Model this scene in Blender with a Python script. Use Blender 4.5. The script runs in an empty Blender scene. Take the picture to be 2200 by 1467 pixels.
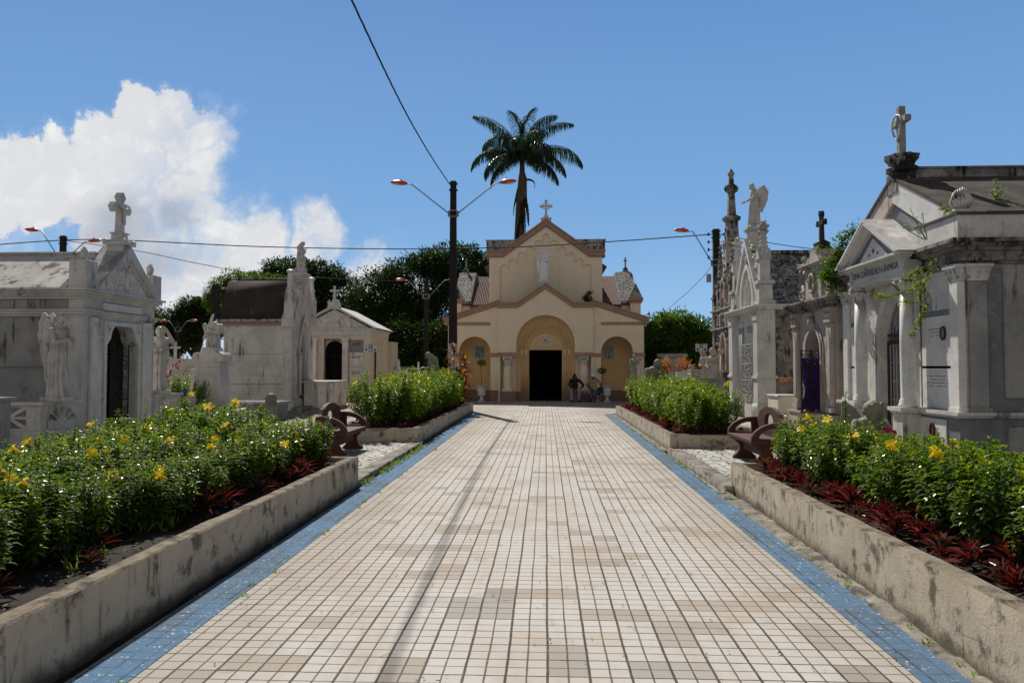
import bpy, math, random
from mathutils import Vector, Matrix, Euler, noise
from mathutils.geometry import tessellate_polygon
R = math.radians
PI = math.pi
rnd = random.Random(7)
SC = bpy.context.scene
COL = SC.collection

# ------------------------------------------------------------- camera, light
FPX = 1605.0
cam_d = bpy.data.cameras.new("Camera")
cam = bpy.data.objects.new("Camera", cam_d)
COL.objects.link(cam)
cam_d.sensor_width = 36.0
cam_d.lens = 36.0 * FPX / 2200.0
cam_d.clip_start = 0.05
cam_d.clip_end = 3000
CAM = Vector((0, 0, 1.6))
cam.location = CAM
cam.rotation_euler = (R(90 + 2.016), 0, R(2.569))
SC.camera = cam
CM = Euler(cam.rotation_euler).to_matrix()

def at(px, py, Y):
    """world point seen at photo pixel (px,py) when it stands Y metres up the path"""
    d = CM @ Vector(((px - 1100) / FPX, (733.5 - py) / FPX, -1))
    return CAM + d * (Y / d.y)
def XX(px, Y, py=790): return at(px, py, Y).x
def ZZ(py, Y, px=1172): return at(px, py, Y).z

SUN_EL, SUN_AZ = 48.0, -20.0      # azimuth from +Y towards +X
sd = bpy.data.lights.new("Sun", 'SUN')
sd.energy = 5.0
sd.angle = R(0.55)
sd.color = (1.0, 0.945, 0.855)
sun = bpy.data.objects.new("Sun", sd)
COL.objects.link(sun)
to_sun = Vector((math.sin(R(SUN_AZ)) * math.cos(R(SUN_EL)), math.cos(R(SUN_AZ)) * math.cos(R(SUN_EL)), math.sin(R(SUN_EL))))
sun.rotation_euler = (-to_sun).to_track_quat('-Z', 'Y').to_euler()
sun.location = (0, 0, 30)
SC.view_settings.view_transform = 'Standard'
SC.view_settings.look = 'None'
SC.view_settings.exposure = 0.12
SC.view_settings.gamma = 1

# ------------------------------------------------------------- node helper
class G:
    def __init__(s, nt): s.nt = nt
    def n(s, t, ins=None, out=0, **kw):
        nd = s.nt.nodes.new('ShaderNode' + t)
        for k, v in kw.items(): setattr(nd, k, v)
        for k, v in (ins or {}).items():
            i = nd.inputs[k]
            if isinstance(v, bpy.types.NodeSocket): s.nt.links.new(v, i)
            else:
                if isinstance(v, tuple) and len(v) == 3 and i.type == 'RGBA': v = v + (1,)
                i.default_value = v
        return nd.outputs[out] if out is not None and len(nd.outputs) else nd
    def m(s, op, a, b=0.0, c=None, clamp=False):
        ins = {0: a, 1: b}
        if c is not None: ins[2] = c
        return s.n('Math', ins, operation=op, use_clamp=clamp)
    def mix(s, f, a, b, bt='MIX'): return s.n('MixRGB', {0: f, 1: a, 2: b}, blend_type=bt)
    def noise(s, vec, sc, det=4.0, ro=.55, dist=0.0, out=0):
        return s.n('TexNoise', {'Vector': vec, 'Scale': sc, 'Detail': det, 'Roughness': ro, 'Distortion': dist}, out=out)
    def ramp(s, f, lo, hi, a=0.0, b=1.0):
        return s.n('MapRange', {0: f, 1: lo, 2: hi, 3: a, 4: b}, interpolation_type='SMOOTHSTEP')
    def vmul(s, v, t): return s.n('VectorMath', {0: v, 1: t}, operation='MULTIPLY')
    def vadd(s, v, t): return s.n('VectorMath', {0: v, 1: t}, operation='ADD')
    def xyz(s, v):
        nd = s.n('SeparateXYZ', {0: v}, out=None)
        return nd.outputs
    def comb(s, x, y, z): return s.n('CombineXYZ', {0: x, 1: y, 2: z})

# ------------------------------------------------------------- world: sky with cumulus
W = bpy.data.worlds.new("World")
SC.world = W
W.use_nodes = True
W.node_tree.nodes.clear()
g = G(W.node_tree)
sky = g.n('TexSky', out=0, sky_type='NISHITA', sun_disc=False, sun_elevation=R(SUN_EL), sun_rotation=R(SUN_AZ),
          altitude=0, air_density=1.0, dust_density=0.6, ozone_density=2.0)
dirv = g.n('TexCoord', out=0)                    # direction
dx, dy, dz = g.xyz(dirv)
sdy = g.m('MAXIMUM', dy, 0.05)
u = g.m('DIVIDE', dx, sdy)
v = g.m('DIVIDE', dz, sdy)
uv = g.comb(u, v, 0.0)
w1 = g.noise(uv, 3.2, 8, .62, out=1)
wv = g.n('VectorMath', {0: w1, 1: (.5, .5, .5)}, operation='SUBTRACT')
uvw = g.vadd(uv, g.vmul(wv, (.19, .17, 0)))
wu, wvv, _ = g.xyz(uvw)
shape = None
def ell(px, py, rx, ry, uu=None, vv=None):
    a = g.m('DIVIDE', g.m('SUBTRACT', uu or wu, (px - 1172) / 1605.0), rx / 1605.0)
    b = g.m('DIVIDE', g.m('SUBTRACT', vv or wvv, (790 - py) / 1605.0), ry / 1605.0)
    d = g.m('SQRT', g.m('ADD', g.m('MULTIPLY', a, a), g.m('MULTIPLY', b, b)))
    return g.m('SUBTRACT', 1.0, d)
for e in [(-20, 370, 150, 110), (110, 370, 190, 130), (210, 320, 150, 110), (262, 215, 58, 62), (330, 260, 90, 90), (400, 310, 110, 120), (330, 430, 260, 150), (470, 480, 90, 110),
          (330, 590, 300, 150), (560, 590, 110, 70), (860, 640, 120, 70), (720, 500, 60, 60), (540, 500, 110, 90), (690, 530, 75, 120), (680, 590, 150, 100), (780, 590, 120, 70), (810, 640, 140, 80), (620, 660, 200, 90), (380, 620, 360, 170), (570, 640, 260, 130), (500, 530, 170, 110)]:
    f = ell(*e)
    shape = f if shape is None else g.m('MAXIMUM', shape, f)
big = g.noise(uv, 5.0, 3, .5)
fine = g.n('TexNoise', {'Vector': uv, 'Scale': 8.0, 'Detail': 14.0, 'Roughness': .62, 'Lacunarity': 2.2}, out=0)
billow = g.n('TexVoronoi', {'Vector': uvw, 'Scale': 20.0, 'Detail': 4.0, 'Roughness': .6, 'Lacunarity': 2.1}, out=0, feature='F1')
shape = g.m('MINIMUM', shape, .5)
dens = g.m('ADD', shape, g.m('ADD', g.m('MULTIPLY', g.m('SUBTRACT', fine, .5), 1.15), g.m('ADD', g.m('MULTIPLY', g.m('SUBTRACT', .42, billow), .22), g.m('MULTIPLY', g.m('SUBTRACT', big, .5), .12))))
soft = g.ramp(g.m('ADD', u, g.m('MULTIPLY', v, -.5)), -.50, -.75)      # harder edge on the sunlit left, ragged on the right
mask = g.m('MAXIMUM', g.m('MULTIPLY', g.ramp(dens, -.06, .10), soft), g.m('POWER', g.ramp(dens, -.20, .42), 1.3))
front = g.ramp(dy, .1, .25)
mask = g.m('MULTIPLY', mask, front)
# thin wisps around
wis = g.noise(g.vmul(uvw, (1.0, 1.7, 1.0)), 4.2, 13, .68)
side = g.m('MULTIPLY', g.ramp(u, -.13, -.28), g.m('MULTIPLY', g.ramp(v, .30, .06), g.ramp(dens, -.9, -.1)))
wmask = g.m('MULTIPLY', g.m('MULTIPLY', g.ramp(wis, .43, .70), side), .9)
# grey bellies: parts of the cloud lying deeper in its own mass
belly = None
for e in [(215, 480, 130, 100), (375, 440, 60, 45), (300, 560, 200, 60), (120, 600, 160, 50), (620, 650, 200, 40)]:
    f = ell(*e)
    belly = f if belly is None else g.m('MAXIMUM', belly, f)
n2 = g.noise(g.vadd(uvw, (.03, .05, 0)), 6.0, 12, .62)
bl = g.ramp(g.m('ADD', belly, g.m('MULTIPLY', g.m('SUBTRACT', n2, .5), 2.6)), -.45, 1.0)
lump = g.ramp(g.m('ADD', g.noise(uvw, 11.0, 10, .65), g.m('MULTIPLY', billow, .25)), .48, .85)
ccol = g.mix(bl, (1.0, 1.0, 1.0), (.50, .53, .60))
ccol = g.mix(g.m('MULTIPLY', lump, .42), ccol, (.56, .59, .66))
cl = g.vmul(ccol, (11.0, 11.0, 11.0))
el = g.m('ADD', dz, g.m('MULTIPLY', g.ramp(dy, .80, .15), .55))  # sky beside and behind the view darkened on purpose to cut side fill
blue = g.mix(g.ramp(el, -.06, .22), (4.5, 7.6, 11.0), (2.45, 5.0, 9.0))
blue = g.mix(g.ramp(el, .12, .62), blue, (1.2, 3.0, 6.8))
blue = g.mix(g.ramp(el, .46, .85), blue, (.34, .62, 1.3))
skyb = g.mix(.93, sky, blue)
# unseen broken cloud added behind the camera as fill for fronts facing it
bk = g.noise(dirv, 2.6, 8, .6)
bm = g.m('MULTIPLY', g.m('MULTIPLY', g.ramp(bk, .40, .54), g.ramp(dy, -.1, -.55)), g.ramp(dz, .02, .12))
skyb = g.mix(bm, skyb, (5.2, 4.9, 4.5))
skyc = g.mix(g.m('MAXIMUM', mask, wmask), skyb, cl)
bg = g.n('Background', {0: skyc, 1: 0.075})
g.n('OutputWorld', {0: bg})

# ------------------------------------------------------------- materials
MATS = {}
def newmat(name):
    m = bpy.data.materials.new(name)
    m.use_nodes = True
    m.node_tree.nodes.clear()
    MATS[name] = m
    return m, G(m.node_tree)
def finish(g, col, rough=.8, bump=None, bs=.3, bd=.01, **kw):
    ins = {'Base Color': col, 'Roughness': rough}
    for k, v in kw.items(): ins[k.replace('_', ' ')] = v
    if bump is not None:
        ins['Normal'] = g.n('Bump', {'Strength': bs, 'Distance': bd, 'Height': bump})
    b = g.n('BsdfPrincipled', ins)
    g.n('OutputMaterial', {0: b})
    return b
def simple(name, col, rough=.6, var=.25, sc=6.0, metal=0.0, spec=.4):
    m, g = newmat(name)
    tc = g.n('TexCoord', out=3)
    n = g.noise(tc, sc, 5)
    c = g.mix(g.m('MULTIPLY', n, var * 1.6), col, tuple(x * .35 for x in col[:3]))
    finish(g, c, rough, n, .25, .004, Metallic=metal, Specular_IOR_Level=spec)
    return m
def weather(name, c1, c2, stain, streak=.5, patch=.4, mould=.0, mcol=(.018, .017, .014), scale=1.0, rough=.75, vein=None, bs=.25, low=0.0, cracks=0.0):
    """plaster / stone / marble with blotches, runs of dirt and black mould that sits on ledges"""
    m, g = newmat(name)
    tc = g.n('TexCoord', out=3)
    tn = g.noise(tc, 1.7 * scale, 6, .6)
    col = g.mix(g.ramp(tn, .35, .68), c1, c2)
    if vein:
        dn = g.noise(g.vadd(tc, g.vmul(g.noise(tc, 1.2, 5, .6, out=1), (1.1, 1.1, 1.1))), 1.6, 7, .55)
        vv = g.m('ABSOLUTE', g.m('SUBTRACT', dn, .5))
        col = g.mix(g.m('MULTIPLY', g.ramp(vv, .03, .0), .28), col, vein)
    st = g.noise(g.vmul(tc, (9 * scale, 9 * scale, .7 * scale)), 1.0, 6, .65)
    sm = g.noise(tc, 1.1 * scale, 4, .5)
    run = g.m('MULTIPLY', g.ramp(st, .52, .76), g.ramp(sm, .40, .62))
    col = g.mix(g.m('MULTIPLY', run, streak), col, stain)
    pn = g.noise(tc, 2.6 * scale, 9, .68)
    col = g.mix(g.m('MULTIPLY', g.ramp(pn, .56 - .05 * (patch > .7), .72 - .09 * (patch > .7)), patch), col, tuple(x * .6 for x in stain))
    nz = g.xyz(g.n('NewGeometry', out=1))[2]
    if mould > 0:
        up = g.m('MULTIPLY', g.ramp(nz, .25, .8), g.ramp(pn, .36, .56))
        blot = g.ramp(g.m('ADD', st, g.m('MULTIPLY', g.m('SUBTRACT', sm, .5), 1.1)), .78 - .24 * mould, .92 - .24 * mould)
        mm = g.m('MULTIPLY', g.m('MAXIMUM', up, blot), mould, clamp=True)
        col = g.mix(mm, col, mcol)
    if low > 0:                                   # splash dirt rising from the ground
        z = g.xyz(tc)[2]
        lm = g.ramp(g.m('ADD', z, g.m('MULTIPLY', g.m('SUBTRACT', pn, .5), .35)), low, 0.0)
        col = g.mix(g.m('MULTIPLY', lm, .8), col, tuple(x * .45 for x in stain))
    h = g.m('ADD', g.noise(tc, 35 * scale, 4, .6), g.m('MULTIPLY', pn, .8))
    if cracks > 0:
        vo = g.n('TexVoronoi', {'Vector': g.vadd(tc, g.vmul(g.noise(tc, 3.0, 5, .6, out=1), (.22, .22, .22))), 'Scale': 1.3}, feature='DISTANCE_TO_EDGE')
        ck = g.m('MULTIPLY', g.ramp(vo, .011, .0), g.m('MULTIPLY', g.ramp(sm, .46, .56), cracks))
        col = g.mix(ck, col, (.03, .026, .02))
        h = g.m('SUBTRACT', h, ck)
    finish(g, col, rough, h, bs, .012, Specular_IOR_Level=.35)
    return m
def leafmat(name, c1, c2, c3, back=None, rough=.32, trans=.35, tcol=None, coat=.0):
    m, g = newmat(name)
    geo = g.n('NewGeometry', out=None)
    rp = geo.outputs['Random Per Island']
    c = g.mix(g.ramp(rp, 0, .6), c1, c2)
    c = g.mix(g.ramp(rp, .8, 1.0), c, c3)
    if back: c = g.mix(geo.outputs['Backfacing'], c, back)
    wr = g.n('TexWhiteNoise', {'W': g.m('MULTIPLY', rp, 913.0)}, out=0, noise_dimensions='1D')
    b = g.n('BsdfPrincipled', {'Base Color': c, 'Roughness': g.ramp(wr, .58, .86, .72, rough * .75), 'Specular IOR Level': .30, 'Coat Weight': coat, 'Coat Roughness': .2})
    t = g.n('BsdfTranslucent', {0: g.mix(1.0, c, tcol or (2.3, 2.6, .9), 'MULTIPLY')})
    mx = g.n('MixShader', {0: trans, 1: b, 2: t})
    g.n('OutputMaterial', {0: mx})
    return m

weather('marble', (.67, .645, .60), (.51, .49, .45), (.13, .105, .08), .75, .4, .6, vein=(.30, .31, .33), scale=.9, rough=.5)
weather('marble_clean', (.78, .755, .71), (.66, .64, .60), (.22, .18, .135), .5, .25, .4, vein=(.36, .37, .39), scale=.7, rough=.42)
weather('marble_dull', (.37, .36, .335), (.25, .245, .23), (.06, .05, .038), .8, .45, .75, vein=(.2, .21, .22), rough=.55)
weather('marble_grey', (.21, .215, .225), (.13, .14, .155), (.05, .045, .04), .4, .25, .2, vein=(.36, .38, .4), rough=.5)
weather('marble_pink', (.50, .43, .37), (.40, .34, .30), (.13, .10, .075), .7, .35, .75, scale=1.1, rough=.7)
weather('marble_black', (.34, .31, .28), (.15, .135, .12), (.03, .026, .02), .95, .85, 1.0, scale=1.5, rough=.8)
weather('roof_marble', (.66, .64, .60), (.52, .50, .46), (.15, .09, .05), .2, .95, .15, scale=1.2, rough=.6)
weather('roof_brown', (.055, .038, .028), (.035, .026, .02), (.32, .31, .29), .35, .1, .0, scale=1.4, rough=.85)
weather('roof_black', (.045, .038, .032), (.10, .08, .065), (.34, .33, .31), .25, .35, .0, scale=1.6, rough=.9)
weather('roof_scaly', (.42, .42, .41), (.30, .30, .30), (.03, .03, .03), .6, 1.0, .9, scale=3.2, rough=.9)
weather('roof_grey', (.50, .51, .50), (.42, .43, .43), (.2, .19, .17), .3, .2, .1, scale=1.2, rough=.7)
weather('plaster_gold_bounce', (.70, .49, .25), (.64, .44, .22), (.30, .2, .12), .3, .1, .1, scale=.8, rough=.85, bs=.2)  # gold tone mixes another paint with bounced ground light put into the colour
weather('plaster', (.81, .685, .51), (.76, .635, .465), (.30, .235, .15), .30, .10, .10, scale=.7, rough=.85, bs=.2)
weather('plaster_pink', (.40, .26, .185), (.35, .225, .16), (.12, .08, .06), .35, .2, .25, scale=1.2, rough=.85)
weather('plaster_white', (.66, .62, .54), (.58, .54, .47), (.25, .20, .15), .35, .15, .2, scale=1.0, rough=.8)
weather('plinth_paint', (.27, .175, .13), (.22, .145, .11), (.09, .06, .05), .4, .3, .1, scale=1.5, rough=.8)
weather('stucco_white', (.62, .62, .60), (.50, .50, .49), (.12, .11, .10), .5, .4, .5, scale=2.0, rough=.8)
weather('parapet', (.40, .39, .37), (.26, .25, .24), (.03, .03, .028), .9, .9, 1.0, scale=1.6, rough=.9)
weather('planter', (.57, .49, .375), (.47, .395, .295), (.085, .066, .04), .95, .75, .0, scale=1.7, rough=.9, bs=.3, low=.12, cracks=.35)
weather('planter_top', (.30, .25, .185), (.22, .18, .13), (.05, .04, .028), .3, .8, .3, scale=3.0, rough=.95, bs=.8)
weather('concrete', (.33, .30, .25), (.24, .215, .18), (.06, .055, .045), .3, .8, .4, scale=2.2, rough=.92, bs=.8)
weather('bench_red', (.088, .032, .023), (.062, .023, .017), (.035, .018, .015), .4, .25, .1, scale=2.5, rough=.75, bs=.35)
weather('statue', (.62, .60, .55), (.47, .45, .41), (.17, .145, .10), .6, .3, .55, mcol=(.07, .065, .055), scale=3.0, rough=.6, bs=.2)
weather('statue_white', (.84, .84, .83), (.76, .76, .75), (.4, .37, .33), .4, .15, .1, mcol=(.07, .065, .055), scale=3.0, rough=.55, bs=.2)
weather('statue_green', (.25, .26, .19), (.18, .19, .14), (.07, .075, .045), .6, .4, .2, mcol=(.03, .03, .02), scale=3.0, rough=.7, bs=.25)
weather('statue_grey', (.33, .34, .31), (.22, .23, .20), (.08, .08, .06), .6, .4, .4, mcol=(.04, .04, .035), scale=3.0, rough=.7)
weather('pole_black', (.022, .020, .018), (.014, .013, .012), (.07, .062, .05), .6, .3, .0, scale=2.0, rough=.9)
weather('pole_white', (.42, .43, .45), (.33, .34, .36), (.10, .10, .10), .7, .5, .0, scale=2.2, rough=.85)
weather('bark', (.11, .085, .06), (.065, .05, .037), (.02, .017, .012), .7, .5, .3, scale=2.0, rough=.95, bs=.8)
weather('annex_wall', (.60, .545, .45), (.55, .50, .41), (.2, .17, .12), .4, .15, .2, scale=.9, rough=.85)
simple('steel', (.33, .34, .36), .45, .3, 8, .6)
simple('lamp_orange', (.62, .085, .018), .35, .2, 5)
simple('lamp_glass', (.62, .62, .58), .2, .1, 5)
simple('cable', (.014, .013, .013), .7, .2)
simple('iron', (.028, .020, .016), .6, .5, 15)
simple('iron_rust', (.10, .035, .018), .8, .6, 12)
simple('iron_white', (.50, .50, .49), .5, .4, 14)
simple('iron_grey', (.34, .35, .37), .5, .4, 14)
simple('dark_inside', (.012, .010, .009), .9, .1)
simple('lettering', (.045, .045, .05), .8, .1)
simple('lettering_soft', (.16, .16, .165), .8, .1)
simple('soil', (.030, .021, .014), .97, .8, 9)
simple('purple_cloth', (.075, .022, .25), .55, .5, 5)
simple('pvc', (.68, .68, .66), .4, .1)
simple('pvc_green', (.015, .14, .085), .4, .2)
simple('label_orange', (.55, .14, .03), .6, .3)
simple('sign_navy', (.018, .024, .040), .45, .2)
simple('sign_white', (.62, .63, .65), .5, .1)
simple('sign_grey', (.22, .23, .26), .5, .1)
simple('photo_red', (.42, .08, .045), .4, .9, 30)
simple('bronze', (.09, .055, .03), .45, .5, 20, .5)
simple('skin', (.11, .055, .035), .5, .1)
simple('shirt_black', (.014, .013, .014), .85, .2)
simple('trousers', (.33, .31, .28), .85, .3, 9)
simple('shoe', (.02, .017, .015), .6, .1)
simple('hair_black', (.008, .007, .006), .6, .1)
simple('hat_white', (.72, .74, .80), .7, .08)
simple('straw', (.36, .22, .11), .9, .5, 30)
simple('wood', (.34, .17, .09), .7, .3, 20)
simple('petal', (.86, .52, .012), .5, .12, 40)
simple('petal_pink', (.60, .02, .14), .5, .5, 30)
simple('petal_white', (.78, .74, .55), .5, .2, 30)
simple('petal_blue', (.18, .30, .62), .5, .3, 30)
simple('stem', (.075, .075, .035), .85, .3)
simple('stem_dark', (.040, .030, .020), .85, .3)
m, g = newmat('pattern_shirt')
tc = g.n('TexCoord', out=3)
vo = g.n('TexVoronoi', {'Vector': tc, 'Scale': 22.0}, out=1)
c = g.mix(g.ramp(g.noise(tc, 12, 3), .48, .52), (.17, .022, .012), (.50, .33, .04))
finish(g, g.mix(.25, c, vo), .85)
m, g = newmat('pattern_skirt')
tc = g.n('TexCoord', out=3)
c = g.mix(g.ramp(g.noise(tc, 11, 3), .50, .54), (.015, .014, .02), (.30, .20, .60))
c = g.mix(g.ramp(g.noise(g.vadd(tc, (3, 3, 3)), 13, 3), .58, .62), c, (.32, .30, .05))
finish(g, c, .85)
leafmat('leaf_shrub', (.020, .054, .002), (.070, .126, .003), (.20, .23, .006), rough=.34, trans=.40, tcol=(3.0, 2.9, .6))
leafmat('leaf_light', (.034, .078, .003), (.092, .150, .004), (.24, .25, .008), rough=.38, trans=.42, tcol=(2.9, 2.8, .6))
leafmat('leaf_tree', (.014, .032, .005), (.027, .054, .007), (.06, .088, .012), rough=.42, trans=.16, tcol=(2.4, 2.7, .8))
leafmat('leaf_tree_light', (.038, .082, .006), (.068, .125, .009), (.12, .17, .016), rough=.42, trans=.28, tcol=(2.2, 2.5, .8))
leafmat('leaf_palm', (.010, .028, .006), (.018, .046, .009), (.10, .115, .03), rough=.33, trans=.22, tcol=(2.2, 2.6, .8), coat=.4)
leafmat('leaf_dead', (.045, .032, .020), (.075, .055, .03), (.03, .022, .015), rough=.8, trans=.1, tcol=(1.5, 1.3, 1))
leafmat('leaf_rhoeo', (.060, .066, .050), (.040, .030, .024), (.15, .16, .13), back=(.060, .005, .008), rough=.4, trans=.32, tcol=(2.6, .2, .22))
leafmat('leaf_rhoeo_green', (.075, .095, .055), (.055, .055, .035), (.16, .17, .13), back=(.055, .008, .012), rough=.4, trans=.3, tcol=(2.0, .7, .4))
leafmat('leaf_cordyline', (.055, .030, .016), (.030, .014, .012), (.32, .19, .015), rough=.28, trans=.42, tcol=(3.6, 1.8, .6), coat=.5)
leafmat('leaf_croton', (.33, .10, .012), (.22, .12, .015), (.40, .16, .02), rough=.4, trans=.4, tcol=(2.2, 1.4, .5))
leafmat('leaf_litter', (.10, .07, .03), (.05, .035, .02), (.33, .25, .06), rough=.8, trans=.1, tcol=(1, 1, 1))
leafmat('leaf_weed', (.07, .13, .02), (.12, .18, .03), (.25, .25, .05), rough=.5, trans=.35)
leafmat('petal_yellow', (.92, .68, .012), (.95, .74, .02), (.92, .58, .010), rough=.5, trans=.4, tcol=(1.1, 1.1, .8))

# tiled path -------------------------------------------------------------
def tile_nodes(g, T=.1095):
    P = g.n('NewGeometry', out=0)
    wob = g.n('VectorMath', {0: g.noise(P, 1.3, 4, .6, out=1), 1: (.5, .5, .5)}, operation='SUBTRACT')
    P2 = g.vadd(P, g.vmul(wob, (.019, .016, 0)))
    x, y, _ = g.xyz(P2)
    x = g.m('ADD', x, 20.0 * T * 10 - .008)
    y = g.m('ADD', y, 20.0 * T * 10)
    ax = g.m('FRACT', g.m('DIVIDE', x, 2 * T)); ay = g.m('FRACT', g.m('DIVIDE', y, 2 * T))
    bx = g.m('FRACT', g.m('DIVIDE', x, T)); by = g.m('FRACT', g.m('DIVIDE', y, T))
    def dd(a, S): return g.m('MULTIPLY', g.m('MINIMUM', a, g.m('SUBTRACT', 1.0, a)), S)
    jn = g.m('MULTIPLY', g.noise(P, 14, 4), .006)
    thick = g.ramp(g.m('SUBTRACT', dd(ax, 2 * T), jn), .0054, .0028)
    thin = g.ramp(g.m('SUBTRACT', dd(bx, T), jn), .0028, .0008)
    hy = g.ramp(g.m('SUBTRACT', dd(ay, 2 * T), jn), .0036, .0010)
    ty = g.ramp(g.m('SUBTRACT', dd(by, T), jn), .0022, .0004)
    joint = g.m('MAXIMUM', g.m('MAXIMUM', thick, g.m('MULTIPLY', thin, .9)), g.m('MAXIMUM', hy, g.m('MULTIPLY', ty, .85)))
    return P, x, y, joint
m, g = newmat('path_tiles')
T = .1095
P, x, y, joint = tile_nodes(g, T)
sx = g.m('FLOOR', g.m('DIVIDE', x, 2 * T)); sy = g.m('FLOOR', g.m('DIVIDE', y, 2 * T))
tx = g.m('FLOOR', g.m('DIVIDE', x, T)); ty = g.m('FLOOR', g.m('DIVIDE', y, T))
sv = g.comb(sx, sy, 0.0)
wn = g.n('TexWhiteNoise', {'Vector': sv}, out=0, noise_dimensions='3D')
wt = g.n('TexWhiteNoise', {'Vector': g.comb(tx, ty, 3.0)}, out=0, noise_dimensions='3D')
blk = g.noise(g.vmul(sv, (.19, .55, 1.0)), 1.0, 2, .5)
blk2 = g.noise(g.vmul(g.vadd(sv, (37.5, 11.5, 0)), (.30, .42, 1.0)), 1.0, 2, .5)
c = g.mix(wn, (.475, .452, .422), (.44, .413, .38))
c = g.mix(g.m('MULTIPLY', g.ramp(wn, .94, .95), .5), c, (.42, .35, .28))
far = g.ramp(g.xyz(P)[1], 6.0, 26.0)
c = g.mix(g.m('MULTIPLY', g.ramp(g.m('ADD', blk, g.m('MULTIPLY', wn, .10)), .655, .662), .70), c, (.29, .24, .19))
c = g.mix(g.m('MULTIPLY', g.ramp(g.m('ADD', blk2, g.m('MULTIPLY', wn, .10)), .685, .692), .70), c, (.24, .22, .195))
c = g.mix(g.m('MULTIPLY', wt, .12), c, (.50, .45, .40))
c = g.mix(g.m('MULTIPLY', g.ramp(g.noise(g.vmul(P, (1.0, .55, 1)), .8, 8, .66), .44, .66), .60), c, (.34, .265, .195))
c = g.mix(g.m('MULTIPLY', g.ramp(g.noise(g.vmul(P, (2.0, .35, 1)), 1.1, 8, .62), .54, .70), .35), c, (.30, .25, .20))
ex = g.m('ABSOLUTE', g.xyz(P)[0])
dk = g.noise(g.vadd(P, (17, 5, 0)), 2.3, 9, .7)
c = g.mix(g.m('MULTIPLY', g.ramp(dk, .53, .68), .35), c, (.27, .22, .17))
c = g.mix(g.m('MULTIPLY', g.ramp(g.noise(P, 11.0, 8, .7), .56, .72), .28), c, (.33, .28, .23))
edge = g.m('MULTIPLY', g.ramp(g.m('ADD', ex, g.m('MULTIPLY', g.noise(P, 1.6, 6), .9)), 1.75, 2.45), .55)
c = g.mix(edge, c, (.29, .25, .20))
spk = g.noise(P, 55, 5, .7)
c = g.mix(g.m('MULTIPLY', g.ramp(spk, .55, .75), .35), c, (.40, .36, .31))
c = g.mix(g.m('MULTIPLY', g.ramp(g.noise(g.vmul(P, (1, 1, 1)), 7.0, 3, .5), .74, .79), .55), c, (.44, .17, .09))
jc = g.mix(g.ramp(g.noise(P, 2.5, 4), .45, .65), (.045, .040, .033), (.085, .072, .056))
c = g.mix(joint, c, jc)
finish(g, c, .82, g.m('SUBTRACT', g.m('MULTIPLY', spk, .15), joint), .55, .004, Specular_IOR_Level=.3)

m, g = newmat('blue_paint')
P, x, y, joint = tile_nodes(g, T)
n1 = g.noise(P, 2.2, 8, .66); n2 = g.noise(P, 30, 4, .7); n3 = g.noise(P, 9, 6, .65)
c = g.mix(n1, (.065, .145, .255), (.105, .195, .30))
c = g.mix(g.m('MULTIPLY', g.ramp(g.noise(P, 1.1, 7, .65), .42, .62), .6), c, (.085, .10, .11))
c = g.mix(g.m('MULTIPLY', g.ramp(n1, .55, .72), .7), c, (.10, .135, .175))
c = g.mix(g.m('MULTIPLY', g.ramp(n2, .60, .64), g.ramp(n3, .45, .52)), c, (.55, .55, .52))
c = g.mix(g.m('MULTIPLY', g.ramp(n3, .66, .70), .8), c, (.055, .06, .055))
c = g.mix(g.m('MULTIPLY', joint, g.ramp(n1, .35, .6)), c, (.035, .05, .075))
finish(g, c, .88, g.m('SUBTRACT', g.m('MULTIPLY', n3, .3), joint), .4, .004, Specular_IOR_Level=.15)

m, g = newmat('stone_paving')
P = g.n('NewGeometry', out=0)
Pw = g.vadd(P, g.vmul(g.noise(P, 3.0, 3, .5, out=1), (.12, .12, 0)))
vd = g.n('TexVoronoi', {'Vector': Pw, 'Scale': 6.0, 'Randomness': .85}, feature='DISTANCE_TO_EDGE')
vc = g.n('TexVoronoi', {'Vector': Pw, 'Scale': 6.0, 'Randomness': .85}, out=1)
c = g.mix(g.xyz(vc)[0], (.50, .49, .45), (.30, .29, .265))
c = g.mix(g.ramp(g.noise(P, 1.2, 6), .5, .7), c, (.2, .18, .14))
jt = g.ramp(vd, .085, .03)
c = g.mix(jt, c, (.035, .03, .022))
finish(g, c, .85, g.m('SUBTRACT', g.m('MULTIPLY', g.noise(P, 20, 4), .3), jt), .8, .012)

m, g = newmat('ground_dirt')
P = g.n('NewGeometry', out=0)
c = g.mix(g.ramp(g.noise(P, .7, 8, .65), .38, .62), (.23, .185, .135), (.13, .115, .075))
c = g.mix(g.m('MULTIPLY', g.ramp(g.noise(P, .25, 5), .5, .65), .7), c, (.055, .085, .025))
finish(g, c, .95, g.noise(P, 14, 6, .7), .6, .02)
m, g = newmat('pavers_pink')
P = g.n('NewGeometry', out=0)
br = g.n('TexBrick', {'Vector': P, 'Color1': (.42, .30, .23, 1), 'Color2': (.34, .24, .185, 1), 'Mortar': (.13, .10, .08, 1), 'Scale': 2.2, 'Mortar Size': .012})
c = g.mix(g.ramp(g.noise(P, .8, 6), .4, .7), br, (.28, .22, .17))
finish(g, c, .9, g.noise(P, 20, 4), .4, .01)
m, g = newmat('fibre_cement')     # corrugated roofing, rust red and grey
tc = g.n('TexCoord', out=3)
n1 = g.noise(g.vmul(tc, (6, 1.2, 1.2)), 1.0, 7, .65)
c = g.mix(g.ramp(n1, .38, .6), (.20, .105, .08), (.15, .125, .11))
c = g.mix(g.m('MULTIPLY', g.ramp(g.noise(tc, 3, 8, .7), .55, .7), .8), c, (.05, .045, .04))
finish(g, c, .9, n1, .3, .01)
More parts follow.
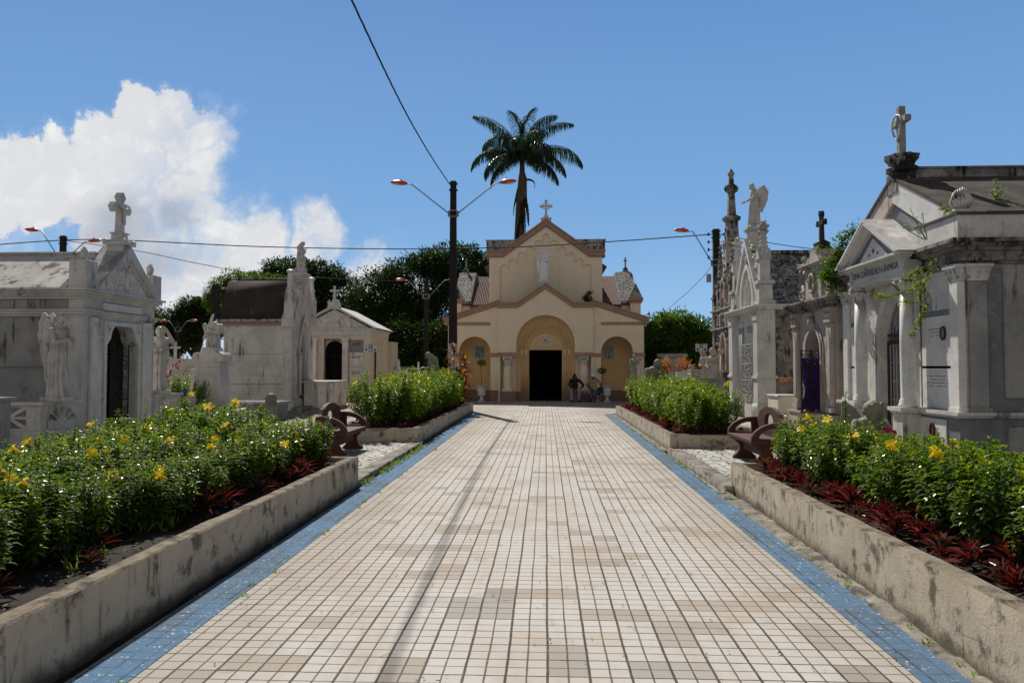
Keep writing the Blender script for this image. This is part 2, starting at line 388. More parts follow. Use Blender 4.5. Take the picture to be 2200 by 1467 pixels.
def postermat(name, sky_c, mid_c, fig_c, W_, H_):
    m, g = newmat(name)
    x, y, z = g.xyz(g.n('TexCoord', out=3))
    u = g.m('ABSOLUTE', g.m('DIVIDE', x, W_)); v = g.m('DIVIDE', z, H_)      # u 0..0.5, v -0.5..0.5
    c = g.mix(g.ramp(g.noise(g.comb(x, z, 0.0), 6, 5), .4, .65), sky_c, mid_c)
    body = g.ramp(g.m('SUBTRACT', u, g.m('MULTIPLY', g.m('SUBTRACT', .22, v), .42)), .012, -.012)
    c = g.mix(body, c, (.45, .5, .5))
    inner = g.ramp(g.m('SUBTRACT', u, g.m('MULTIPLY', g.m('SUBTRACT', .16, v), .28)), .012, -.012)
    c = g.mix(inner, c, fig_c)
    fr = g.ramp(g.m('MAXIMUM', u, g.m('ABSOLUTE', v)), .465, .475)
    c = g.mix(fr, c, (.30, .36, .36))
    finish(g, c, .5)
postermat('poster_teal', (.05, .17, .20), (.20, .33, .34), (.02, .12, .20), .46, .58)
postermat('poster_pale', (.20, .24, .25), (.34, .36, .35), (.14, .12, .12), .46, .62)

# ------------------------------------------------------------- mesh builder
class MB:
    def __init__(s): s.v = []; s.f = []
    def add(s, vs, fs):
        o = len(s.v)
        s.v += [tuple(p) for p in vs]
        s.f += [tuple(i + o for i in f) for f in fs]
        return s
    def box(s, x0, x1, y0, y1, z0, z1):
        return s.add([(x0, y0, z0), (x1, y0, z0), (x1, y1, z0), (x0, y1, z0), (x0, y0, z1), (x1, y0, z1), (x1, y1, z1), (x0, y1, z1)],
                     [(0, 3, 2, 1), (4, 5, 6, 7), (0, 1, 5, 4), (1, 2, 6, 5), (2, 3, 7, 6), (3, 0, 4, 7)])
    def bbox(s, x0, x1, y0, y1, z0, z1, b=.01):
        """box with chamfered edges"""
        pts = []
        for (z, k) in ((z0, b), (z0 + b, 0), (z1 - b, 0), (z1, b)):
            pts.append([(x0 + k + (b if k == 0 else 0), y0 + k), (x1 - k - (b if k == 0 else 0), y0 + k), (x1 - k, y0 + k + (b if k == 0 else 0)), (x1 - k, y1 - k - (b if k == 0 else 0)),
                        (x1 - k - (b if k == 0 else 0), y1 - k), (x0 + k + (b if k == 0 else 0), y1 - k), (x0 + k, y1 - k - (b if k == 0 else 0)), (x0 + k, y0 + k + (b if k == 0 else 0))])
        zs = (z0, z0 + b, z1 - b, z1)
        vs = [(p[0], p[1], zs[i]) for i, r in enumerate(pts) for p in r]
        fs = [tuple(range(7, -1, -1)), tuple(range(24, 32))]
        for i in range(3):
            for j in range(8):
                a = i * 8 + j; c = i * 8 + (j + 1) % 8
                fs.append((a, c, c + 8, a + 8))
        return s.add(vs, fs)
    def taper(s, x, y, z0, z1, a0, b0, a1, b1):
        return s.add([(x - a0, y - b0, z0), (x + a0, y - b0, z0), (x + a0, y + b0, z0), (x - a0, y + b0, z0),
                      (x - a1, y - b1, z1), (x + a1, y - b1, z1), (x + a1, y + b1, z1), (x - a1, y + b1, z1)],
                     [(0, 3, 2, 1), (4, 5, 6, 7), (0, 1, 5, 4), (1, 2, 6, 5), (2, 3, 7, 6), (3, 0, 4, 7)])
    def slab(s, outer, y0, y1, holes=(), axis='y'):
        """polygon (x,z) with holes, extruded along y (or x when axis='x', polygon is then (y,z))"""
        loops = [list(outer)] + [list(h) for h in holes]
        for i, l in enumerate(loops):
            ar = sum(l[k][0] * l[(k + 1) % len(l)][1] - l[(k + 1) % len(l)][0] * l[k][1] for k in range(len(l)))
            if (ar < 0) == (i == 0): l.reverse()
        tris = tessellate_polygon([[Vector((p[0], p[1], 0)) for p in l] for l in loops])
        flat = [p for l in loops for p in l]
        n = len(flat)
        def P(p, d): return (p[0], d, p[1]) if axis == 'y' else (d, p[0], p[1])
        vs = [P(p, y0) for p in flat] + [P(p, y1) for p in flat]
        fs = []
        for t in tris:
            a, b, c = t
            ar = (flat[b][0] - flat[a][0]) * (flat[c][1] - flat[a][1]) - (flat[c][0] - flat[a][0]) * (flat[b][1] - flat[a][1])
            if ar < 0: a, b, c = a, c, b
            fs.append((a, b, c) if axis == 'y' else (c, b, a))
            fs.append((c + n, b + n, a + n) if axis == 'y' else (a + n, b + n, c + n))
        o = 0
        for l in loops:
            k = len(l)
            for i in range(k):
                a = o + i; b = o + (i + 1) % k
                fs.append((b, a, a + n, b + n) if axis == 'y' else (a, b, b + n, a + n))
            o += k
        return s.add(vs, fs)
    def lathe(s, prof, c=(0, 0, 0), n=16, flute=0, fa=0.0):
        vs = []; fs = []
        for (r, z) in prof:
            for j in range(n):
                a = 2 * PI * j / n
                rr = r * (1 + fa * math.cos(flute * a)) if flute else r
                vs.append((c[0] + rr * math.cos(a), c[1] + rr * math.sin(a), c[2] + z))
        m_ = len(prof)
        for i in range(m_ - 1):
            for j in range(n):
                a = i * n + j; b = i * n + (j + 1) % n
                fs.append((a, b, b + n, a + n))
        fs.append(tuple(range(n - 1, -1, -1))); fs.append(tuple(range((m_ - 1) * n, m_ * n)))
        return s.add(vs, fs)
    def tube(s, pts, r, n=6, r1=None):
        pts = [Vector(p) for p in pts]
        m_ = len(pts)
        vs = []; fs = []
        up = Vector((0, 0, 1))
        for i, p in enumerate(pts):
            d = (pts[min(i + 1, m_ - 1)] - pts[max(i - 1, 0)])
            if d.length < 1e-9: d = Vector((0, 0, 1))
            d.normalize()
            ref = up if abs(d.z) < .95 else Vector((0, 1, 0))
            a = d.cross(ref).normalized(); b = d.cross(a).normalized()
            rr = r if r1 is None else r + (r1 - r) * i / max(1, m_ - 1)
            if isinstance(r, (list, tuple)): rr = r[i]
            for j in range(n):
                t = 2 * PI * j / n
                vs.append(p + (a * math.cos(t) + b * math.sin(t)) * rr)
        for i in range(m_ - 1):
            for j in range(n):
                x = i * n + j; y = i * n + (j + 1) % n
                fs.append((x, x + n, y + n, y))
        fs.append(tuple(range(n))); fs.append(tuple(range((m_ - 1) * n, m_ * n))[::-1])
        return s.add(vs, fs)
    def cap(s, p0, p1, r0, r1, n=12):
        """capsule with two radii"""
        p0 = Vector(p0); p1 = Vector(p1); d = p1 - p0; L = d.length
        q = d.to_track_quat('Z', 'Y') if L > 1e-6 else Euler((0, 0, 0)).to_quaternion()
        prof = []
        for k in range(5): a = -PI / 2 + k * PI / 8; prof.append((max(.0004, r0 * math.cos(a)), r0 * math.sin(a)))
        for k in range(5): a = k * PI / 8; prof.append((max(.0004, r1 * math.cos(a)), L + r1 * math.sin(a)))
        t = MB().lathe(prof, n=n)
        return s.add([q @ Vector(v) + p0 for v in t.v], t.f)
    def ell(s, c, r, rot=(0, 0, 0), n=14):
        t = MB().lathe([(max(.001, math.cos(-PI / 2 + k * PI / 9)), math.sin(-PI / 2 + k * PI / 9)) for k in range(10)], n=n)
        e = Euler(rot)
        out = []
        for v_ in t.v:
            q = Vector((v_[0] * r[0], v_[1] * r[1], v_[2] * r[2])); q.rotate(e)
            out.append(q + Vector(c))
        return s.add(out, t.f)
    def xf(s, M):
        s.v = [tuple(M @ Vector(p)) for p in s.v]
        return s
    def join(s, o, M=None):
        vs = [M @ Vector(p) for p in o.v] if M is not None else o.v
        return s.add(vs, o.f)
    def mesh(s, name):
        me = bpy.data.meshes.new(name)
        me.from_pydata(s.v, [], s.f)
        me.validate(verbose=False)
        return me
    def build(s, name, m, parent=None, smooth=False, loc=None, rotz=None):
        me = s.mesh(name)
        if smooth: me.polygons.foreach_set('use_smooth', [True] * len(me.polygons))
        me.materials.append(MATS[m])
        o = bpy.data.objects.new(name, me)
        COL.objects.link(o)
        if parent is not None: o.parent = parent
        if loc is not None: o.location = loc
        if rotz is not None: o.rotation_euler = (0, 0, rotz)
        return o

def tag(o, label, cat, group=None, kind=None):
    if label: o['label'] = label
    if cat: o['category'] = cat
    if group: o['group'] = group
    if kind: o['kind'] = kind
    return o
def thing(name, label, cat, loc, rotz=0.0, group=None):
    o = bpy.data.objects.new(name, None)
    o.empty_display_size = .2
    COL.objects.link(o)
    o.location = loc; o.rotation_euler = (0, 0, rotz)
    return tag(o, label, cat, group)
def struct(o): o['kind'] = 'structure'; return o
def part(name, mb, m, parent, smooth=False, label=None):
    o = mb.build(name, m, parent, smooth)
    if label: o['label'] = label
    return o
def dup(root, loc, rotz=None, scale=None, label=None, group=None):
    r = root.copy(); COL.objects.link(r); r.location = loc
    if rotz is not None: r.rotation_euler = (0, 0, rotz)
    if scale is not None: r.scale = scale
    if label: r['label'] = label
    if group: r['group'] = group
    for ch in list(root.children):
        c_ = ch.copy(); COL.objects.link(c_); c_.parent = r
        for gc in list(ch.children):
            d_ = gc.copy(); COL.objects.link(d_); d_.parent = c_
    return r
def meshobj(name, me, m, parent=None):
    if not me.materials: me.materials.append(MATS[m])
    o = bpy.data.objects.new(name, me); COL.objects.link(o)
    if parent is not None: o.parent = parent
    return o
def sculpt(mb, voxel, smooth=3, fn=None, name='sculpt'):
    """fuse overlapping forms into one continuous skin"""
    me = mb.mesh('tmp')
    o = bpy.data.objects.new('tmp', me); COL.objects.link(o)
    r = o.modifiers.new('r', 'REMESH'); r.mode = 'VOXEL'; r.voxel_size = voxel
    sm = o.modifiers.new('s', 'SMOOTH'); sm.iterations = smooth; sm.factor = .5
    bpy.context.view_layer.update()
    dg = bpy.context.evaluated_depsgraph_get()
    out = bpy.data.meshes.new_from_object(o.evaluated_get(dg))
    out.name = name
    bpy.data.objects.remove(o, do_unlink=True)
    bpy.data.meshes.remove(me)
    if fn:
        ns = [v_.normal.copy() for v_ in out.vertices]
        for v_, n_ in zip(out.vertices, ns): v_.co = v_.co + n_ * fn(v_.co)
    out.polygons.foreach_set('use_smooth', [True] * len(out.polygons))
    return out
# outlines --------------------------------------------------------------
def arc(cx, cz, r, a0, a1, n=16, rz=None):
    rz = rz or r
    return [(cx + r * math.cos(R(a0 + (a1 - a0) * i / n)), cz + rz * math.sin(R(a0 + (a1 - a0) * i / n))) for i in range(n + 1)]
def round_arch(cx, w, z0, zs, n=18):
    """opening outline from floor z0 up, springing at zs"""
    return [(cx + w / 2, z0)] + arc(cx, zs, w / 2, 0, 180, n) + [(cx - w / 2, z0)]
def gothic_arch(cx, w, z0, zs, zt, n=9):
    h = zt - zs; a = w / 2
    r = (a * a + h * h) / (2 * a)
    t = math.degrees(math.asin(min(1, h / r)))
    pts = [(cx + a, z0)]
    pts += [(cx + a - r + r * math.cos(R(t * i / n)), zs + r * math.sin(R(t * i / n))) for i in range(n + 1)]
    pts += [(cx - a + r - r * math.cos(R(t * i / n)), zs + r * math.sin(R(t * i / n))) for i in range(n - 1, -1, -1)]
    pts += [(cx - a, z0)]
    return pts
def band(inner, t, y0, y1, mb, fn):
    """moulding of width t round an arch; fn(t) gives the outline grown by t"""
    o = fn(t); i = inner
    return mb.slab(o + i[::-1], y0, y1)
def ring(cx, cz, r0, r1, y0, y1, mb, n=24):
    return mb.slab(arc(cx, cz, r1, 0, 360, n)[:-1], y0, y1, [arc(cx, cz, r0, 0, 360, n)[:-1]])
def cross(mb, cx, cy, z0, h, arm, t, d, style='plain', zc=None):
    zc = zc if zc is not None else z0 + h * .66
    if style == 'plain':
        mb.box(cx - t / 2, cx + t / 2, cy - d / 2, cy + d / 2, z0, z0 + h)
        mb.box(cx - arm, cx - t / 2, cy - d / 2 + .002, cy + d / 2 - .002, zc - t / 2, zc + t / 2)
        mb.box(cx + t / 2, cx + arm, cy - d / 2 + .002, cy + d / 2 - .002, zc - t / 2, zc + t / 2)
    else:
        mb.taper(cx, cy, z0, zc, t * .62, d * .6, t / 2, d / 2)
        mb.box(cx - t / 2, cx + t / 2, cy - d / 2, cy + d / 2, zc, z0 + h)
        mb.box(cx - arm, cx + arm, cy - d / 2 + .002, cy + d / 2 - .002, zc - t / 2, zc + t / 2)
        e = t * .42
        for (ex, ez) in ((cx - arm, zc), (cx + arm, zc), (cx, z0 + h)):
            for k, (ox, oz) in enumerate(((e, 0), (-e, 0), (0, e), (0, -e))):
                mb.slab(arc(ex + ox, ez + oz, e * 1.15, 0, 360, 10)[:-1], cy - d / 2 - .004 - .003 * k, cy + d / 2 + .004 + .003 * k)
        if style == 'celtic': ring(cx, zc, arm * .58, arm * .74, cy - d * .3, cy + d * .3, mb)
    return mb
def textlines(mb, x0, x1, y, z, n, dz, seed, h=.018, fill=.85):
    """rows of small cut letters too small to read"""
    q = random.Random(seed)
    for i in range(n):
        w = (x1 - x0) * q.uniform(.55, 1) * fill
        x = (x0 + x1) / 2 - w / 2
        e = x + w
        while x < e:
            l = q.uniform(.012, .03)
            if q.random() < .82: mb.box(x, x + l, y - .003, y + .002, z - h / 2, z + h / 2)
            x += l + .008
        z -= dz
# ============================================================= SETTING
def sheet(name, rects, m, z):
    b = MB()
    for (x0, x1, y0, y1) in rects: b.add([(x0, y0, z), (x1, y0, z), (x1, y1, z), (x0, y1, z)], [(0, 1, 2, 3)])
    return struct(b.build(name, m))
sheet('ground', [(-900, 900, -60, 1500)], 'ground_dirt', -.03)
sheet('path', [(-2.45, 2.25, -4, 26.2), (-4.6, 8.5, 26.2, 36.1)], 'path_tiles', 0.0)
b = MB()
for side, xa, xb, xc, xd in ((-1, -2.12, -2.405, -2.24, -2.62), (1, 1.90, 2.19, 2.02, 2.30)):
    ys = [-4 + i * .35 for i in range(87)]
    ys = [y for y in ys if y < 26.1]
    vs = []
    for y in ys:
        t = max(0, (y - 2) / 24)
        a = xa + (xc - xa) * t + .008 * noise.noise(Vector((y * .9, side, 0)))
        c = xb + (xd - xb) * t + .02 * noise.noise(Vector((y * 1.3, side + 5, 0)))
        vs += [(min(a, c), y, .004), (max(a, c), y, .004)]
    b.add(vs, [(2 * i, 2 * i + 1, 2 * i + 3, 2 * i + 2) for i in range(len(ys) - 1)])
struct(b.build('painted_edge_strip', 'blue_paint'))
sheet('painted_line', [(-2.6, 2.3, 26.17, 26.25)], 'plaster_white', .004)
sheet('pavement', [(-16, -4.6, 27.6, 42), (8.5, 16, 26, 34)], 'pavers_pink', -.012)
sheet('footpath', [(-5.6, -2.75, 10.03, 15.28), (-5.9, -4.6, 15.28, 27.6), (2.52, 5.6, 9.9, 14.35), (4.5, 6.0, 14.35, 26)], 'stone_paving', .082)
sheet('cemetery_ground', [(-9.4, -6.0, 4, 27.5), (5.6, 8.6, 4, 14.3)], 'concrete', -.008)

def rough_run(sb, tb, p0, p1, t, h, seed=0, h2=None, step=.14, z0=-.03, ch=.012, j=.006):
    """a rendered wall from p0 to p1 (outer line), thickness t to the left of the direction"""
    p0 = Vector((p0[0], p0[1], 0)); p1 = Vector((p1[0], p1[1], 0))
    d = (p1 - p0); L = d.length; d.normalize(); nrm = Vector((-d.y, d.x, 0))
    n = max(2, int(L / step))
    prof = [(0, z0), (0, h * .5), (0, h - ch), (ch, h), (t - ch, h), (t, h - ch), (t, z0)]
    sv = []; m_ = len(prof)
    for i in range(n + 1):
        s_ = L * i / n
        hk = 1 + ((h2 or h) / h - 1) * i / n
        for k, (o, z) in enumerate(prof):
            if z > 0: z = z * hk
            jj = j * noise.noise(Vector((s_ * 2.3 + seed, k * 7.1, seed))) + j * .6 * noise.noise(Vector((s_ * 9 + seed, k * 3.1, seed)))
            oo = o + (jj if 0 < k < 6 else 0) * (1 if 0 < i < n else 0)
            zz = z + (jj * .9 if k >= 2 and k <= 5 else 0)
            p = p0 + d * s_ + nrm * oo
            sv.append((p.x, p.y, zz))
    side = []; top = []
    for i in range(n):
        for k in range(m_ - 1):
            f = (i * m_ + k, i * m_ + k + 1, (i + 1) * m_ + k + 1, (i + 1) * m_ + k)
            (top if 2 <= k <= 4 else side).append(f[::-1])
    side.append(tuple(range(m_))); side.append(tuple(n * m_ + k for k in range(m_))[::-1])
    sb.add(sv, side); tb.add(sv, top)

def planter(x0, x1, y0, y1, h, label, seed, skew=0.0, hn=None):
    o = thing('flower_bed', label, 'planter', ((x0 + x1) / 2, (y0 + y1) / 2, 0), 0, 'long rendered flower beds beside the path')
    cx, cy = (x0 + x1) / 2, (y0 + y1) / 2
    a, c = (x1 - x0) / 2, (y1 - y0) / 2
    sb, tb = MB(), MB()
    t = .125
    hn = hn or h
    rough_run(sb, tb, (-a - skew, -c), (a, -c), t, hn, seed)
    rough_run(sb, tb, (a, -c + t), (a, c - t), t, hn, seed + 3, h)
    rough_run(sb, tb, (a, c), (-a, c), t, h, seed + 6)
    rough_run(sb, tb, (-a, c - t), (-a - skew, -c + t), t, h, seed + 9, hn)
    part('wall', sb, 'planter', o)
    part('coping', tb, 'planter_top', o)
    so = MB()
    nx, ny = int(2 * a / .12), int(2 * c / .12)
    vs = []
    for i in range(nx + 1):
        for j in range(ny + 1):
            x = -a + t * .6 + (2 * a - 1.2 * t) * i / nx; y = -c + t * .6 + (2 * c - 1.2 * t) * j / ny
            vs.append((x, y, h - .085 + .05 * noise.noise(Vector((x * 2.5, y * 2.5 + seed, 0))) + .022 * noise.noise(Vector((x * 11, y * 11, seed)))))
    so.add(vs, [(i * (ny + 1) + j, (i + 1) * (ny + 1) + j, (i + 1) * (ny + 1) + j + 1, i * (ny + 1) + j + 1) for i in range(nx) for j in range(ny)])
    part('soil', so, 'soil', o, True)
    return o
planter(-5.85, -2.525, -1.0, 10.03, .405, 'long cream flower bed with cracked wall at the left front of the path', 1)
planter(-4.45, -2.635, 15.28, 27.2, .36, 'cream flower bed on the left nearer the chapel, behind the brown bench', 20)
planter(2.41, 5.75, -1.0, 9.9, .37, 'long cream flower bed with black mould stains at the right front of the path', 40, .29, .52)
planter(2.355, 4.35, 14.35, 25.3, .335, 'cream flower bed on the right nearer the chapel, behind the right bench', 60)

# kerbs and broken gutter edge
def lumpy(name, x0, x1, y0, y1, h, seed, m='concrete', amp=.02, step=.09):
    b = MB(); ny = int((y1 - y0) / step); nx = max(3, int((x1 - x0) / .04)); vs = []
    for j in range(ny + 1):
        y = y0 + (y1 - y0) * j / ny
        for i in range(nx + 3):
            if i == 0: x, z = x0, -.03
            elif i == nx + 2: x, z = x1, -.03
            else:
                x = x0 + (x1 - x0) * (i - 1) / nx
                z = h + amp * noise.noise(Vector((x * 9, y * 5, seed))) + amp * .5 * noise.noise(Vector((x * 25, y * 20, seed)))
                x += amp * .9 * noise.noise(Vector((seed, y * 4, i * .7)))
            vs.append((x, y, z))
    w = nx + 3
    b.add(vs, [(j * w + i, j * w + i + 1, (j + 1) * w + i + 1, (j + 1) * w + i) for j in range(ny) for i in range(w - 1)] + [tuple(range(w))[::-1], tuple(ny * w + k for k in range(w))])
    return struct(b.build(name, m, None, True))
lumpy('kerb', -2.77, -2.53, 10.0, 15.29, .088, 3, amp=.012)
lumpy('kerb', 2.30, 2.53, 9.72, 14.36, .088, 5, amp=.012)
lumpy('gutter_edge', 2.17, 2.36, -1.0, 9.9, .016, 8, amp=.030)
lumpy('gutter_edge', 2.25, 2.36, 14.35, 25.3, .022, 9, amp=.030)
lumpy('gutter_edge', -2.53, -2.41, -1.0, 10.03, -.012, 11, amp=.02, m='soil')
lumpy('gutter_edge', -2.64, -2.50, 15.28, 26.6, -.005, 12, amp=.025, m='soil')
lumpy('gutter_edge', -2.53, -2.42, 10.03, 15.28, -.005, 13, amp=.025, m='soil')

# ============================================================= BENCHES
def bench(loc, rz, label):
    o = thing('park_bench', label, 'bench', loc, rz, 'brown cement benches with pierced backs')
    o.scale = (.95, .95, .93)
    H = .79
    s = MB()
    s.bbox(-H, H, -.30, -.02, .395, .455, .008).bbox(-H, H, -.015, .20, .395, .455, .008)
    s.box(-H + .03, H - .03, -.27, .17, .36, .3945)
    part('seat', s, 'bench_red', o)
    outl = [(-H, .456), (H, .456), (H, .66), (H - .03, .73), (H - .13, .745)] + \
           [(H - .13 - .18 * t, .745 + .13 * (1 - math.cos(PI * t)) / 2) for t in (.25, .5, .75, 1)] + arc(0, .80, .48, 8, 172, 12, .155) + \
           [(-(H - .13 - .18 * t), .745 + .13 * (1 - math.cos(PI * t)) / 2) for t in (1, .75, .5, .25)] + [(-H + .13, .745), (-H + .03, .73), (-H, .66)]
    hole = [(-.25, .60), (.25, .60), (.25, .70)] + arc(0, .70, .25, 15, 165, 9, .145) + [(-.25, .70)]
    part('backrest', MB().slab(outl, .205, .275, [hole]), 'bench_red', o)
    for sx in (-1, 1):
        x = sx * (H - .035)
        oa = [(.204, .457), (.204, .745)] + [(.204 - .50 * math.sin(R(a)), .457 + .288 * math.cos(R(a))) for a in range(12, 91, 8)] + [(-.296, .457)]
        ih = [(.12, .475), (.12, .65)] + [(.12 - .30 * math.sin(R(a)), .475 + .175 * math.cos(R(a))) for a in range(15, 91, 12)]
        part('armrest', MB().slab(oa, x - .04, x + .04, [ih], axis='x'), 'bench_red', o)
        xl = sx * (H - .16)
        lg = [(-.26, .36), (.17, .36), (.17, .30), (.12, .27), (.10, .19), (.13, .10), (.20, .045), (.22, .0), (-.30, .0), (-.29, .045), (-.20, .11), (-.14, .19), (-.15, .26), (-.23, .30)]
        lg = [(.0 + (p[0] + .045) * .78 - .045, p[1]) for p in lg]
        part('leg', MB().slab(lg, xl - .05, xl + .05, axis='x'), 'bench_red', o)
    part('stretcher', MB().box(-H + .21, H - .21, -.08, -.03, .18, .30), 'bench_red', o)
    return o
bench((-3.66, 13.35, .084), R(90), 'brown cement bench on the left side of the path with an arched back')
bench((3.38, 12.2, .084), R(-90), 'brown cement bench on the right side of the path half hidden by shrubs')
bench((3.55, 27.4, .0), R(-90), 'reddish bench near the chapel front at the far end of the right flower bed')
# ============================================================= CHAPEL
ch = thing('chapel', 'cream chapel with arched doorway, stepped gables and brown cornices at the end of the path', 'chapel', (0, 35.9, 0))
def Zf(py): return ZZ(py, 35.9)
def column(mb, x, y, z0, z1, r, capm=None, basem=None, caph=.34, n=20):
    mb.lathe([(r * 1.35, z0), (r * 1.35, z0 + .04), (r * 1.2, z0 + .06), (r * 1.22, z0 + .1), (r * 1.05, z0 + .13), (r, z0 + .16), (r * 1.02, (z0 + z1) / 2), (r * .88, z1 - caph)], (x, y, 0), n)
def capital(mb, x, y, z0, z1, r, w):
    h = z1 - z0
    mb.lathe([(r * .95, z0 - .01), (r * 1.12, z0 + .015), (r * .95, z0 + .03)], (x, y, 0), 18)
    mb.lathe([(r * .92, z0 + .02), (r * 1.0, z0 + h * .3), (r * 1.35, z0 + h * .68), (r * 1.3, z0 + h * .7)], (x, y, 0), 16, 8, .10)
    mb.lathe([(r * .92, z0 + h * .25), (r * 1.15, z0 + h * .5), (r * 1.25, z0 + h * .66)], (x, y, 0), 16, 8, -.12)
    for sx in (-1, 1):
        for sy in (-1, 1):
            mb.ell((x + sx * w * .38, y + sy * w * .38, z0 + h * .68), (.055 * w / .4, .055 * w / .4, h * .13))
            mb.tube([(x + sx * w * .2, y + sy * w * .2, z0 + h * .35), (x + sx * w * .33, y + sy * w * .33, z0 + h * .55), (x + sx * w * .42, y + sy * w * .42, z0 + h * .78)], .018 * w / .4, 5)
    mb.box(x - w * .47, x + w * .47, y - w * .47, y + w * .47, z1 - h * .2, z1 - h * .1)
    mb.box(x - w * .5, x + w * .5, y - w * .5, y + w * .5, z1 - h * .1, z1)

# porch front -------------------------------------------------
arch = arc(0, 2.74, 1.40, 0, 180, 30)
outer = [(-2.28, 2.34), (-2.28, 4.55), (-1.35, 4.55), (0, 5.48), (1.35, 4.55), (2.28, 4.55), (2.28, 2.34), (1.4, 2.34)] + arch + [(-1.4, 2.34)]
p = MB().slab(outer, 0, .55)
for sx in (-1, 1): p.slab([(sx * 2.28, 2.141), (sx * 1.4, 2.141), (sx * 1.4, 2.339), (sx * 2.28, 2.339)], .004, .55)
# reveal behind the columns
for sx in (-1, 1): p.box(min(sx * 1.45, sx * 2.27), max(sx * 1.45, sx * 2.27), .50, .55, .0, 2.141)
for sx in (-1, 1): p.box(min(sx * 2.18, sx * 2.28), max(sx * 2.18, sx * 2.28), .02, .50, .0, 2.141)
part('porch_wall', p, 'plaster', ch)
for sx in (-1, 1):
    for (xa, xb, ya, yb, za, zb) in ((2.295, 1.39, -.02, -.001, 2.14, 2.34), (2.282, 2.68, .12, .148, 2.12, 2.30), (4.18, 4.76, .12, .148, 2.12, 2.32)):
        part('band', MB().box(min(sx * xa, sx * xb), max(sx * xa, sx * xb), ya, yb, za, zb), 'plaster_pink', ch)
co = MB()
def chevron(xe, xk, ze, za, t, y0, y1, mb):
    top = [(-xe, ze), (-xk, ze), (0, za), (xk, ze), (xe, ze)]
    bot = [(-xe, ze - t), (-xk + t * .1, ze - t), (0, za - t * 1.12), (xk - t * .1, ze - t), (xe, ze - t)]
    return mb.slab(top + bot[::-1], y0, y1)
chevron(2.34, 1.36, 4.70, 5.64, .20, -.09, .0, co)
chevron(2.38, 1.37, 4.745, 5.69, .07, -.15, -.091, co)
chevron(2.30, 1.35, 4.58, 5.50, .10, -.03, -.002, co)
chevron(2.36, 1.37, 4.74, 5.68, .05, .556, 1.69, co)
part('porch_cornice', co, 'plaster_pink', ch)
for sx in (-1, 1):
    x = sx * 1.84
    cm = MB(); column(cm, x, .26, .5, 2.14, .215, caph=.40)
    cm.box(x - .27, x + .27, -.01, .53, .46, .5)
    c_o = part('column', cm, 'plaster', ch, True)
    cc = MB(); capital(cc, x, .26, 1.72, 2.14, .19, .50); part('capital', cc, 'plaster_white', c_o, False)
    part('plinth', MB().box(x - .36, x + .36, -.05, .54, 0, .46), 'plinth_paint', c_o)
# recessed door wall with archivolts
dw = MB()
dw.slab([(-2.2, 4.5), (-1.35, 4.5), (0, 5.45), (1.35, 4.5), (2.2, 4.5)], .556, .60) if False else None
outer = [(-1.75, 0), (-.80, 0), (-.80, 2.47), (.80, 2.47), (.80, 0), (1.75, 0), (1.75, 4.3), (-1.75, 4.3)]
dw.slab(outer, .60, .85)
part('door_wall', dw, 'plaster_gold_bounce', ch)
av = MB()
for (r, tr) in ((1.17, .055), (1.06, .038), (.95, .055), (.86, .036)):
    pts = [(sx_, .575, z_) for (sx_, z_) in arc(0, 2.49, r, 0, 180, 26)]
    av.tube(pts, tr, 8)
for r in (1.17, 1.06, .95, .86):
    for sx in (-1, 1):
        av.tube([(sx * r, .575, .45), (sx * r, .575, 2.3 if r in (1.17, .95) else 2.49)], .05 if r in (1.17, .95) else .034, 8)
part('archivolt', av, 'plaster_gold_bounce', ch, True)
for r in (1.17, .95):
    for sx in (-1, 1):
        part('archivolt_capital', MB().lathe([(.05, 2.22), (.06, 2.25), (.05, 2.27), (.085, 2.42), (.10, 2.44), (.10, 2.485)], (sx * r, .575, 0), 8), 'plaster', ch)
lu = MB()
for i in range(9):
    a = R(18 + i * 18)
ring(0, 2.95, .255, .30, .575, .599, lu, 28)
for sx in (-1, 1):
    for (x, z, r) in ((.38, 2.80, .085), (.57, 2.77, .085), (.47, 2.93, .08), (.36, 3.04, .07), (.66, 2.72, .05)):
        lu.slab(arc(sx * x, z, r, 0, 180, 8) + arc(sx * x, z, r * .6, 180, 0, 8), .58, .599)
lu.tube([(x, .59, 2.66 + .07 * (1 - (x / .8) ** 2)) for x in [-.8 + .1 * i for i in range(17)]], .016, 5)
part('lunette_relief', lu, 'plaster', ch)
cr = MB()
for a in (0, 90, 180, 270):
    M = Matrix.Translation((0, 0, 2.95)) @ Matrix.Rotation(R(a), 4, 'Y')
    t = MB().slab([(-.035, 0), (.035, 0), (.05, .10), (.10, .13), (.075, .165), (.035, .17), (0, .235), (-.035, .17), (-.075, .165), (-.10, .13), (-.05, .10)], .57, .598)
    cr.join(t, M)
part('lunette_cross', cr, 'stucco_white', ch)
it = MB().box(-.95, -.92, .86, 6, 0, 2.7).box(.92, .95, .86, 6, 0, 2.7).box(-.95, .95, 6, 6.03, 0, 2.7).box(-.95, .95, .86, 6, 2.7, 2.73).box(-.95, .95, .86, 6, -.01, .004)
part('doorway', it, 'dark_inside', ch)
for sx in (-1, 1): part('door_leaf', MB().box(*sorted((sx * .82, sx * .90)), .87, 1.65, .01, 2.45), 'wood', ch)
# plinth round the base
for sx in (-1, 1):
    for (xa, xb, ya, yb, zz) in ((.81, 1.46, .50, .599, .45), (2.285, 2.66, .10, .148, .52), (4.20, 4.77, .10, .148, .45), (2.66, 4.20, 1.25, 1.297, .50)):
        part('plinth', MB().box(min(sx * xa, sx * xb), max(sx * xa, sx * xb), ya, yb, 0, zz), 'plinth_paint', ch)
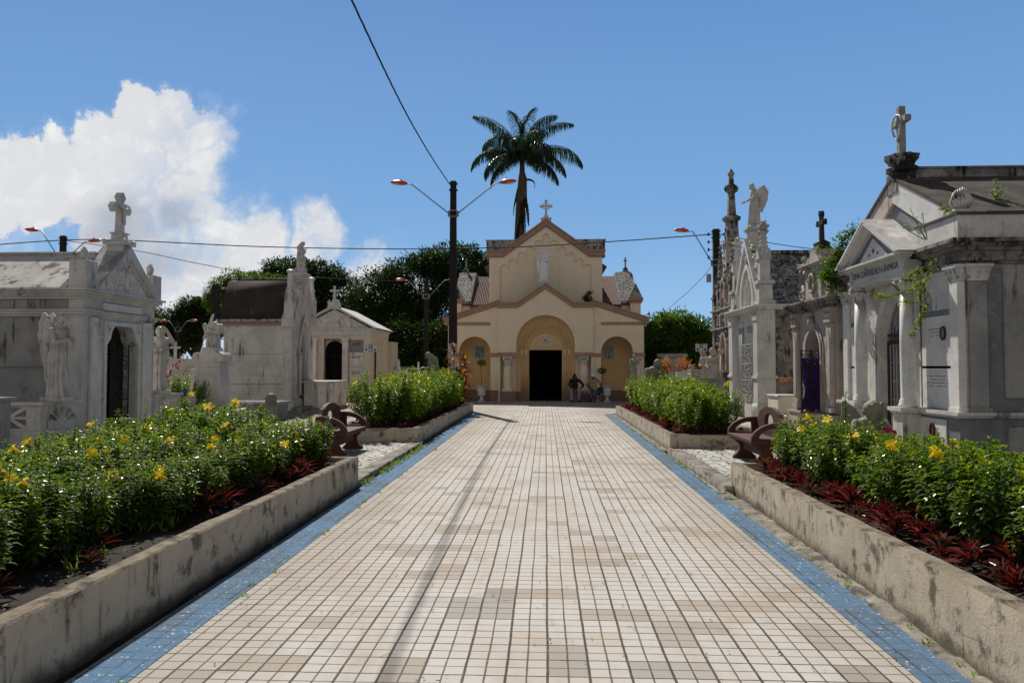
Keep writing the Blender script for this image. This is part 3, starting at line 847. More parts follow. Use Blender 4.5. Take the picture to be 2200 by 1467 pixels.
# aisles --------------------------------------------------------
for sx in (-1, 1):
    ol = [(sx * 2.28, 0), (sx * 2.66, 0)]
    ar = arc(sx * 3.43, 2.34, .77, 180, 0, 20) if sx > 0 else arc(sx * 3.43, 2.34, .77, 0, 180, 20)
    ol += ar + [(sx * 4.2, 0), (sx * 4.72, 0), (sx * 4.72, 3.82), (sx * 2.28, 4.62)]
    a_ = MB().slab(ol, .15, .42)
    part('niche_wall', MB().box(min(sx * 2.6, sx * 4.299), max(sx * 2.6, sx * 4.299), 1.301, 1.40, 0, 3.6), 'plaster_gold_bounce', ch)
    a_.box(min(sx * 4.3, sx * 4.719), max(sx * 4.3, sx * 4.719), .42, 9.5, 0, 3.6)
    a_.box(min(sx * 2.4, sx * 2.62), max(sx * 2.4, sx * 2.62), .42, 1.30, 0, 3.6)
    a_.box(min(sx * 2.62, sx * 4.3), max(sx * 2.62, sx * 4.3), .42, 1.30, 3.2, 3.3)
    part('aisle_wall', a_, 'plaster', ch)
    c_ = MB()
    def rk(z0, z1, t, y0, y1, xo): c_.slab([(sx * 2.28, z1), (sx * xo, z0), (sx * xo, z0 - t), (sx * 2.28, z1 - t)], y0, y1)
    rk(3.97, 4.82, .16, .05, .149, 4.95); rk(4.01, 4.87, .06, -.01, .049, 5.02); rk(3.83, 4.68, .08, .10, .148, 4.86)
    c_.box(min(sx * 2.67, sx * 4.75), max(sx * 2.67, sx * 4.75), .11, .148, 3.66, 3.80)
    c_.box(min(sx * 4.73, sx * 4.93), max(sx * 4.73, sx * 4.93), .05, 9.5, 3.70, 3.86)
    c_.slab([(sx * 2.28, 4.88), (sx * 5.02, 4.02), (sx * 5.02, 3.97), (sx * 2.28, 4.82)], .15, 9.5)
    part('aisle_cornice', c_, 'plaster_pink', ch)
    cm = MB(); column(cm, sx * 4.46, .24, .45, 2.12, .13, caph=.3)
    c_o = part('column', cm, 'plaster', ch, True)
    cc = MB(); capital(cc, sx * 4.46, .24, 1.80, 2.12, .12, .34); part('capital', cc, 'plaster_white', c_o)
# upper nave front -----------------------------------------------
YU = 1.7
def U(cx_, cy_):   # crop coordinates of the facade -> local x, z at the nave front
    px = cx_ / 3.056 + 940; py = cy_ / 3.056 + 400
    q = at(px, py, 35.9 + YU); return (q.x, q.z)
nf = MB()
zc = U(0, 470)[1]
xl, xr = -2.84, 2.86
xm = (U(712, 0)[0])
zap = U(0, 262)[1]
ed = [410, 467, 525, 583, 637, 691, 735, 790, 845, 900, 955, 1010]
tp = [518, 478, 438, 400, 358, 317, 358, 400, 438, 478, 518]
hol = [U(410, 905)]
for i in range(11):
    x0 = U(ed[i], 0)[0]; x1 = U(ed[i + 1], 0)[0]; zt = U(0, tp[i])[1]; r = (x1 - x0) / 2
    hol += arc((x0 + x1) / 2, zt - r, r, 180, 0, 8)
hol += [U(1010, 905)]
kl = U(425, 470)[0]; kr = U(1000, 470)[0]
nf.slab([(xl, 3.8), (xl, zc), (kl, zc), (xm, zap), (kr, zc), (xr, zc), (xr, 3.8)], YU, YU + .08, [hol])
nf.slab([(xl + .01, 3.8), (xl + .01, zc), (kl, zc), (xm, zap), (kr, zc), (xr - .01, zc), (xr - .01, 3.8)], YU + .082, YU + .3)
nf.box(xl, xl + .2, YU + .3, 12, 3.8, zc).box(xr - .2, xr, YU + .3, 12, 3.8, zc)
part('nave_wall', nf, 'plaster', ch)
nc = MB()
zA = U(0, 225)[1]
def chev(xe0, xe1, k0, k1, ze, za, t, y0, y1, mb):
    mb.slab([(xe0, ze), (k0, ze), (xm, za), (k1, ze), (xe1, ze), (xe1, ze - t), (k1 - .03, ze - t), (xm, za - t * 1.2), (k0 + .03, ze - t), (xe0, ze - t)], y0, y1)
chev(xl - .12, xr + .12, kl - .02, kr + .02, zc + .28, zA - .03, .22, YU - .12, YU - .001, nc)
chev(xl - .17, xr + .17, kl - .03, kr + .03, zc + .33, zA + .03, .08, YU - .19, YU - .121, nc)
chev(xl - .03, xr + .03, kl, kr, zc + .08, zA - .25, .10, YU - .05, YU - .002, nc)
chev(xl - .12, xr + .12, kl - .02, kr + .02, zc + .28, zA - .03, .26, YU + .303, YU + .42, nc)
nc.slab([(xl - .12, zc + .28), (kl, zc + .28), (xm, zA - .03), (kr, zc + .28), (xr + .12, zc + .28), (xr + .12, zc + .02), (kr, zc + .02), (xm, zap + .02), (kl, zc + .02), (xl - .12, zc + .02)], YU + .001, YU + .302)
part('nave_cornice', nc, 'plaster_pink', ch)
zt = U(0, 352)[1]
for (xa, xb) in ((xl - .18, -1.2), (1.25, xr + .18)):
    part('parapet', MB().box(xa, xb, YU + .43, YU + .9, zc + .05, zt).box(xa - .04, xb + .04, YU + .425, YU + .95, zt, zt + .05), 'parapet', ch)
nr = MB().slab([(xl - .3, zc - .35), (0, zA - .35), (xr + .3, zc - .35), (xr + .3, zc - .42), (0, zA - .45), (xl - .3, zc - .42)], YU + .95, 12)
part('nave_roof', nr, 'fibre_cement', ch)
fc = MB()
zb = U(0, 228)[1] + .02
fc.slab([(xm - .26, zb - .10), (xm - .24, zb + .02), (xm - .16, zb + .06), (xm - .08, zb + .22), (xm + .08, zb + .22), (xm + .16, zb + .06), (xm + .24, zb + .02), (xm + .26, zb - .10), (xm, zb + .08)], YU - .16, YU + .08)
for sx in (-1, 1): fc.ell((xm + sx * .22, YU - .06, zb + .05), (.07, .09, .06))
cross(fc, xm, YU - .04, zb + .2, .72, .25, .09, .10, 'celtic', zb + .66)
part('finial_cross', fc, 'statue', ch)
# transepts --------------------------------------------------------
for sx in (-1, 1):
    ye, yr = 5.6, 9.1
    ze, zr = ZZ(653, 35.9 + ye), ZZ(594, 35.9 + yr)
    xo = 4.15; x2 = 5.15
    rf = MB(); n = 34; vs = []
    for i in range(n * 4 + 1):
        x = 2.6 + (xo - 2.6 + .1) * i / (n * 4)
        h = .032 * math.cos(2 * PI * i / 8.0)
        vs += [(sx * x, ye - .15, ze + h - .05), (sx * x, yr, zr + h)]
    rf.add(vs, [(2 * i, 2 * i + 2, 2 * i + 3, 2 * i + 1) for i in range(n * 4)])
    rf.slab([(ye, ze - .1), (yr, zr - .06), (yr + 3.5, ze), (yr + 3.5, ze - .3), (ye, ze - .3)], *sorted((sx * 2.6, sx * (xo + .05))), axis='x')
    part('transept_roof', rf, 'fibre_cement', ch)
    tw = MB().slab([(ye + .1, 3), (ye + .1, ze - .1), (yr, zr - .1), (yr + 3.4, ze - .1), (yr + 3.4, 3)], *sorted((sx * (xo + .06), sx * (x2 - .05))), axis='x')
    tw.box(*sorted((sx * 2.6, sx * xo)), ye + .08, ye + .3, 3, ze - .3)
    part('transept_wall', tw, 'plaster', ch)
    cp = MB().slab([(ye - .1, ze + .02), (ye - .1, ze + .16), (yr - .35, zr + .2), (yr + .35, zr + .2), (yr + 3.5, ze + .16), (yr + 3.5, ze), (yr, zr + .02)], *sorted((sx * (xo), sx * x2)), axis='x')
    part('transept_coping', cp, 'roof_scaly', ch)
    g_ = MB()
    xc = sx * 4.95; zz0 = ZZ(652, 35.9 + ye); zz1 = ZZ(614, 35.9 + ye)
    g_.slab([(xc - .40, zz0 + .25), (xc, zz1 + .1), (xc + .40, zz0 + .25)], ye - .32, ye + .3)
    part('gablet', g_, 'parapet', ch)
    g2 = MB().box(xc - .42, xc + .42, ye - .36, ye + .34, zz0 + .12, zz0 + .25).box(xc - .36, xc + .36, ye - .3, ye + .28, zz0, zz0 + .12)
    part('gablet_cornice', g2, 'plaster_pink', ch)
    part('corner_pier', MB().box(xc - .28, xc + .28, ye - .24, ye + .3, 3.2, zz0), 'plaster', ch)
    f = MB().lathe([(.22, 0), (.24, .08), (.14, .12), (.17, .22), (.10, .3), (.05, .34)], (sx * 4.8, yr, zr + .2), 10)
    cross(f, sx * 4.8, yr, zr + .5, .62, .10, .085, .10, 'plain')
    part('finial_cross', f, 'parapet', ch)
# posters hung in the niches
for nm, pm, x, z, w, h, lb in (('wall_poster', 'poster_teal', XX(1030.5, 37.2), ZZ(757, 37.2), .46, .58, 'teal religious poster showing a robed figure in the left niche of the chapel'),
                               ('wall_poster', 'poster_pale', XX(1308.5, 37.2), ZZ(757, 37.2), .46, .62, 'faded grey religious poster in the right niche of the chapel')):
    o = MB().box(-w / 2, w / 2, -.008, 0, -h / 2, h / 2).build(nm, pm, None, loc=(x, 37.19, z))
    tag(o, lb, 'poster')
# ============================================================= MAUSOLEUMS
def L(o, x, y, z):      # local -> world helper (unused parts keep identity transforms)
    return o.matrix_world @ Vector((x, y, z))
def prism_y(mb, pts, y0, y1): return mb.slab(pts, y0, y1)
def mould(mb, x0, x1, y0, y1, z, steps, sides='flr'):
    """stack of projecting courses round a box footprint: steps = [(dz, projection)]"""
    for (dz, p) in steps:
        mb.box(x0 - p, x1 + p, y0 - p, y1, z, z + dz)
        z += dz
    return z
def scroll(mb, cx, y, cz, r, sx=1, turns=1.6, t=.02, a0=90):
    pts = []
    n = int(turns * 14)
    for i in range(n + 1):
        k = i / n
        a = R(a0) + sx * k * turns * 2 * PI
        rr = r * (1 - .85 * k)
        pts.append((cx + rr * math.cos(a), y, cz + rr * math.sin(a)))
    return mb.tube(pts, t, 5)
def shell(mb, x, y, z, w, h, n=7, d=.10):
    """palmette: upright ribs fanning out"""
    for i in range(n):
        k = (i - (n - 1) / 2) / ((n - 1) / 2)
        top = (x + k * w * .5, y, z + h * (1 - .25 * k * k))
        mb.tube([(x + k * w * .22, y, z), (x + k * w * .42, y - .01, z + h * .55), top], [w * .07, w * .09, w * .055], 7)
    return mb
def grille(mb, x0, x1, z0, z1, y, style='scroll', t=.012, n=4):
    w = x1 - x0
    for x in (x0 + t, (x0 + x1) / 2, x1 - t): mb.tube([(x, y, z0), (x, y, z1)], t * 1.3, 4)
    for z in (z0 + .02, z0 + (z1 - z0) * .16, z0 + (z1 - z0) * .32, z0 + (z1 - z0) * .72, z1 - .02): mb.tube([(x0, y, z), (x1, y, z)], t, 4)
    if style == 'scroll':
        za, zb = z0 + (z1 - z0) * .16, z0 + (z1 - z0) * .32
        k = 4
        for i in range(-k, k + 1):        # lattice
            for s_ in (1, -1):
                p = []
                for j in range(9):
                    xx = x0 + w * (i / k + s_ * j / 8 * (zb - za) / w); zz = za + (zb - za) * j / 8
                    if x0 <= xx <= x1: p.append((xx, y, zz))
                if len(p) > 1: mb.tube(p, t * .7, 4)
        for sx in (-1, 1):
            for leaf in (0, 1):
                cx = x0 + w * (.25 + .5 * leaf)
                for q in range(5):
                    cz = z0 + (z1 - z0) * (.38 + .135 * q)
                    scroll(mb, cx + sx * w * .10, y, cz, w * .10, sx, 1.4, t * .7, 90 if q % 2 else -90)
        for leaf in (0, 1):
            cx = x0 + w * (.25 + .5 * leaf)
            scroll(mb, cx, y, z0 + (z1 - z0) * .08, w * .11, 1, 1.2, t * .7)
    else:
        for i in range(1, n * 2):
            x = x0 + w * i / (n * 2)
            mb.tube([(x, y, z0), (x, y, z1)], t * .7, 4)
    return mb
def plaque(o, x, z, w, h, y, seed, rows=4, m='marble_clean', axis=None, letter='lettering_soft', lh=.018):
    p = part('plaque', MB().box(x - w / 2, x + w / 2, y - .02, y, z - h / 2, z + h / 2), m, o)
    t = MB(); textlines(t, x - w * .42, x + w * .42, y - .021, z + h * .26, rows, .055, seed, lh)
    if t.v: part('inscription', t, letter, p)
    return p

# ------------------------------------------------------------- left white temple with trefoil cross
o = thing('mausoleum', 'white marble mausoleum at the far left with a tall trefoil cross on its pointed gable', 'mausoleum', (-9.5, 16.32, 0), R(90))
w = MB()
w.slab([(-1.40, 0), (-1.40, 3.1), (1.40, 3.1), (1.40, 0), (.62, 0), (.62, 2.10), (.50, 2.22), (.44, 2.40), (.33, 2.52), (-.33, 2.52), (-.44, 2.40), (-.50, 2.22), (-.62, 2.10), (-.62, 0)], 0, .30)
part('facade', w, 'marble', o)
w = MB().box(-1.38, -1.15, .302, 5.6, 0, 3.1).box(1.15, 1.38, .302, 5.6, 0, 3.1).box(-1.15, 1.15, 5.4, 5.6, 0, 3.1)
w.box(-1.41, -1.38, .34, 5.5, 1.62, 1.635)
part('side_wall', w, 'marble_dull', o)
c = MB()
mould(c, -1.40, 1.40, 0, 5.6, 2.66, [(.05, .02), (.06, .06), (.035, .09)])
part('lower_cornice', c, 'marble', o)
c = MB()
mould(c, -1.40, 1.40, 0, 5.6, 3.02, [(.06, .03), (.05, .08), (.06, .13), (.045, .19)])
part('cornice', c, 'marble', o)
rf = MB()
rf.slab([(-1.52, 3.236), (-.42, 4.02), (.42, 4.02), (1.52, 3.236)], .45, 5.6)
part('roof', rf, 'roof_marble', o)
part('ridge', MB().box(-.30, .30, .45, 5.6, 4.0, 4.12).box(-.36, .36, .42, 5.65, 4.12, 4.16), 'marble', o)
gb = MB()
A = 1.18; zg = 3.24; za = 4.22
gb.slab([(-A, zg), (0, za), (A, zg)], -.10, .38)
part('gable', gb, 'marble_clean', o)
rk = MB()
for (e, y0, d) in ((.0, -.20, .13), (.05, -.15, .22)):
    rk.slab([(-A - .06 + e, zg), (0, za + .10 - e), (A + .06 - e, zg), (A - d, zg), (0, za - d * 1.35), (-A + d, zg)], y0, y0 + .05)
rk.slab([(-A - .08, zg - .002), (0, za + .13), (A + .08, zg - .002), (A + .0, zg - .002), (0, za + .03), (-A, zg - .002)], -.18, .45)
part('raking_cornice', rk, 'marble', o)
rl = MB()
q = random.Random(3)
for i in range(60):
    x = q.uniform(-.55, .55); z = zg + .12 + q.random() * (.75 - abs(x))
    if z - zg > .9 - abs(x) * 1.15: continue
    if abs(x) < .10 and z < zg + .6: continue
    rl.ell((x, -.105, z), (q.uniform(.02, .05), .03, q.uniform(.02, .05)), (0, q.uniform(0, 3), 0), 7)
rl.slab([(-.10, zg + .08), (-.03, zg + .62), (.03, zg + .62), (.10, zg + .08)], -.13, -.10)
for sx in (-1, 1): scroll(rl, sx * .42, -.11, zg + .17, .11, sx, 1.3, .018)
part('gable_relief', rl, 'marble_clean', o, True)
for sx in (-1, 1):
    a_ = MB().bbox(sx * 1.30 - .19, sx * 1.30 + .19, -.12, .26, 3.23, 3.82, .008)
    b_ = part('acroterion', a_, 'marble', o)
    s_ = shell(MB(), sx * 1.30 - .06, .02, 3.81, .22, .30, 5); shell(s_, sx * 1.30 + .08, .14, 3.81, .22, .28, 5)
    part('palmette', s_, 'marble', b_, True)
for sx in (-1, 1):
    x = sx * 1.0
    p = MB().bbox(x - .19, x + .19, -.07, .001, .3, 2.66, .012)
    p.box(x - .21, x + .21, -.085, -.02, 2.22, 2.27).box(x - .21, x + .21, -.085, -.02, 1.0, 1.04).box(x - .21, x + .21, -.085, -.02, .30, .42)
    for i in range(5): p.box(x - .11 + i * .05, x - .085 + i * .05, -.080, -.069, .48, .92)
    for i in range(3): scroll(p, x - .08 + .08 * i, -.075, 2.50 - .07 * (i % 2), .06, 1 if i % 2 else -1, 1.1, .012)
    part('pilaster', p, 'marble_clean', o)
fr = MB()
fr.slab([(-.72, 0), (-.72, 2.60), (.72, 2.60), (.72, 0), (.621, 0), (.621, 2.10), (.50, 2.22), (.44, 2.40), (.33, 2.52), (-.33, 2.52), (-.44, 2.40), (-.50, 2.22), (-.621, 2.10), (-.621, 0)], -.06, -.001)
for sx in (-1, 1):
    scroll(fr, sx * .60, -.07, 2.44, .10, sx, 1.3, .02)
    for i in range(14): fr.ell((sx * .67 + .012 * (-1) ** i, -.062, .5 + i * .115), (.022, .014, .035), (0, .5 * (-1) ** i, 0), 6)
part('door_frame', fr, 'marble_clean', o)
part('grille_door', grille(MB(), -.61, .61, .10, 2.55, .16, 'scroll'), 'iron', o)
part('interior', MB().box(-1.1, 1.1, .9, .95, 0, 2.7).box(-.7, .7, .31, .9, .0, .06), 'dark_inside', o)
part('frieze_tablet', MB().bbox(-.75, .75, -.05, .001, 2.83, 3.0, .01), 'marble_clean', o)
part('plinth', MB().box(-1.48, -.62, -.10, 5.7, 0, .30).box(.62, 1.48, -.10, 5.7, 0, .30), 'marble', o)
cb = MB()
cb.box(-.17, .17, -.10, .26, 3.95, 4.34).box(-.24, .24, -.17, .33, 4.34, 4.40)
for sx in (-1, 1):
    for sy in (-1, 1): cb.ell((sx * .2, .08 + sy * .2, 4.43), (.07, .07, .05))
cb.box(-.20, .20, -.13, .29, 4.40, 4.44).taper(0, .08, 4.44, 4.60, .13, .13, .12, .12).box(-.15, .15, -.07, .23, 4.60, 4.63)
cx_ = part('cross', cross(cb, 0, .08, 4.63, .80, .24, .13, .12, 'trefoil', 5.18), 'marble', o)
b = MB().cap((0, -.02, 5.01), (0, -.02, 5.16), .035, .045).cap((0, -.02, 5.01), (.01, -.03, 4.83), .035, .025).cap((0, -.02, 5.16), (-.17, -.01, 5.21), .022, .018).cap((0, -.02, 5.16), (.17, -.01, 5.21), .022, .018).ell((.02, -.04, 5.25), (.032, .035, .042))
part('crucifix_figure', b, 'marble', cx_, True)

# marble balustrade in front of it
def balustrade(label, loc, rz, w1, w2, far):
    """corner: run w1 along local x, return w2 along local y"""
    o = thing('marble_balustrade', label, 'balustrade', loc, rz)
    def panel(x0, x1, fan):
        cx = (x0 + x1) / 2; h = []
        s_ = (x1 - x0) * .40; zc_ = .66
        s2 = min(s_, .20)
        if not fan:
            for i in range(8):
                a0 = i * 45 + 7; a1 = i * 45 + 38
                def pt(a, k):
                    c_, n_ = math.cos(R(a)), math.sin(R(a)); q_ = max(abs(c_), abs(n_))
                    return (cx + s_ * c_ / q_ * k, zc_ + s2 * n_ / q_ * k)
                h.append([pt(a0 if i % 2 == 0 else a0, 1), pt(a1, 1), pt((a0 + a1) / 2, .30)])
        else:
            for i in range(5):
                a0 = 14 + i * 32; a1 = a0 + 24
                h.append([(cx + s_ * .4 * math.cos(R(a0)), .55 + .10 * math.sin(R(a0)))] + [(cx + s_ * (1.0 if (k % 2) else .93) * math.cos(R(a0 + (a1 - a0) * k / 4)), .55 + .30 * math.sin(R(a0 + (a1 - a0) * k / 4)) * (1.0 if (k % 2) else .93)) for k in range(5)] + [(cx + s_ * .4 * math.cos(R(a1)), .55 + .10 * math.sin(R(a1)))])
        return h
    m1 = MB().slab([(0, .42), (w1, .42), (w1, .90), (0, .90)], 0, .07, panel(.08, w1 - .06, True))
    part('pierced_panel', m1, 'marble', o)
    m2 = MB()
    t = MB().slab([(0, .42), (w2, .42), (w2, .90), (0, .90)], 0, .07, panel(.10, min(w2, 1.0) - .1, False))
    if w2 > 1.3: t = MB().slab([(0, .42), (w2, .42), (w2, .90), (0, .90)], 0, .07, panel(.12, .98, False) + panel(1.2, 2.05, False))
    M = Matrix.Translation((0 if not far else w1, .072, 0)) @ Matrix.Rotation(R(90), 4, 'Z')
    if far: M = Matrix.Translation((w1, .072, 0)) @ Matrix.Rotation(R(90), 4, 'Z')
    else: M = Matrix.Translation((.07, .072, 0)) @ Matrix.Rotation(R(90), 4, 'Z')
    part('pierced_panel', MB().join(t, M), 'marble', o)
    xa = -.03 if not far else w1 - .10
    part('base', MB().box(-.03, w1 + .03, -.03, .10, 0, .418).box(xa, xa + .13, .101, w2 + .1, 0, .418), 'marble', o)
    part('rail', MB().box(-.05, w1 + .04, -.05, .13, .902, .96).box(xa - .02, xa + .15, .131, w2 + .1, .902, .96), 'marble', o)
    return o
balustrade('low pierced marble balustrade carrying the weeping angel at the far left', (-9.45, 13.62, 0), R(90), 1.25, 2.3, False)
balustrade('low pierced marble balustrade beyond the dark door of the far left mausoleum', (-9.45, 17.72, 0), R(90), 1.3, 2.3, True)
p = MB().box(-.4, .0, -.2, .2, 0, 1.05).box(-.5, .06, -.26, .26, 1.05, 1.10)
o = p.build('tomb_pillar', 'marble_dull', None, loc=(XX(7, 12.2), 12.2, 0))
tag(o, 'grey stone tomb pillar cut off by the left edge of the photo', 'pillar')

# ------------------------------------------------------------- left dark-roofed gothic chapel tomb
o = thing('mausoleum', 'grey marble gothic mausoleum with brown steep roof and a veiled statue on its gable', 'mausoleum', (-9.5, 28.85, 0), R(90))
hw = 1.30
f = MB()
door = gothic_arch(0, .62, .0, 2.1, 3.05)
f.slab([(-hw, 0), (-hw, 3.35), (0, 5.25), (hw, 3.35), (hw, 0)] + door, 0, .28)
part('facade', f, 'marble', o)
f = MB()
for (wd, zt, y0, y1) in ((.86, 3.35, -.05, -.001), (1.10, 3.65, -.09, -.051)):
    i_ = gothic_arch(0, wd - .13, .55, 2.1, zt - .22); o_ = gothic_arch(0, wd, .55, 2.1, zt)
    f.slab(o_ + i_[::-1], y0, y1)
for sx in (-1, 1):
    f.tube([(sx * .40, -.07, .55), (sx * .40, -.07, 2.0)], .035, 8); f.ell((sx * .40, -.07, 2.03), (.065, .065, .06)); f.ell((sx * .40, -.07, 2.16), (.05, .05, .04))
    f.box(*sorted((sx * .66, sx * .68)), -.02, -.001, .8, 3.3); f.box(*sorted((sx * 1.02, sx * 1.04)), -.02, -.001, .8, 3.0)
    f.box(*sorted((sx * .76, sx * .94)), -.035, -.001, .95, 1.25)
f.ell((0, -.02, 4.12), (.13, .04, .18))
part('door_arch', f, 'marble', o)
f = MB()
f.slab([(-hw - .10, 3.14), (0, 5.22), (hw + .10, 3.14), (hw + .10, 3.42), (0, 5.52), (-hw - .10, 3.42)], -.12, .36)
part('raking_cornice', f, 'marble', o)
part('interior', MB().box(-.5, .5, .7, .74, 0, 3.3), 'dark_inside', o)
part('door', grille(MB(), -.30, .30, .5, 2.95, .14, 'bars', n=3), 'iron', o)
part('side_wall', MB().box(-hw + .04, -hw + .30, .282, 2.6, 0, 3.2).box(hw - .30, hw - .04, .282, 2.6, 0, 3.2).box(-hw + .3, hw - .3, 2.4, 2.6, 0, 3.2), 'marble', o)
part('joint', MB().box(-hw + .034, -hw + .0399, .30, 2.58, .985, 1.0), 'iron', o)
part('joint', MB().box(-hw + .034, -hw + .0399, .30, 2.58, 2.12, 2.13), 'iron', o)
part('eave_band', MB().box(-hw - .03, hw + .03, .362, 2.66, 3.2, 3.32), 'plaster_pink', o)
part('eave', MB().box(-hw - .14, hw + .14, .362, 2.8, 3.322, 3.42), 'roof_scaly', o)
rf = MB()
prof = [(-hw - .10, 3.42), (-hw + .10, 3.95), (-hw + .36, 4.5), (-hw + .68, 4.93), (-.12, 5.03)]
rf.slab(prof + [(-p[0], p[1]) for p in prof[::-1]], .365, 2.72)
part('roof', rf, 'roof_brown', o, True)
part('ridge', MB().box(-.3, .3, .365, 2.6, 5.035, 5.10), 'roof_scaly', o)
for sx in (-1, 1):
    x = sx * (hw - .05)
    p = MB().bbox(x - .17, x + .17, -.10, .26, 3.43, 4.35, .01).taper(x, .08, 4.35, 4.65, .17, .17, .10, .10)
    for i in range(6): p.ell((x + .12 * (-1) ** i, .08 - .08, 4.35 + i * .10), (.05, .05, .06), n=7)
    p.taper(x, .08, 4.65, 5.15, .10, .10, .075, .075).lathe([(.10, 5.15), (.15, 5.2), (.15, 5.26), (.08, 5.3)], (x, .08, 0), 10)
    part('pinnacle', p, 'marble', o)
p = MB().box(-.24, .24, -.14, .34, 4.4, 5.22).box(-.30, .30, -.2, .40, 5.22, 5.29)
for i in range(5): p.ell((-.12 + i * .06, -.15, 4.9 + .05 * (i % 2)), (.05, .04, .07), n=7)
part('pedestal', p, 'marble', o)
part('plinth', MB().box(-hw - .06, -.35, -.10, 2.7, 0, .42).box(.35, hw + .06, -.10, 2.7, 0, .42).box(-.34, .34, -.08, .2, 0, .35), 'marble', o)
part('step', MB().box(-hw - .3, hw + .3, -.5, -.101, 0, .14), 'concrete', o)

# ------------------------------------------------------------- cream temple facing the camera
o = thing('mausoleum', 'white plastered temple mausoleum facing the camera with a white cross on its pediment', 'mausoleum', (XX(717, 38), 38, 0))
S = lambda px: XX(px, 38) - XX(717, 38)
hw = 1.88; zc_ = 3.55
f = MB().slab([(-hw, 0), (-hw, zc_), (hw, zc_), (hw, 0), (.52, 0), (.52, 3.12), (-.52, 3.12), (-.52, 0)], 0, .25)
f.box(-hw, -hw + .2, .252, 4.4, 0, zc_).box(hw - .2, hw, .252, 4.4, 0, zc_).box(-hw + .2, hw - .2, 4.2, 4.4, 0, zc_)
part('wall', f, 'annex_wall', o)
c = MB(); mould(c, -hw, hw, 0, 4.4, zc_ - .26, [(.05, .04), (.16, .03), (.05, .08), (.07, .14)])
part('cornice', c, 'stucco_white', o)
g_ = MB(); zt_ = zc_ + .07
g_.slab([(-hw - .02, zt_), (0, 4.62), (hw + .02, zt_)], .05, .25)
part('pediment', g_, 'stucco_white', o)
g_ = MB()
g_.slab([(-hw - .22, zt_), (0, 4.72), (hw + .22, zt_), (hw + .22, zt_ + .09), (0, 4.84), (-hw - .22, zt_ + .09)], -.16, .30)
part('raking_cornice', g_, 'stucco_white', o)
rf = MB(); rf.slab([(-hw - .25, zt_ + .02), (0, 4.74), (hw + .25, zt_ + .02), (hw + .25, zt_ + .06), (0, 4.81), (-hw - .25, zt_ + .06)], .302, 4.6)
part('roof', rf, 'roof_grey', o)
cr = MB().slab([(-.86, 3.63), (-.86, 3.95), (-.80, 4.05), (-.70, 3.98), (-.62, 3.85), (-.5, 3.92), (-.42, 4.15), (-.25, 4.22), (0, 4.27), (.25, 4.22), (.42, 4.15), (.5, 3.92), (.62, 3.85), (.70, 3.98), (.80, 4.05), (.86, 3.95), (.86, 3.63)], -.02, .048)
ring(0, 3.95, .12, .17, -.05, -.021, cr)
for sx in (-1, 1):
    scroll(cr, sx * .35, -.03, 3.85, .13, sx, 1.3, .025); cr.ell((sx * .80, .0, 4.1), (.05, .05, .07))
part('crest_relief', cr, 'stucco_white', o)
p = MB().slab([(-.30, 4.62), (.30, 4.62), (.30, 4.92), (.18, 4.98), (-.18, 4.98), (-.30, 4.92)], -.14, .24)
for sx in (-1, 1): scroll(p, sx * .25, -.15, 4.98, .10, sx, 1.2, .03)
p.ell((0, .05, 5.06), (.13, .12, .09)).ell((0, .05, 5.18), (.08, .08, .07))
part('cross', cross(p, 0, .05, 5.2, .62, .24, .09, .09, 'plain', 5.58), 'stucco_white', o)
for x in (-1.02, .62, ):
    c = MB().bbox(x - .15, x + .15, -.16, -.001, .72, 2.98, .01).box(x - .19, x + .19, -.20, -.001, .62, .74).box(x - .17, x + .17, -.19, -.001, 2.98, 3.05).box(x - .21, x + .21, -.23, -.001, 3.05, 3.13)
    c.box(x - .2, x + .2, -.2, -.001, 0, .62)
    part('pilaster', c, 'marble_clean' if x < 0 else 'marble', o)
part('gate', grille(MB(), -.5, .5, .05, 3.05, .12, 'bars', n=5), 'iron', o)
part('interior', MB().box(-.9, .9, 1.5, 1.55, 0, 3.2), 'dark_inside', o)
kq = MB()
ringpts = gothic_arch(0, .98, .1, 2.5, 3.0); kq.slab([(-.52, .1), (-.52, 3.12), (.52, 3.12), (.52, .1)] + ringpts[::1], .16, .24)
part('door_tympanum', kq, 'annex_wall', o)
for (z, h, mm) in ((2.72, .62, 'marble_grey'), (2.02, .74, 'marble'), (1.18, .9, 'marble')):
    plaque(o, 1.17, z, .72, h, -.012, int(z * 10), 3, mm, letter='lettering', lh=.03)
for (z, h, mm) in ((2.72, .62, 'marble_dull'), (1.95, .8, 'marble_clean'), (1.05, .9, 'marble_clean')):
    plaque(o, -1.50, z, .58, h, -.012, int(z * 10) + 5, 3, mm, letter='lettering', lh=.03)
for i in range(3):
    part('wall_groove', MB().tube([(hw + .004, .75 + i * .95, .6), (hw + .004, .75 + i * .95, 3.1)], .03, 6), 'annex_wall', o, True)
an = MB().box(hw - 1.2, hw + .22, 4.42, 6.1, 0, 3.05).box(hw - 1.25, hw + .26, 4.41, 6.15, 3.05, 3.09)
part('annex', an, 'annex_wall', o)

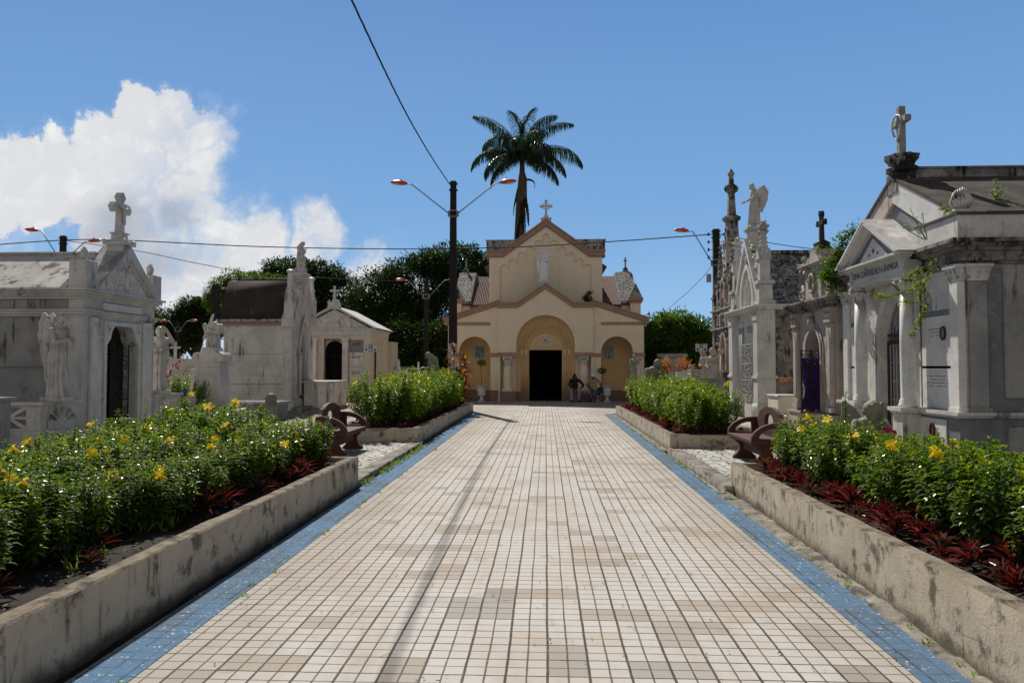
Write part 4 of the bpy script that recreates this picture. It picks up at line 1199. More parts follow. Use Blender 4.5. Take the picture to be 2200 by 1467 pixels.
# ------------------------------------------------------------- right great mausoleum
o = thing('mausoleum', 'large white marble mausoleum at the far right with columned portico and grey stone cross', 'mausoleum', (6.5, 14.2, 0), R(-90))
hw = 2.25
f = MB().slab([(-hw, .92), (-hw, 3.34), (hw, 3.34), (hw, .92), (.56, .92), (.56, 2.05)] + gothic_arch(0, 1.12, 2.05, 2.06, 2.98) + [(-.56, .92)], 0, .35)
part('facade', f, 'marble', o)
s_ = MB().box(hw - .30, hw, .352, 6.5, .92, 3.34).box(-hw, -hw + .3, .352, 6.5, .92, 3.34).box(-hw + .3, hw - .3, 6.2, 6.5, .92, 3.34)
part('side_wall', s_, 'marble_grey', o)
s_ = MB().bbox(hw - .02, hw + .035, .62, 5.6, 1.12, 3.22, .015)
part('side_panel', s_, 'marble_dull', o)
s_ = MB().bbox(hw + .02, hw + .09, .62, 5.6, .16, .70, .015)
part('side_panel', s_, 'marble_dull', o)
pl = MB().box(-hw - .06, -.62, -.10, .6, 0, .82).box(.62, hw + .06, -.10, 6.6, 0, .82)
part('plinth', pl, 'marble_grey', o)
lg_ = MB()
for (a0, a1) in ((-hw, -.62), (.62, hw)):
    e0 = .1 if a0 < 0 else 0; e1 = .1 if a1 > 1 else 0
    lg_.box(a0 - e0, a1 + e1, -.14, 6.62 if a1 > 1 else .6, .822, .86).box(a0 - e0 * 1.5, a1 + e1 * 1.5, -.18, 6.65 if a1 > 1 else .6, .86, .915)
part('ledge', lg_, 'marble', o)
c = MB(); zt_ = mould(c, -hw, hw, 0, 6.5, 3.22, [(.05, .03), (.06, .07), (.10, .06), (.06, .12), (.05, .18), (.06, .25)])
part('cornice', c, 'marble_black', o)
fz = MB().box(hw + .001, hw + .02, .35, 5.7, 3.14, 3.218).box(.62, hw, -.02, -.001, 3.14, 3.218)
part('frieze', fz, 'marble_grey', o)
pp = MB().box(-hw - .15, hw + .15, -.12, .28, zt_, 3.970).box(hw - .25, hw + .15, .282, 6.5, zt_, 3.970).box(-hw - .15, -hw + .25, .282, 6.5, zt_, 3.970)
part('parapet', pp, 'marble', o)
pc = MB().box(-hw - .18, -1.1, -.15, .31, 3.972, 4.010).box(1.1, hw + .18, -.15, .31, 3.972, 4.010).box(hw - .28, hw + .18, .312, 6.5, 3.972, 4.020)
part('parapet_coping', pc, 'roof_black', o)
gz = 5.10
gb = MB().slab([(-hw + .15, 3.972), (0, gz), (hw - .15, 3.972)], .06, .40)
part('gable', gb, 'marble_grey', o)
gb = MB()
gb.slab([(0, gz + .03), (0, gz - .42), (hw - .95, 3.975), (hw - .02, 3.975)], .0, .059)
part('gable_border', gb, 'marble_clean', o)
gb = MB()
gb.slab([(0, gz + .03), (0, gz - .42), (-hw + .95, 3.975), (-hw + .02, 3.975)], .0, .059)
part('gable_border', gb, 'marble_pink', o)
rf = MB().slab([(-hw - .05, 3.980), (0, gz + .02), (hw + .05, 3.980), (hw + .05, 4.030), (0, gz + .09), (-hw - .05, 4.030)], -.03, 6.6)
part('roof', rf, 'roof_black', o)
part('ridge', MB().box(-.10, .10, .2, 6.6, gz + .03, gz + .20).box(-.13, .13, .2, 6.6, gz + .2, gz + .235), 'marble_black', o)
# corner shell ornament, capitals, pilasters
s_ = MB().box(hw - .17, hw + .12, -.12, .17, 4.012, 4.070)
for i in range(9):
    a = R(i * 20 - 80)
    for (dx, dy) in ((math.cos(a), math.sin(a)),):
        x = hw - .02 + .10 * dx; y = .02 + .10 * dy
        s_.tube([(x, y, 4.070), (x + .07 * dx, y + .05 * dy, 4.190), (x + .01, y, 4.340), (x - .03 * dx, y, 4.420 - .05 * abs(dy))], [.03, .036, .028, .012], 6)
s_.lathe([(.10, 4.070), (.14, 4.170), (.09, 4.320), (.03, 4.380)], (hw - .02, .02, 0), 10)
part('acroterion', s_, 'marble', o, True)
def pil(x, y, z0, z1, wx, wy, mm='marble_clean', ax='x'):
    m_ = MB().bbox(x - wx, x + wx, y - wy, y + wy, z0, z1 - .26, .008).box(x - wx - .03, x + wx + .03, y - wy - .03, y + wy + .03, z0, z0 + .06)
    p_ = part('pilaster', m_, mm, o)
    c_ = MB().taper(x, y, z1 - .26, z1 - .05, wx + .005, wy + .005, wx + .05, wy + .05).box(x - wx - .07, x + wx + .07, y - wy - .07, y + wy + .07, z1 - .05, z1)
    for sx in (-1, 1):
        for k in range(3):
            c_.ell((x + sx * (wx + .01), y - wy + k * wy, z1 - .10), (.05, .045, .05), n=7)
            c_.ell((x + sx * (wx + .0), y - wy + k * wy, z1 - .19), (.035, .035, .045), n=7)
            c_.ell((x - wx + k * wx, y - wy - .01, z1 - .10), (.045, .05, .05), n=7)
            c_.ell((x - wx + k * wx, y - wy, z1 - .19), (.035, .035, .045), n=7)
    part('capital', c_, 'marble', p_)
    return p_
pil(hw - .11, -.01, .917, 3.215, .12, .06)
pil(hw + .015, .22, .917, 3.215, .04, .14, 'marble_dull')
pil(-hw + .11, -.01, .917, 3.215, .12, .06)
pil(hw + .015, 6.1, .917, 3.215, .04, .16, 'marble_dull')
for x in (1.52, -1.62):
    for (z, h, mm, r_) in ((2.86, .62, 'marble', 0), (2.02, .86, 'marble_clean', 3), (1.28, .70, 'marble_clean', 4)):
        plaque(o, x, z, .98 if x > 0 else .7, h, -.004, int(z * 31 + x), r_, mm, lh=.012)
    for z in (2.50, 1.63):
        part('band', MB().box(x - .5 if x > 0 else x - .36, x + .5 if x > 0 else x + .36, -.012, -.001, z - .055, z + .06), 'marble_grey', o)
    plaque(o, x, .44, .86 if x > 0 else .6, .66, -.102, int(x * 7 + 50), 4, 'marble_clean', lh=.012)
for (x, z, y) in ((1.75, 2.16, -.03), (-1.6, 2.1, -.03), (1.55, .58, -.126)):
    m_ = MB().slab(arc(x, z, .075, 0, 360, 16, .115)[:-1], y - .025, y, [arc(x, z, .055, 0, 360, 16, .09)[:-1]])
    a_ = part('oval_frame', m_, 'bronze', o)
    part('oval_photo', MB().slab(arc(x, z, .055, 0, 360, 16, .09)[:-1], y - .012, y), 'photo_red' if z < 1 else 'sign_grey', a_)
for (xa, xb, z0_) in ((.99, 1.035, .93), (.99, 1.03, .12)):
    part('rusty_joint', MB().box(xa, xb, -.024 - (.1 if z0_ < .5 else 0), -.001, z0_, 3.15 if z0_ > .5 else .80), 'iron_rust', o)
# portico
for sx in (-1, 1):
    x = sx * .955
    m_ = MB(); column(m_, x, -.23, .93, 3.17, .118, caph=.26, n=22)
    c_o = part('column', m_, 'marble_clean', o, True)
    c_ = MB(); capital(c_, x, -.23, 2.90, 3.17, .10, .34); part('capital', c_, 'marble', c_o)
    p_ = MB().bbox(x - .19, x + .19, -.42, .10, 0, .82, .01).box(x - .22, x + .22, -.45, .10, .822, .86).box(x - .25, x + .25, -.48, .10, .86, .925)
    part('pedestal', p_, 'marble', c_o)
en = MB().box(-1.15, 1.15, -.36, -.004, 3.172, 3.26).box(-1.17, 1.17, -.38, -.004, 3.26, 3.32).box(-1.15, 1.15, -.36, -.004, 3.32, 3.46)
part('entablature', en, 'marble', o)
en = MB().box(-1.18, 1.18, -.40, -.26, 3.462, 3.50).box(-1.24, 1.24, -.46, -.26, 3.50, 3.54).box(-1.30, 1.30, -.52, -.26, 3.54, 3.585)
part('portico_cornice', en, 'marble', o)
pd = MB().slab([(-1.2, 3.587), (0, 4.24), (1.2, 3.587)], -.36, -.30, [])
part('tympanum', pd, 'marble_grey', o)
pd = MB().slab([(-.62, 3.62), (0, 4.02), (.62, 3.62)], -.375, -.361, [arc(0, 3.78, .05, 0, 360, 10)[:-1], [(-.24, 3.70), (-.12, 3.70), (-.18, 3.77)], [(.12, 3.70), (.24, 3.70), (.18, 3.77)]])
part('tympanum_panel', pd, 'marble_clean', o)
part('trefoil_opening', MB().slab(arc(0, 3.78, .05, 0, 360, 10)[:-1], -.3605, -.3601) .slab([(-.24, 3.70), (-.12, 3.70), (-.18, 3.77)], -.3605, -.3601).slab([(.12, 3.70), (.24, 3.70), (.18, 3.77)], -.3605, -.3601), 'dark_inside', o)
pd = MB()
for (e, y0, y1, t) in ((.0, -.56, -.50, .07), (.05, -.50, -.44, .12), (.10, -.44, -.36, .19)):
    pd.slab([(-1.36 + e, 3.587), (0, 4.36 - e * .6), (1.36 - e, 3.587), (1.36 - t * 1.9 - e * .2, 3.587), (0, 4.36 - t - .02), (-1.36 + t * 1.9 + e * .2, 3.587)], y0, y1)
pd.slab([(-1.38, 3.589), (0, 4.38), (1.38, 3.589), (1.30, 3.589), (0, 4.33), (-1.30, 3.589)], -.57, .0)
part('pediment_cornice', pd, 'marble_clean', o)
# door
dr = MB()
for x in [-.5 + .125 * i for i in range(9)]:
    if abs(x) < .01: continue
    dr.tube([(x, .14, .1), (x, .14, 2.05)], .013, 5)
for sx in (-1, 1):
    for z in (.25, .6, 1.0, 1.35, 1.7, 2.03): dr.tube([(sx * .06, .14, z), (sx * .52, .14, z)], .010, 4)
part('grille_door', dr, 'iron_white', o)
part('door_frame', MB().box(-.56, -.51, .10, .18, 0, 2.05).box(.51, .56, .10, .18, 0, 2.05).box(-.05, .05, .10, .18, 0, 2.05).box(-.56, .56, .10, .18, 2.05, 2.12).box(-.56, .56, .10, .18, 2.2, 2.24), 'iron_rust', o)
tr = MB()
for k in (.98, .72, .46):
    pts = gothic_arch(0, 1.0 * k, 2.24, 2.24, 2.24 + .68 * k)
    tr.tube([(p[0], .14, p[1]) for p in pts], .016, 5)
for x in (-.25, -.12, 0, .12, .25): tr.tube([(x, .14, 2.24), (x * 1.0, .14, 2.85 - abs(x) * .9)], .011, 4)
for sx in (-1, 1): tr.tube([(sx * .5, .14, 2.24), (sx * .2, .14, 2.5), (0, .14, 2.92)], .012, 4); tr.tube([(sx * .05, .14, 2.24), (sx * .35, .14, 2.55)], .012, 4)
part('fanlight', tr, 'iron_grey', o)
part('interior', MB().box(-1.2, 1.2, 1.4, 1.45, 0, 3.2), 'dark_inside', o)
ar = MB(); i_ = gothic_arch(0, 1.12, 1.9, 2.06, 2.98); o_ = gothic_arch(0, 1.42, 1.9, 2.06, 3.16)
ar.slab(o_ + i_[::-1], -.06, -.001)
for sx in (-1, 1):
    ar.box(*sorted((sx * .555, sx * .72)), -.06, -.001, .93, 1.88).box(*sorted((sx * .55, sx * .74)), -.08, -.001, 1.88, 1.94)
part('door_arch', ar, 'marble', o)
# name in the frieze
cu = bpy.data.curves.new('t', 'FONT'); cu.body = 'LIMA CARVALHO e FAMILIA'; cu.size = .155; cu.align_x = 'CENTER'; cu.align_y = 'CENTER'; cu.extrude = .004
to = bpy.data.objects.new('t', cu); COL.objects.link(to); bpy.context.view_layer.update()
tm = bpy.data.meshes.new_from_object(to.evaluated_get(bpy.context.evaluated_depsgraph_get())); bpy.data.objects.remove(to, do_unlink=True)
tm.transform(Matrix.Translation((0, -.364, 3.39)) @ Matrix.Rotation(R(90), 4, 'X'))
tm.materials.clear(); meshobj('frieze_lettering', tm, 'lettering_soft', o)
# cross
cb = MB().box(-.20, .20, -.02, .38, gz - .25, gz + .12)
cb.lathe([(.17, gz + .12), (.27, gz + .17), (.27, gz + .22), (.20, gz + .27), (.24, gz + .36), (.29, gz + .42), (.30, gz + .46), (.16, gz + .48)], (0, .18, 0), 16, 8, .09)
part('cross_base', cb, 'marble_black', o)
cb = MB()
zz = gz + .46
cb.bbox(-.06, .06, .12, .24, zz, zz + .94, .006).bbox(-.28, -.061, .122, .238, zz + .60, zz + .71, .006).bbox(.061, .28, .122, .238, zz + .60, zz + .71, .006)
part('cross', cb, 'statue_grey', o)
wr = MB().tube([(.17 * math.cos(a_ / 12 * 2 * PI), .10 + .02 * math.sin(a_), zz + .55 + .23 * math.sin(a_ / 12 * 2 * PI)) for a_ in range(13)], .022, 7)
part('cross_wreath', wr, 'marble', o, True)

# ------------------------------------------------------------- right baroque tomb with the purple cloth
o = thing('mausoleum', 'stained pinkish tomb chapel with black cornice, scrolled top and small dark cross', 'mausoleum', (6.4, 18.13, 0), R(-90))
hw = 1.33
f = MB().slab([(-hw, .55), (-hw, 2.95), (hw, 2.95), (hw, .55), (.48, .55)] + round_arch(0, .96, .55, 2.0)[1:-1] + [(-.48, .55)], 0, .28)
f.box(-hw, -hw + .25, .282, 3.2, .0, 2.95).box(hw - .25, hw, .282, 3.2, .0, 2.95)
part('wall', f, 'marble_pink', o)
f = MB()
for (w0, w1, y0) in ((.97, 1.14, -.05), (1.16, 1.30, -.03)):
    i_ = round_arch(0, w0, .6, 2.0); o_ = round_arch(0, w1, .6, 2.0); f.slab(o_ + i_[::-1], y0, -.001)
f.ell((0, -.07, 2.68), (.11, .08, .15)).ell((-.10, -.05, 2.6), (.06, .05, .08)).ell((.10, -.05, 2.6), (.06, .05, .08))
part('door_arch', f, 'marble_pink', o)
for sx in (-1, 1):
    x = sx * (hw - .20)
    p = MB().bbox(x - .15, x + .15, -.08, -.001, .72, 2.62, .01).box(x - .18, x + .18, -.11, -.001, .60, .72).box(x - .19, x + .19, -.12, -.001, 2.62, 2.68).box(x - .17, x + .17, -.11, -.001, 2.68, 2.86).box(x - .2, x + .2, -.14, -.001, 2.86, 2.95)
    p.slab(gothic_arch(x, .18, .9, 2.2, 2.45), -.095, -.081)
    for k in range(3): p.ell((x - .1 + .1 * k, -.12, 2.77), (.04, .03, .06), n=7)
    part('pilaster', p, 'marble_pink', o)
part('side_panel', MB().slab(gothic_arch(.75, .7, .75, 2.1, 2.6, 6), hw + .001, hw + .02, axis='x'), 'marble_pink', o)
part('plinth', MB().box(-hw - .07, -.5, -.16, 3.3, 0, .50).box(.5, hw + .07, -.16, 3.3, 0, .50).box(-hw - .10, -.5, -.19, 3.3, .50, .545).box(.5, hw + .10, -.19, 3.3, .50, .545), 'marble_pink', o)
c = MB(); zt_ = mould(c, -hw, hw, 0, 3.3, 2.952, [(.07, .06), (.08, .14), (.05, .22), (.05, .26)])
part('cornice', c, 'marble_black', o)
at_ = MB().bbox(-.52, .52, .0, .45, zt_, 4.0, .01).box(-.66, .66, -.06, .5, 4.0, 4.06).box(-.74, .74, -.12, .5, 4.06, 4.11)
for i in range(7): at_.box(-.42 + i * .13, -.36 + i * .13, -.05, -.001, 3.84, 3.99)
at_.slab([(-.60, 4.112), (-.40, 4.26), (-.26, 4.27), (-.22, 4.42), (.22, 4.42), (.26, 4.27), (.40, 4.26), (.60, 4.112)], .02, .42)
part('attic', at_, 'marble_pink', o)
wr = MB().tube([(.17 * math.cos(a_ / 14 * 2 * PI), -.03, 3.62 + .22 * math.sin(a_ / 14 * 2 * PI)) for a_ in range(15)], [.035 + .012 * (a_ % 2) for a_ in range(15)], 7)
part('wreath', wr, 'marble_pink', o, True)
for sx in (-1, 1):
    vsc = MB(); scroll(vsc, sx * .86, .06, 3.42, .20, sx, 1.5, .055, 90)
    vsc.tube([(sx * .86, .06, 3.62), (sx * .66, .06, 3.50), (sx * .60, .06, 3.75), (sx * .62, .06, 3.92), (sx * .72, .06, 3.96), (sx * .75, .06, 3.88)], .055, 8)
    vsc.tube([(sx * .66, .06, zt_ + .03), (sx * 1.2, .06, zt_ + .03)], .05, 8)
    part('volute', vsc, 'marble_pink', o, True)
cb = MB().taper(0, .22, 4.42, 4.54, .22, .18, .13, .13).box(-.15, .15, .07, .37, 4.54, 4.59).taper(0, .22, 4.59, 4.65, .13, .13, .07, .07)
part('cross', cross(cb, 0, .22, 4.65, .64, .17, .08, .09, 'trefoil', 5.07), 'iron', o)
part('interior', MB().box(-.9, .9, 1.2, 1.25, 0, 2.9), 'dark_inside', o)
gt = MB().tube([(-.48, .12, .56), (-.48, .12, 2.0)], .014, 4)
grille(gt, .0, .46, .56, 2.02, .12, 'scroll', .011)
part('gate', gt, 'iron', o)
g2 = grille(MB(), 0, .46, .56, 2.02, 0, 'scroll', .012)
part('gate', MB().join(g2, Matrix.Translation((.44, .0, 0)) @ Matrix.Rotation(R(-90), 4, 'Z')), 'iron', o)
vs = []; fs = []; n1, n2 = 44, 14
for i in range(n1 + 1):
    for j in range(n2 + 1):
        x = -.46 + .50 * i / n1; z = .60 + 1.22 * j / n2
        vs.append((.38 + .035 * math.sin(i * .9 + j * .5) + .03 * noise.noise(Vector((i * .4, j * .4, 0))), x * (1 - .18 * math.sin(PI * j / n2)) - .02 * math.sin(j * .9), z - (.10 * noise.noise(Vector((i * .18, 3, 0))) if j in (0, n2) else 0)))
b = MB().add(vs, [(i * (n2 + 1) + j, (i + 1) * (n2 + 1) + j, (i + 1) * (n2 + 1) + j + 1, i * (n2 + 1) + j + 1) for i in range(n1) for j in range(n2)])
c_ = b.build('cloth', 'purple_cloth', None, True, loc=(6.4, 18.13, 0), rotz=R(-90))
tag(c_, 'crumpled purple cloth hung on the open iron gate of the pinkish tomb', 'cloth')

# ------------------------------------------------------------- right white gothic tomb
o = thing('mausoleum', 'white marble gothic mausoleum with rose window, crocketed gable and white iron gates', 'mausoleum', (6.5, 24.28, 0), R(-90))
hw = 1.62
zc_ = 3.34
f = MB().slab([(-hw + .3, 0), (-hw + .3, zc_), (hw - .3, zc_), (hw - .3, 0), (.62, 0), (.62, 2.15), (.45, 2.35), (-.45, 2.35), (-.62, 2.15), (-.62, 0)], .05, .35)
part('facade', f, 'marble_clean', o)
plaque(o, .15, 2.75, 1.1, .62, .045, 77, 4, 'marble_clean', lh=.03)
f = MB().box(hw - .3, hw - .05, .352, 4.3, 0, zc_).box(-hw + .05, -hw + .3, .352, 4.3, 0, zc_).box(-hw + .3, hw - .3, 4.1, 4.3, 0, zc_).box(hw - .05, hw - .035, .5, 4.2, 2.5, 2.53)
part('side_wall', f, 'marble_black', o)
for sx in (-1, 1):
    x = sx * (hw - .12)
    p = MB().bbox(x - .25, x + .25, -.20, .34, .55, zc_, .02)
    p.taper(x, .07, .45, .55, .30, .32, .25, .27).box(x - .30, x + .30, -.25, .39, .0, .45)
    p.box(x - .29, x + .29, -.24, .38, 1.28, 1.34).box(x - .27, x + .27, -.22, .36, 1.34, 1.38)
    for k in range(4): p.slab(gothic_arch(x - .19 + k * .127, .10, zc_ - .32, zc_ - .2, zc_ - .1, 4), -.225, -.201)
    for k in range(4): p.slab(gothic_arch(-.10 + k * .12, .10, zc_ - .32, zc_ - .2, zc_ - .1, 4), *sorted((x + .251, x + .27)), axis='x')
    part('corner_pier', p, 'marble_clean' if sx < 0 else 'marble', o)
    for k in range(3):
        part('colonnette', MB().tube([(sx * (.72 + .14 * k), .0, .9), (sx * (.72 + .14 * k), .0, 2.9)], .035, 8).lathe([(.04, 2.9), (.07, 3.02), (.07, 3.06)], (sx * (.72 + .14 * k), 0, 0), 8), 'marble_clean', o, True)
c = MB(); zt_ = mould(c, -hw - .1, hw + .1, -.2, 4.3, zc_ + .002, [(.06, .02), (.05, .07), (.04, .12)])
part('cornice', c, 'marble_clean', o)
za = 5.62
g_ = MB()
op = gothic_arch(0, 1.30, zt_, zt_ + .35, zt_ + 1.28)
g_.slab([(-hw + .12, zt_), (0, za), (hw - .12, zt_)] + op, .0, .30)
part('gable', g_, 'marble_clean', o)
g_ = MB()
for (w0, w1, t0, t1, y0, y1) in ((1.02, 1.28, 1.02, 1.24, -.0, .12), (1.30, 1.50, 1.28, 1.46, -.06, -.001), (.86, 1.0, .84, .98, .10, .2)):
    i_ = gothic_arch(0, w0, zt_, zt_ + .3, zt_ + t0); o_ = gothic_arch(0, w1, zt_, zt_ + .3, zt_ + t1)
    g_.slab(o_ + i_[::-1], y0, y1)
g_.slab([(-hw + .02, zt_ + .001), (0, za + .14), (hw - .02, zt_ + .001), (hw - .14, zt_ + .001), (0, za - .08), (-hw + .14, zt_ + .001)], -.10, .36)
g_.slab([(-hw + .24, zt_ + .001), (0, za - .20), (hw - .24, zt_ + .001), (hw - .30, zt_ + .001), (0, za - .30), (-hw + .30, zt_ + .001)], -.04, -.001)
g_.ell((0, -.03, za - .55), (.07, .05, .12))
part('gable_moulding', g_, 'marble_clean', o)
rs = MB(); zr_ = zt_ + .52
ring(0, zr_, .36, .43, .16, .24, rs, 28); ring(0, zr_, .08, .12, .17, .23, rs, 14)
for k in range(6):
    a = R(60 * k)
    ring(.22 * math.cos(a), zr_ + .22 * math.sin(a), .085, .115, .17, .23, rs, 14)
part('rose_window', rs, 'marble_clean', o)
part('window_backing', MB().slab(gothic_arch(0, .86, zt_ + .001, zt_ + .3, zt_ + .84), .26, .29), 'marble', o)
for sx in (-1, 1):
    cr_ = MB()
    for k in range(5):
        t = .22 + k * .15
        x = sx * (hw - .05) * (1 - t); z = zt_ + (za + .1 - zt_) * t
        if t > .93: continue
        cr_.ell((x + sx * .09, .1, z + .06), (.10, .12, .06), (0, sx * .5, 0), 9).ell((x + sx * .13, .1, z + .13), (.07, .10, .045), (0, -sx * .4, 0), 9).ell((x + sx * .06, .1, z + .15), (.06, .09, .05), n=9)
    cr_.tube([(sx * (hw - .05) * (1 - t_), .1, zt_ + (za + .1 - zt_) * t_) for t_ in (.2, .85)], .05, 6)
    part('crocket', cr_, 'marble', o, True)
part('pedestal', MB().bbox(-.21, .21, .04, .46, za - .75, 5.98, .01).box(-.26, .26, -.01, .51, 5.982, 6.04).box(-.31, .31, -.06, .56, 6.04, 6.10), 'marble', o)
for sx in (-1, 1):
    x = sx * (hw - .10)
    p = MB().box(x - .26, x + .26, -.16, .34, zt_, zt_ + .12).bbox(x - .2, x + .2, -.12, .28, zt_ + .12, zt_ + .62, .01).box(x - .25, x + .25, -.17, .33, zt_ + .62, zt_ + .72)
    p.bbox(x - .15, x + .15, -.07, .23, zt_ + .72, zt_ + 1.4, .01)
    p.slab([(x - .2, zt_ + 1.38), (x, zt_ + 1.72), (x + .2, zt_ + 1.38)], -.11, .27)
    p.taper(x, .08, zt_ + 1.40, zt_ + 2.12, .11, .11, .06, .06)
    for k in range(5):
        zz = zt_ + 1.5 + k * .13; ww = .13 - .014 * k
        for (dx, dy) in ((ww, 0), (-ww, 0), (0, -ww), (0, ww)): p.ell((x + dx, .08 + dy, zz), (.045, .045, .05), n=7)
    p.lathe([(.07, zt_ + 2.1), (.12, zt_ + 2.17), (.16, zt_ + 2.22), (.09, zt_ + 2.27), (.17, zt_ + 2.36), (.16, zt_ + 2.42), (.06, zt_ + 2.46), (.10, zt_ + 2.52), (.03, zt_ + 2.58)], (x, .08, 0), 12, 6, .12)
    part('pinnacle', p, 'marble', o)
rf = MB().slab([(-hw + .02, zt_ + .01), (0, 5.28), (hw - .02, zt_ + .01)], .362, 4.3)
part('roof', rf, 'roof_scaly', o)
part('ridge', MB().box(-.12, .12, .362, 4.35, 5.25, 5.36), 'parapet', o)
def wgate(mb, w_, h_):
    t = .013
    for z in (0, h_ * .30, h_ * .62, h_): mb.tube([(0, 0, z), (w_, 0, z)], t, 5)
    for x in (0, w_ * .36, w_): mb.tube([(x, 0, 0), (x, 0, h_ - (.10 if x == w_ else 0))], t, 5)
    for k in range(7):
        z = h_ * (k + .5) / 7
        scroll(mb, w_ * .18, 0, z, w_ * .15, 1 if k % 2 else -1, 1.3, .009)
        scroll(mb, w_ * .55, 0, z + .05, w_ * .14, -1 if k % 2 else 1, 1.4, .011); scroll(mb, w_ * .80, 0, z - .04, w_ * .15, 1 if k % 2 else -1, 1.4, .011)
        mb.ell((w_ * .66, 0, z), (.03, .012, .045), n=6)
    return mb
for sx in (-1, 1):
    part('gate', MB().join(wgate(MB(), .60, 1.62), Matrix.Translation((sx * .6, -.05, .72)) @ Matrix.Rotation(R(0 if sx < 0 else 180), 4, 'Z')), 'iron_white', o)
part('door_panel', MB().box(-.61, .61, .02, .07, 0, .66), 'marble', o)
part('interior', MB().box(-.9, .9, 1.2, 1.25, 0, 2.6), 'dark_inside', o)

# ------------------------------------------------------------- right dark gothic monument with the spire
o = thing('funerary_monument', 'blackened pinkish gothic monument with a tall pinnacled spire beyond the white gothic tomb', 'monument', (6.45, 28.08, 0), R(-90))
hw = 1.75
f = MB().bbox(-hw, hw, .25, 3.4, 0, 3.2, .02)
f.slab([(-hw, 3.2), (-hw, 3.9), (-.95, 4.5), (0, 5.85), (.95, 4.5), (hw, 3.9), (hw, 3.2)], .25, 1.0)
part('wall', f, 'marble_black', o)
c = MB()
for z in (.62, 1.45, 3.05, 3.75): c.box(-hw - .08, hw + .08, .08, .249, z, z + .07); c.box(hw + .001, hw + .08, .249, 3.4, z, z + .07)
part('string_course', c, 'parapet', o)
tr = MB()
for (cx_, w_, z0, zs, zt) in ((0, .95, 1.5, 2.35, 3.0), (-1.0, .5, 3.2, 3.5, 3.75), (1.0, .5, 3.2, 3.5, 3.75), (0, .7, 3.85, 4.4, 5.0), (0, .95, 3.15, 3.45, 3.72)):
    i_ = gothic_arch(cx_, w_ * .78, z0, zs, zt - .13); o_ = gothic_arch(cx_, w_, z0, zs, zt)
    tr.slab(o_ + i_[::-1], .12, .248)
    for k in range(4): tr.ell((cx_ + w_ * (.52 if k % 2 else -.52), .16, zs + .1 + .16 * k), (.06, .07, .06), n=7)
for k in range(4):
    a = R(45 + 90 * k); ring(.10 * math.cos(a), 4.35 + .10 * math.sin(a), .05, .085, .14, .248, tr, 12)
for k in range(40):
    q_ = random.Random(k); tr.ell((q_.uniform(-1.3, 1.3), .22, q_.uniform(2.3, 4.2)), (q_.uniform(.03, .08), .07, q_.uniform(.04, .1)), (0, q_.uniform(0, 3), 0), 7)
part('tracery', tr, 'marble_pink', o)
def pinn(x, y, z0, z1, z2, r, name='pinnacle', cr=6, mm='marble_black', par=None):
    p = MB().bbox(x - r, x + r, y - r, y + r, z0, z1, .01)
    p.box(x - r * 1.25, x + r * 1.25, y - r * 1.25, y + r * 1.25, z1, z1 + .06)
    p.taper(x, y, z1 + .06, z2, r * .85, r * .85, r * .12, r * .12)
    for k in range(cr):
        t = (k + .5) / cr; zz = z1 + .06 + (z2 - z1) * t; ww = r * (.95 - .8 * t)
        for (dx, dy) in ((ww, 0), (-ww, 0), (0, -ww), (0, ww)): p.ell((x + dx, y + dy, zz), (r * .32, r * .32, r * .3), n=6)
    p.ell((x, y, z2), (r * .38, r * .38, r * .3), n=8); p.ell((x, y, z2 + r * .45), (r * .22, r * .22, r * .35), n=8)
    return part(name, p, mm, o)
pinn(0, .50, 5.2, 6.2, 6.5, .27, 'spire_shaft', 2, 'marble_pink')
sp = MB().taper(0, .50, 5.3, 7.05, .27, .27, .19, .19)
for k in range(6):
    zz = 5.4 + k * .27
    for (dx, dy) in ((.27, 0), (-.27, 0), (0, -.27), (0, .27)): sp.ell((dx * (1 - .05 * k), .50 + dy * (1 - .05 * k), zz), (.06, .06, .07), n=7)
sp.lathe([(.2, 7.0), (.30, 7.1), (.33, 7.2), (.22, 7.26), (.16, 7.3)], (0, .50, 0), 12, 6, .1)
sp.taper(0, .50, 7.3, 8.2, .14, .14, .10, .10).lathe([(.1, 8.1), (.2, 8.18), (.24, 8.3), (.18, 8.42), (.1, 8.46)], (0, .50, 0), 12, 4, .15)
sp.taper(0, .50, 8.4, 8.78, .09, .09, .07, .07).lathe([(.08, 8.76), (.13, 8.82), (.12, 8.88), (.06, 8.96), (.02, 9.04)], (0, .50, 0), 10)
part('spire', sp, 'marble_black', o)
for sx in (-1, 1):
    pinn(sx * (hw - .10), .35, 0, 4.3, 5.6 if sx > 0 else 5.2, .19, cr=8)
    pinn(sx * .92, .30, 3.2, 4.7, 6.25, .15, cr=8)
    pinn(sx * (hw - .12), 2.6, 3.2, 4.0, 5.1, .17, cr=6)
part('niche_column', MB().tube([(.0, .1, .7), (.0, .1, 2.1)], .07, 10).lathe([(.08, 2.1), (.14, 2.25), (.14, 2.3)], (0, .1, 0), 10), 'marble_pink', o, True)
part('step', MB().box(-hw - .2, hw + .2, -.75, .24, 0, .55), 'marble_black', o)

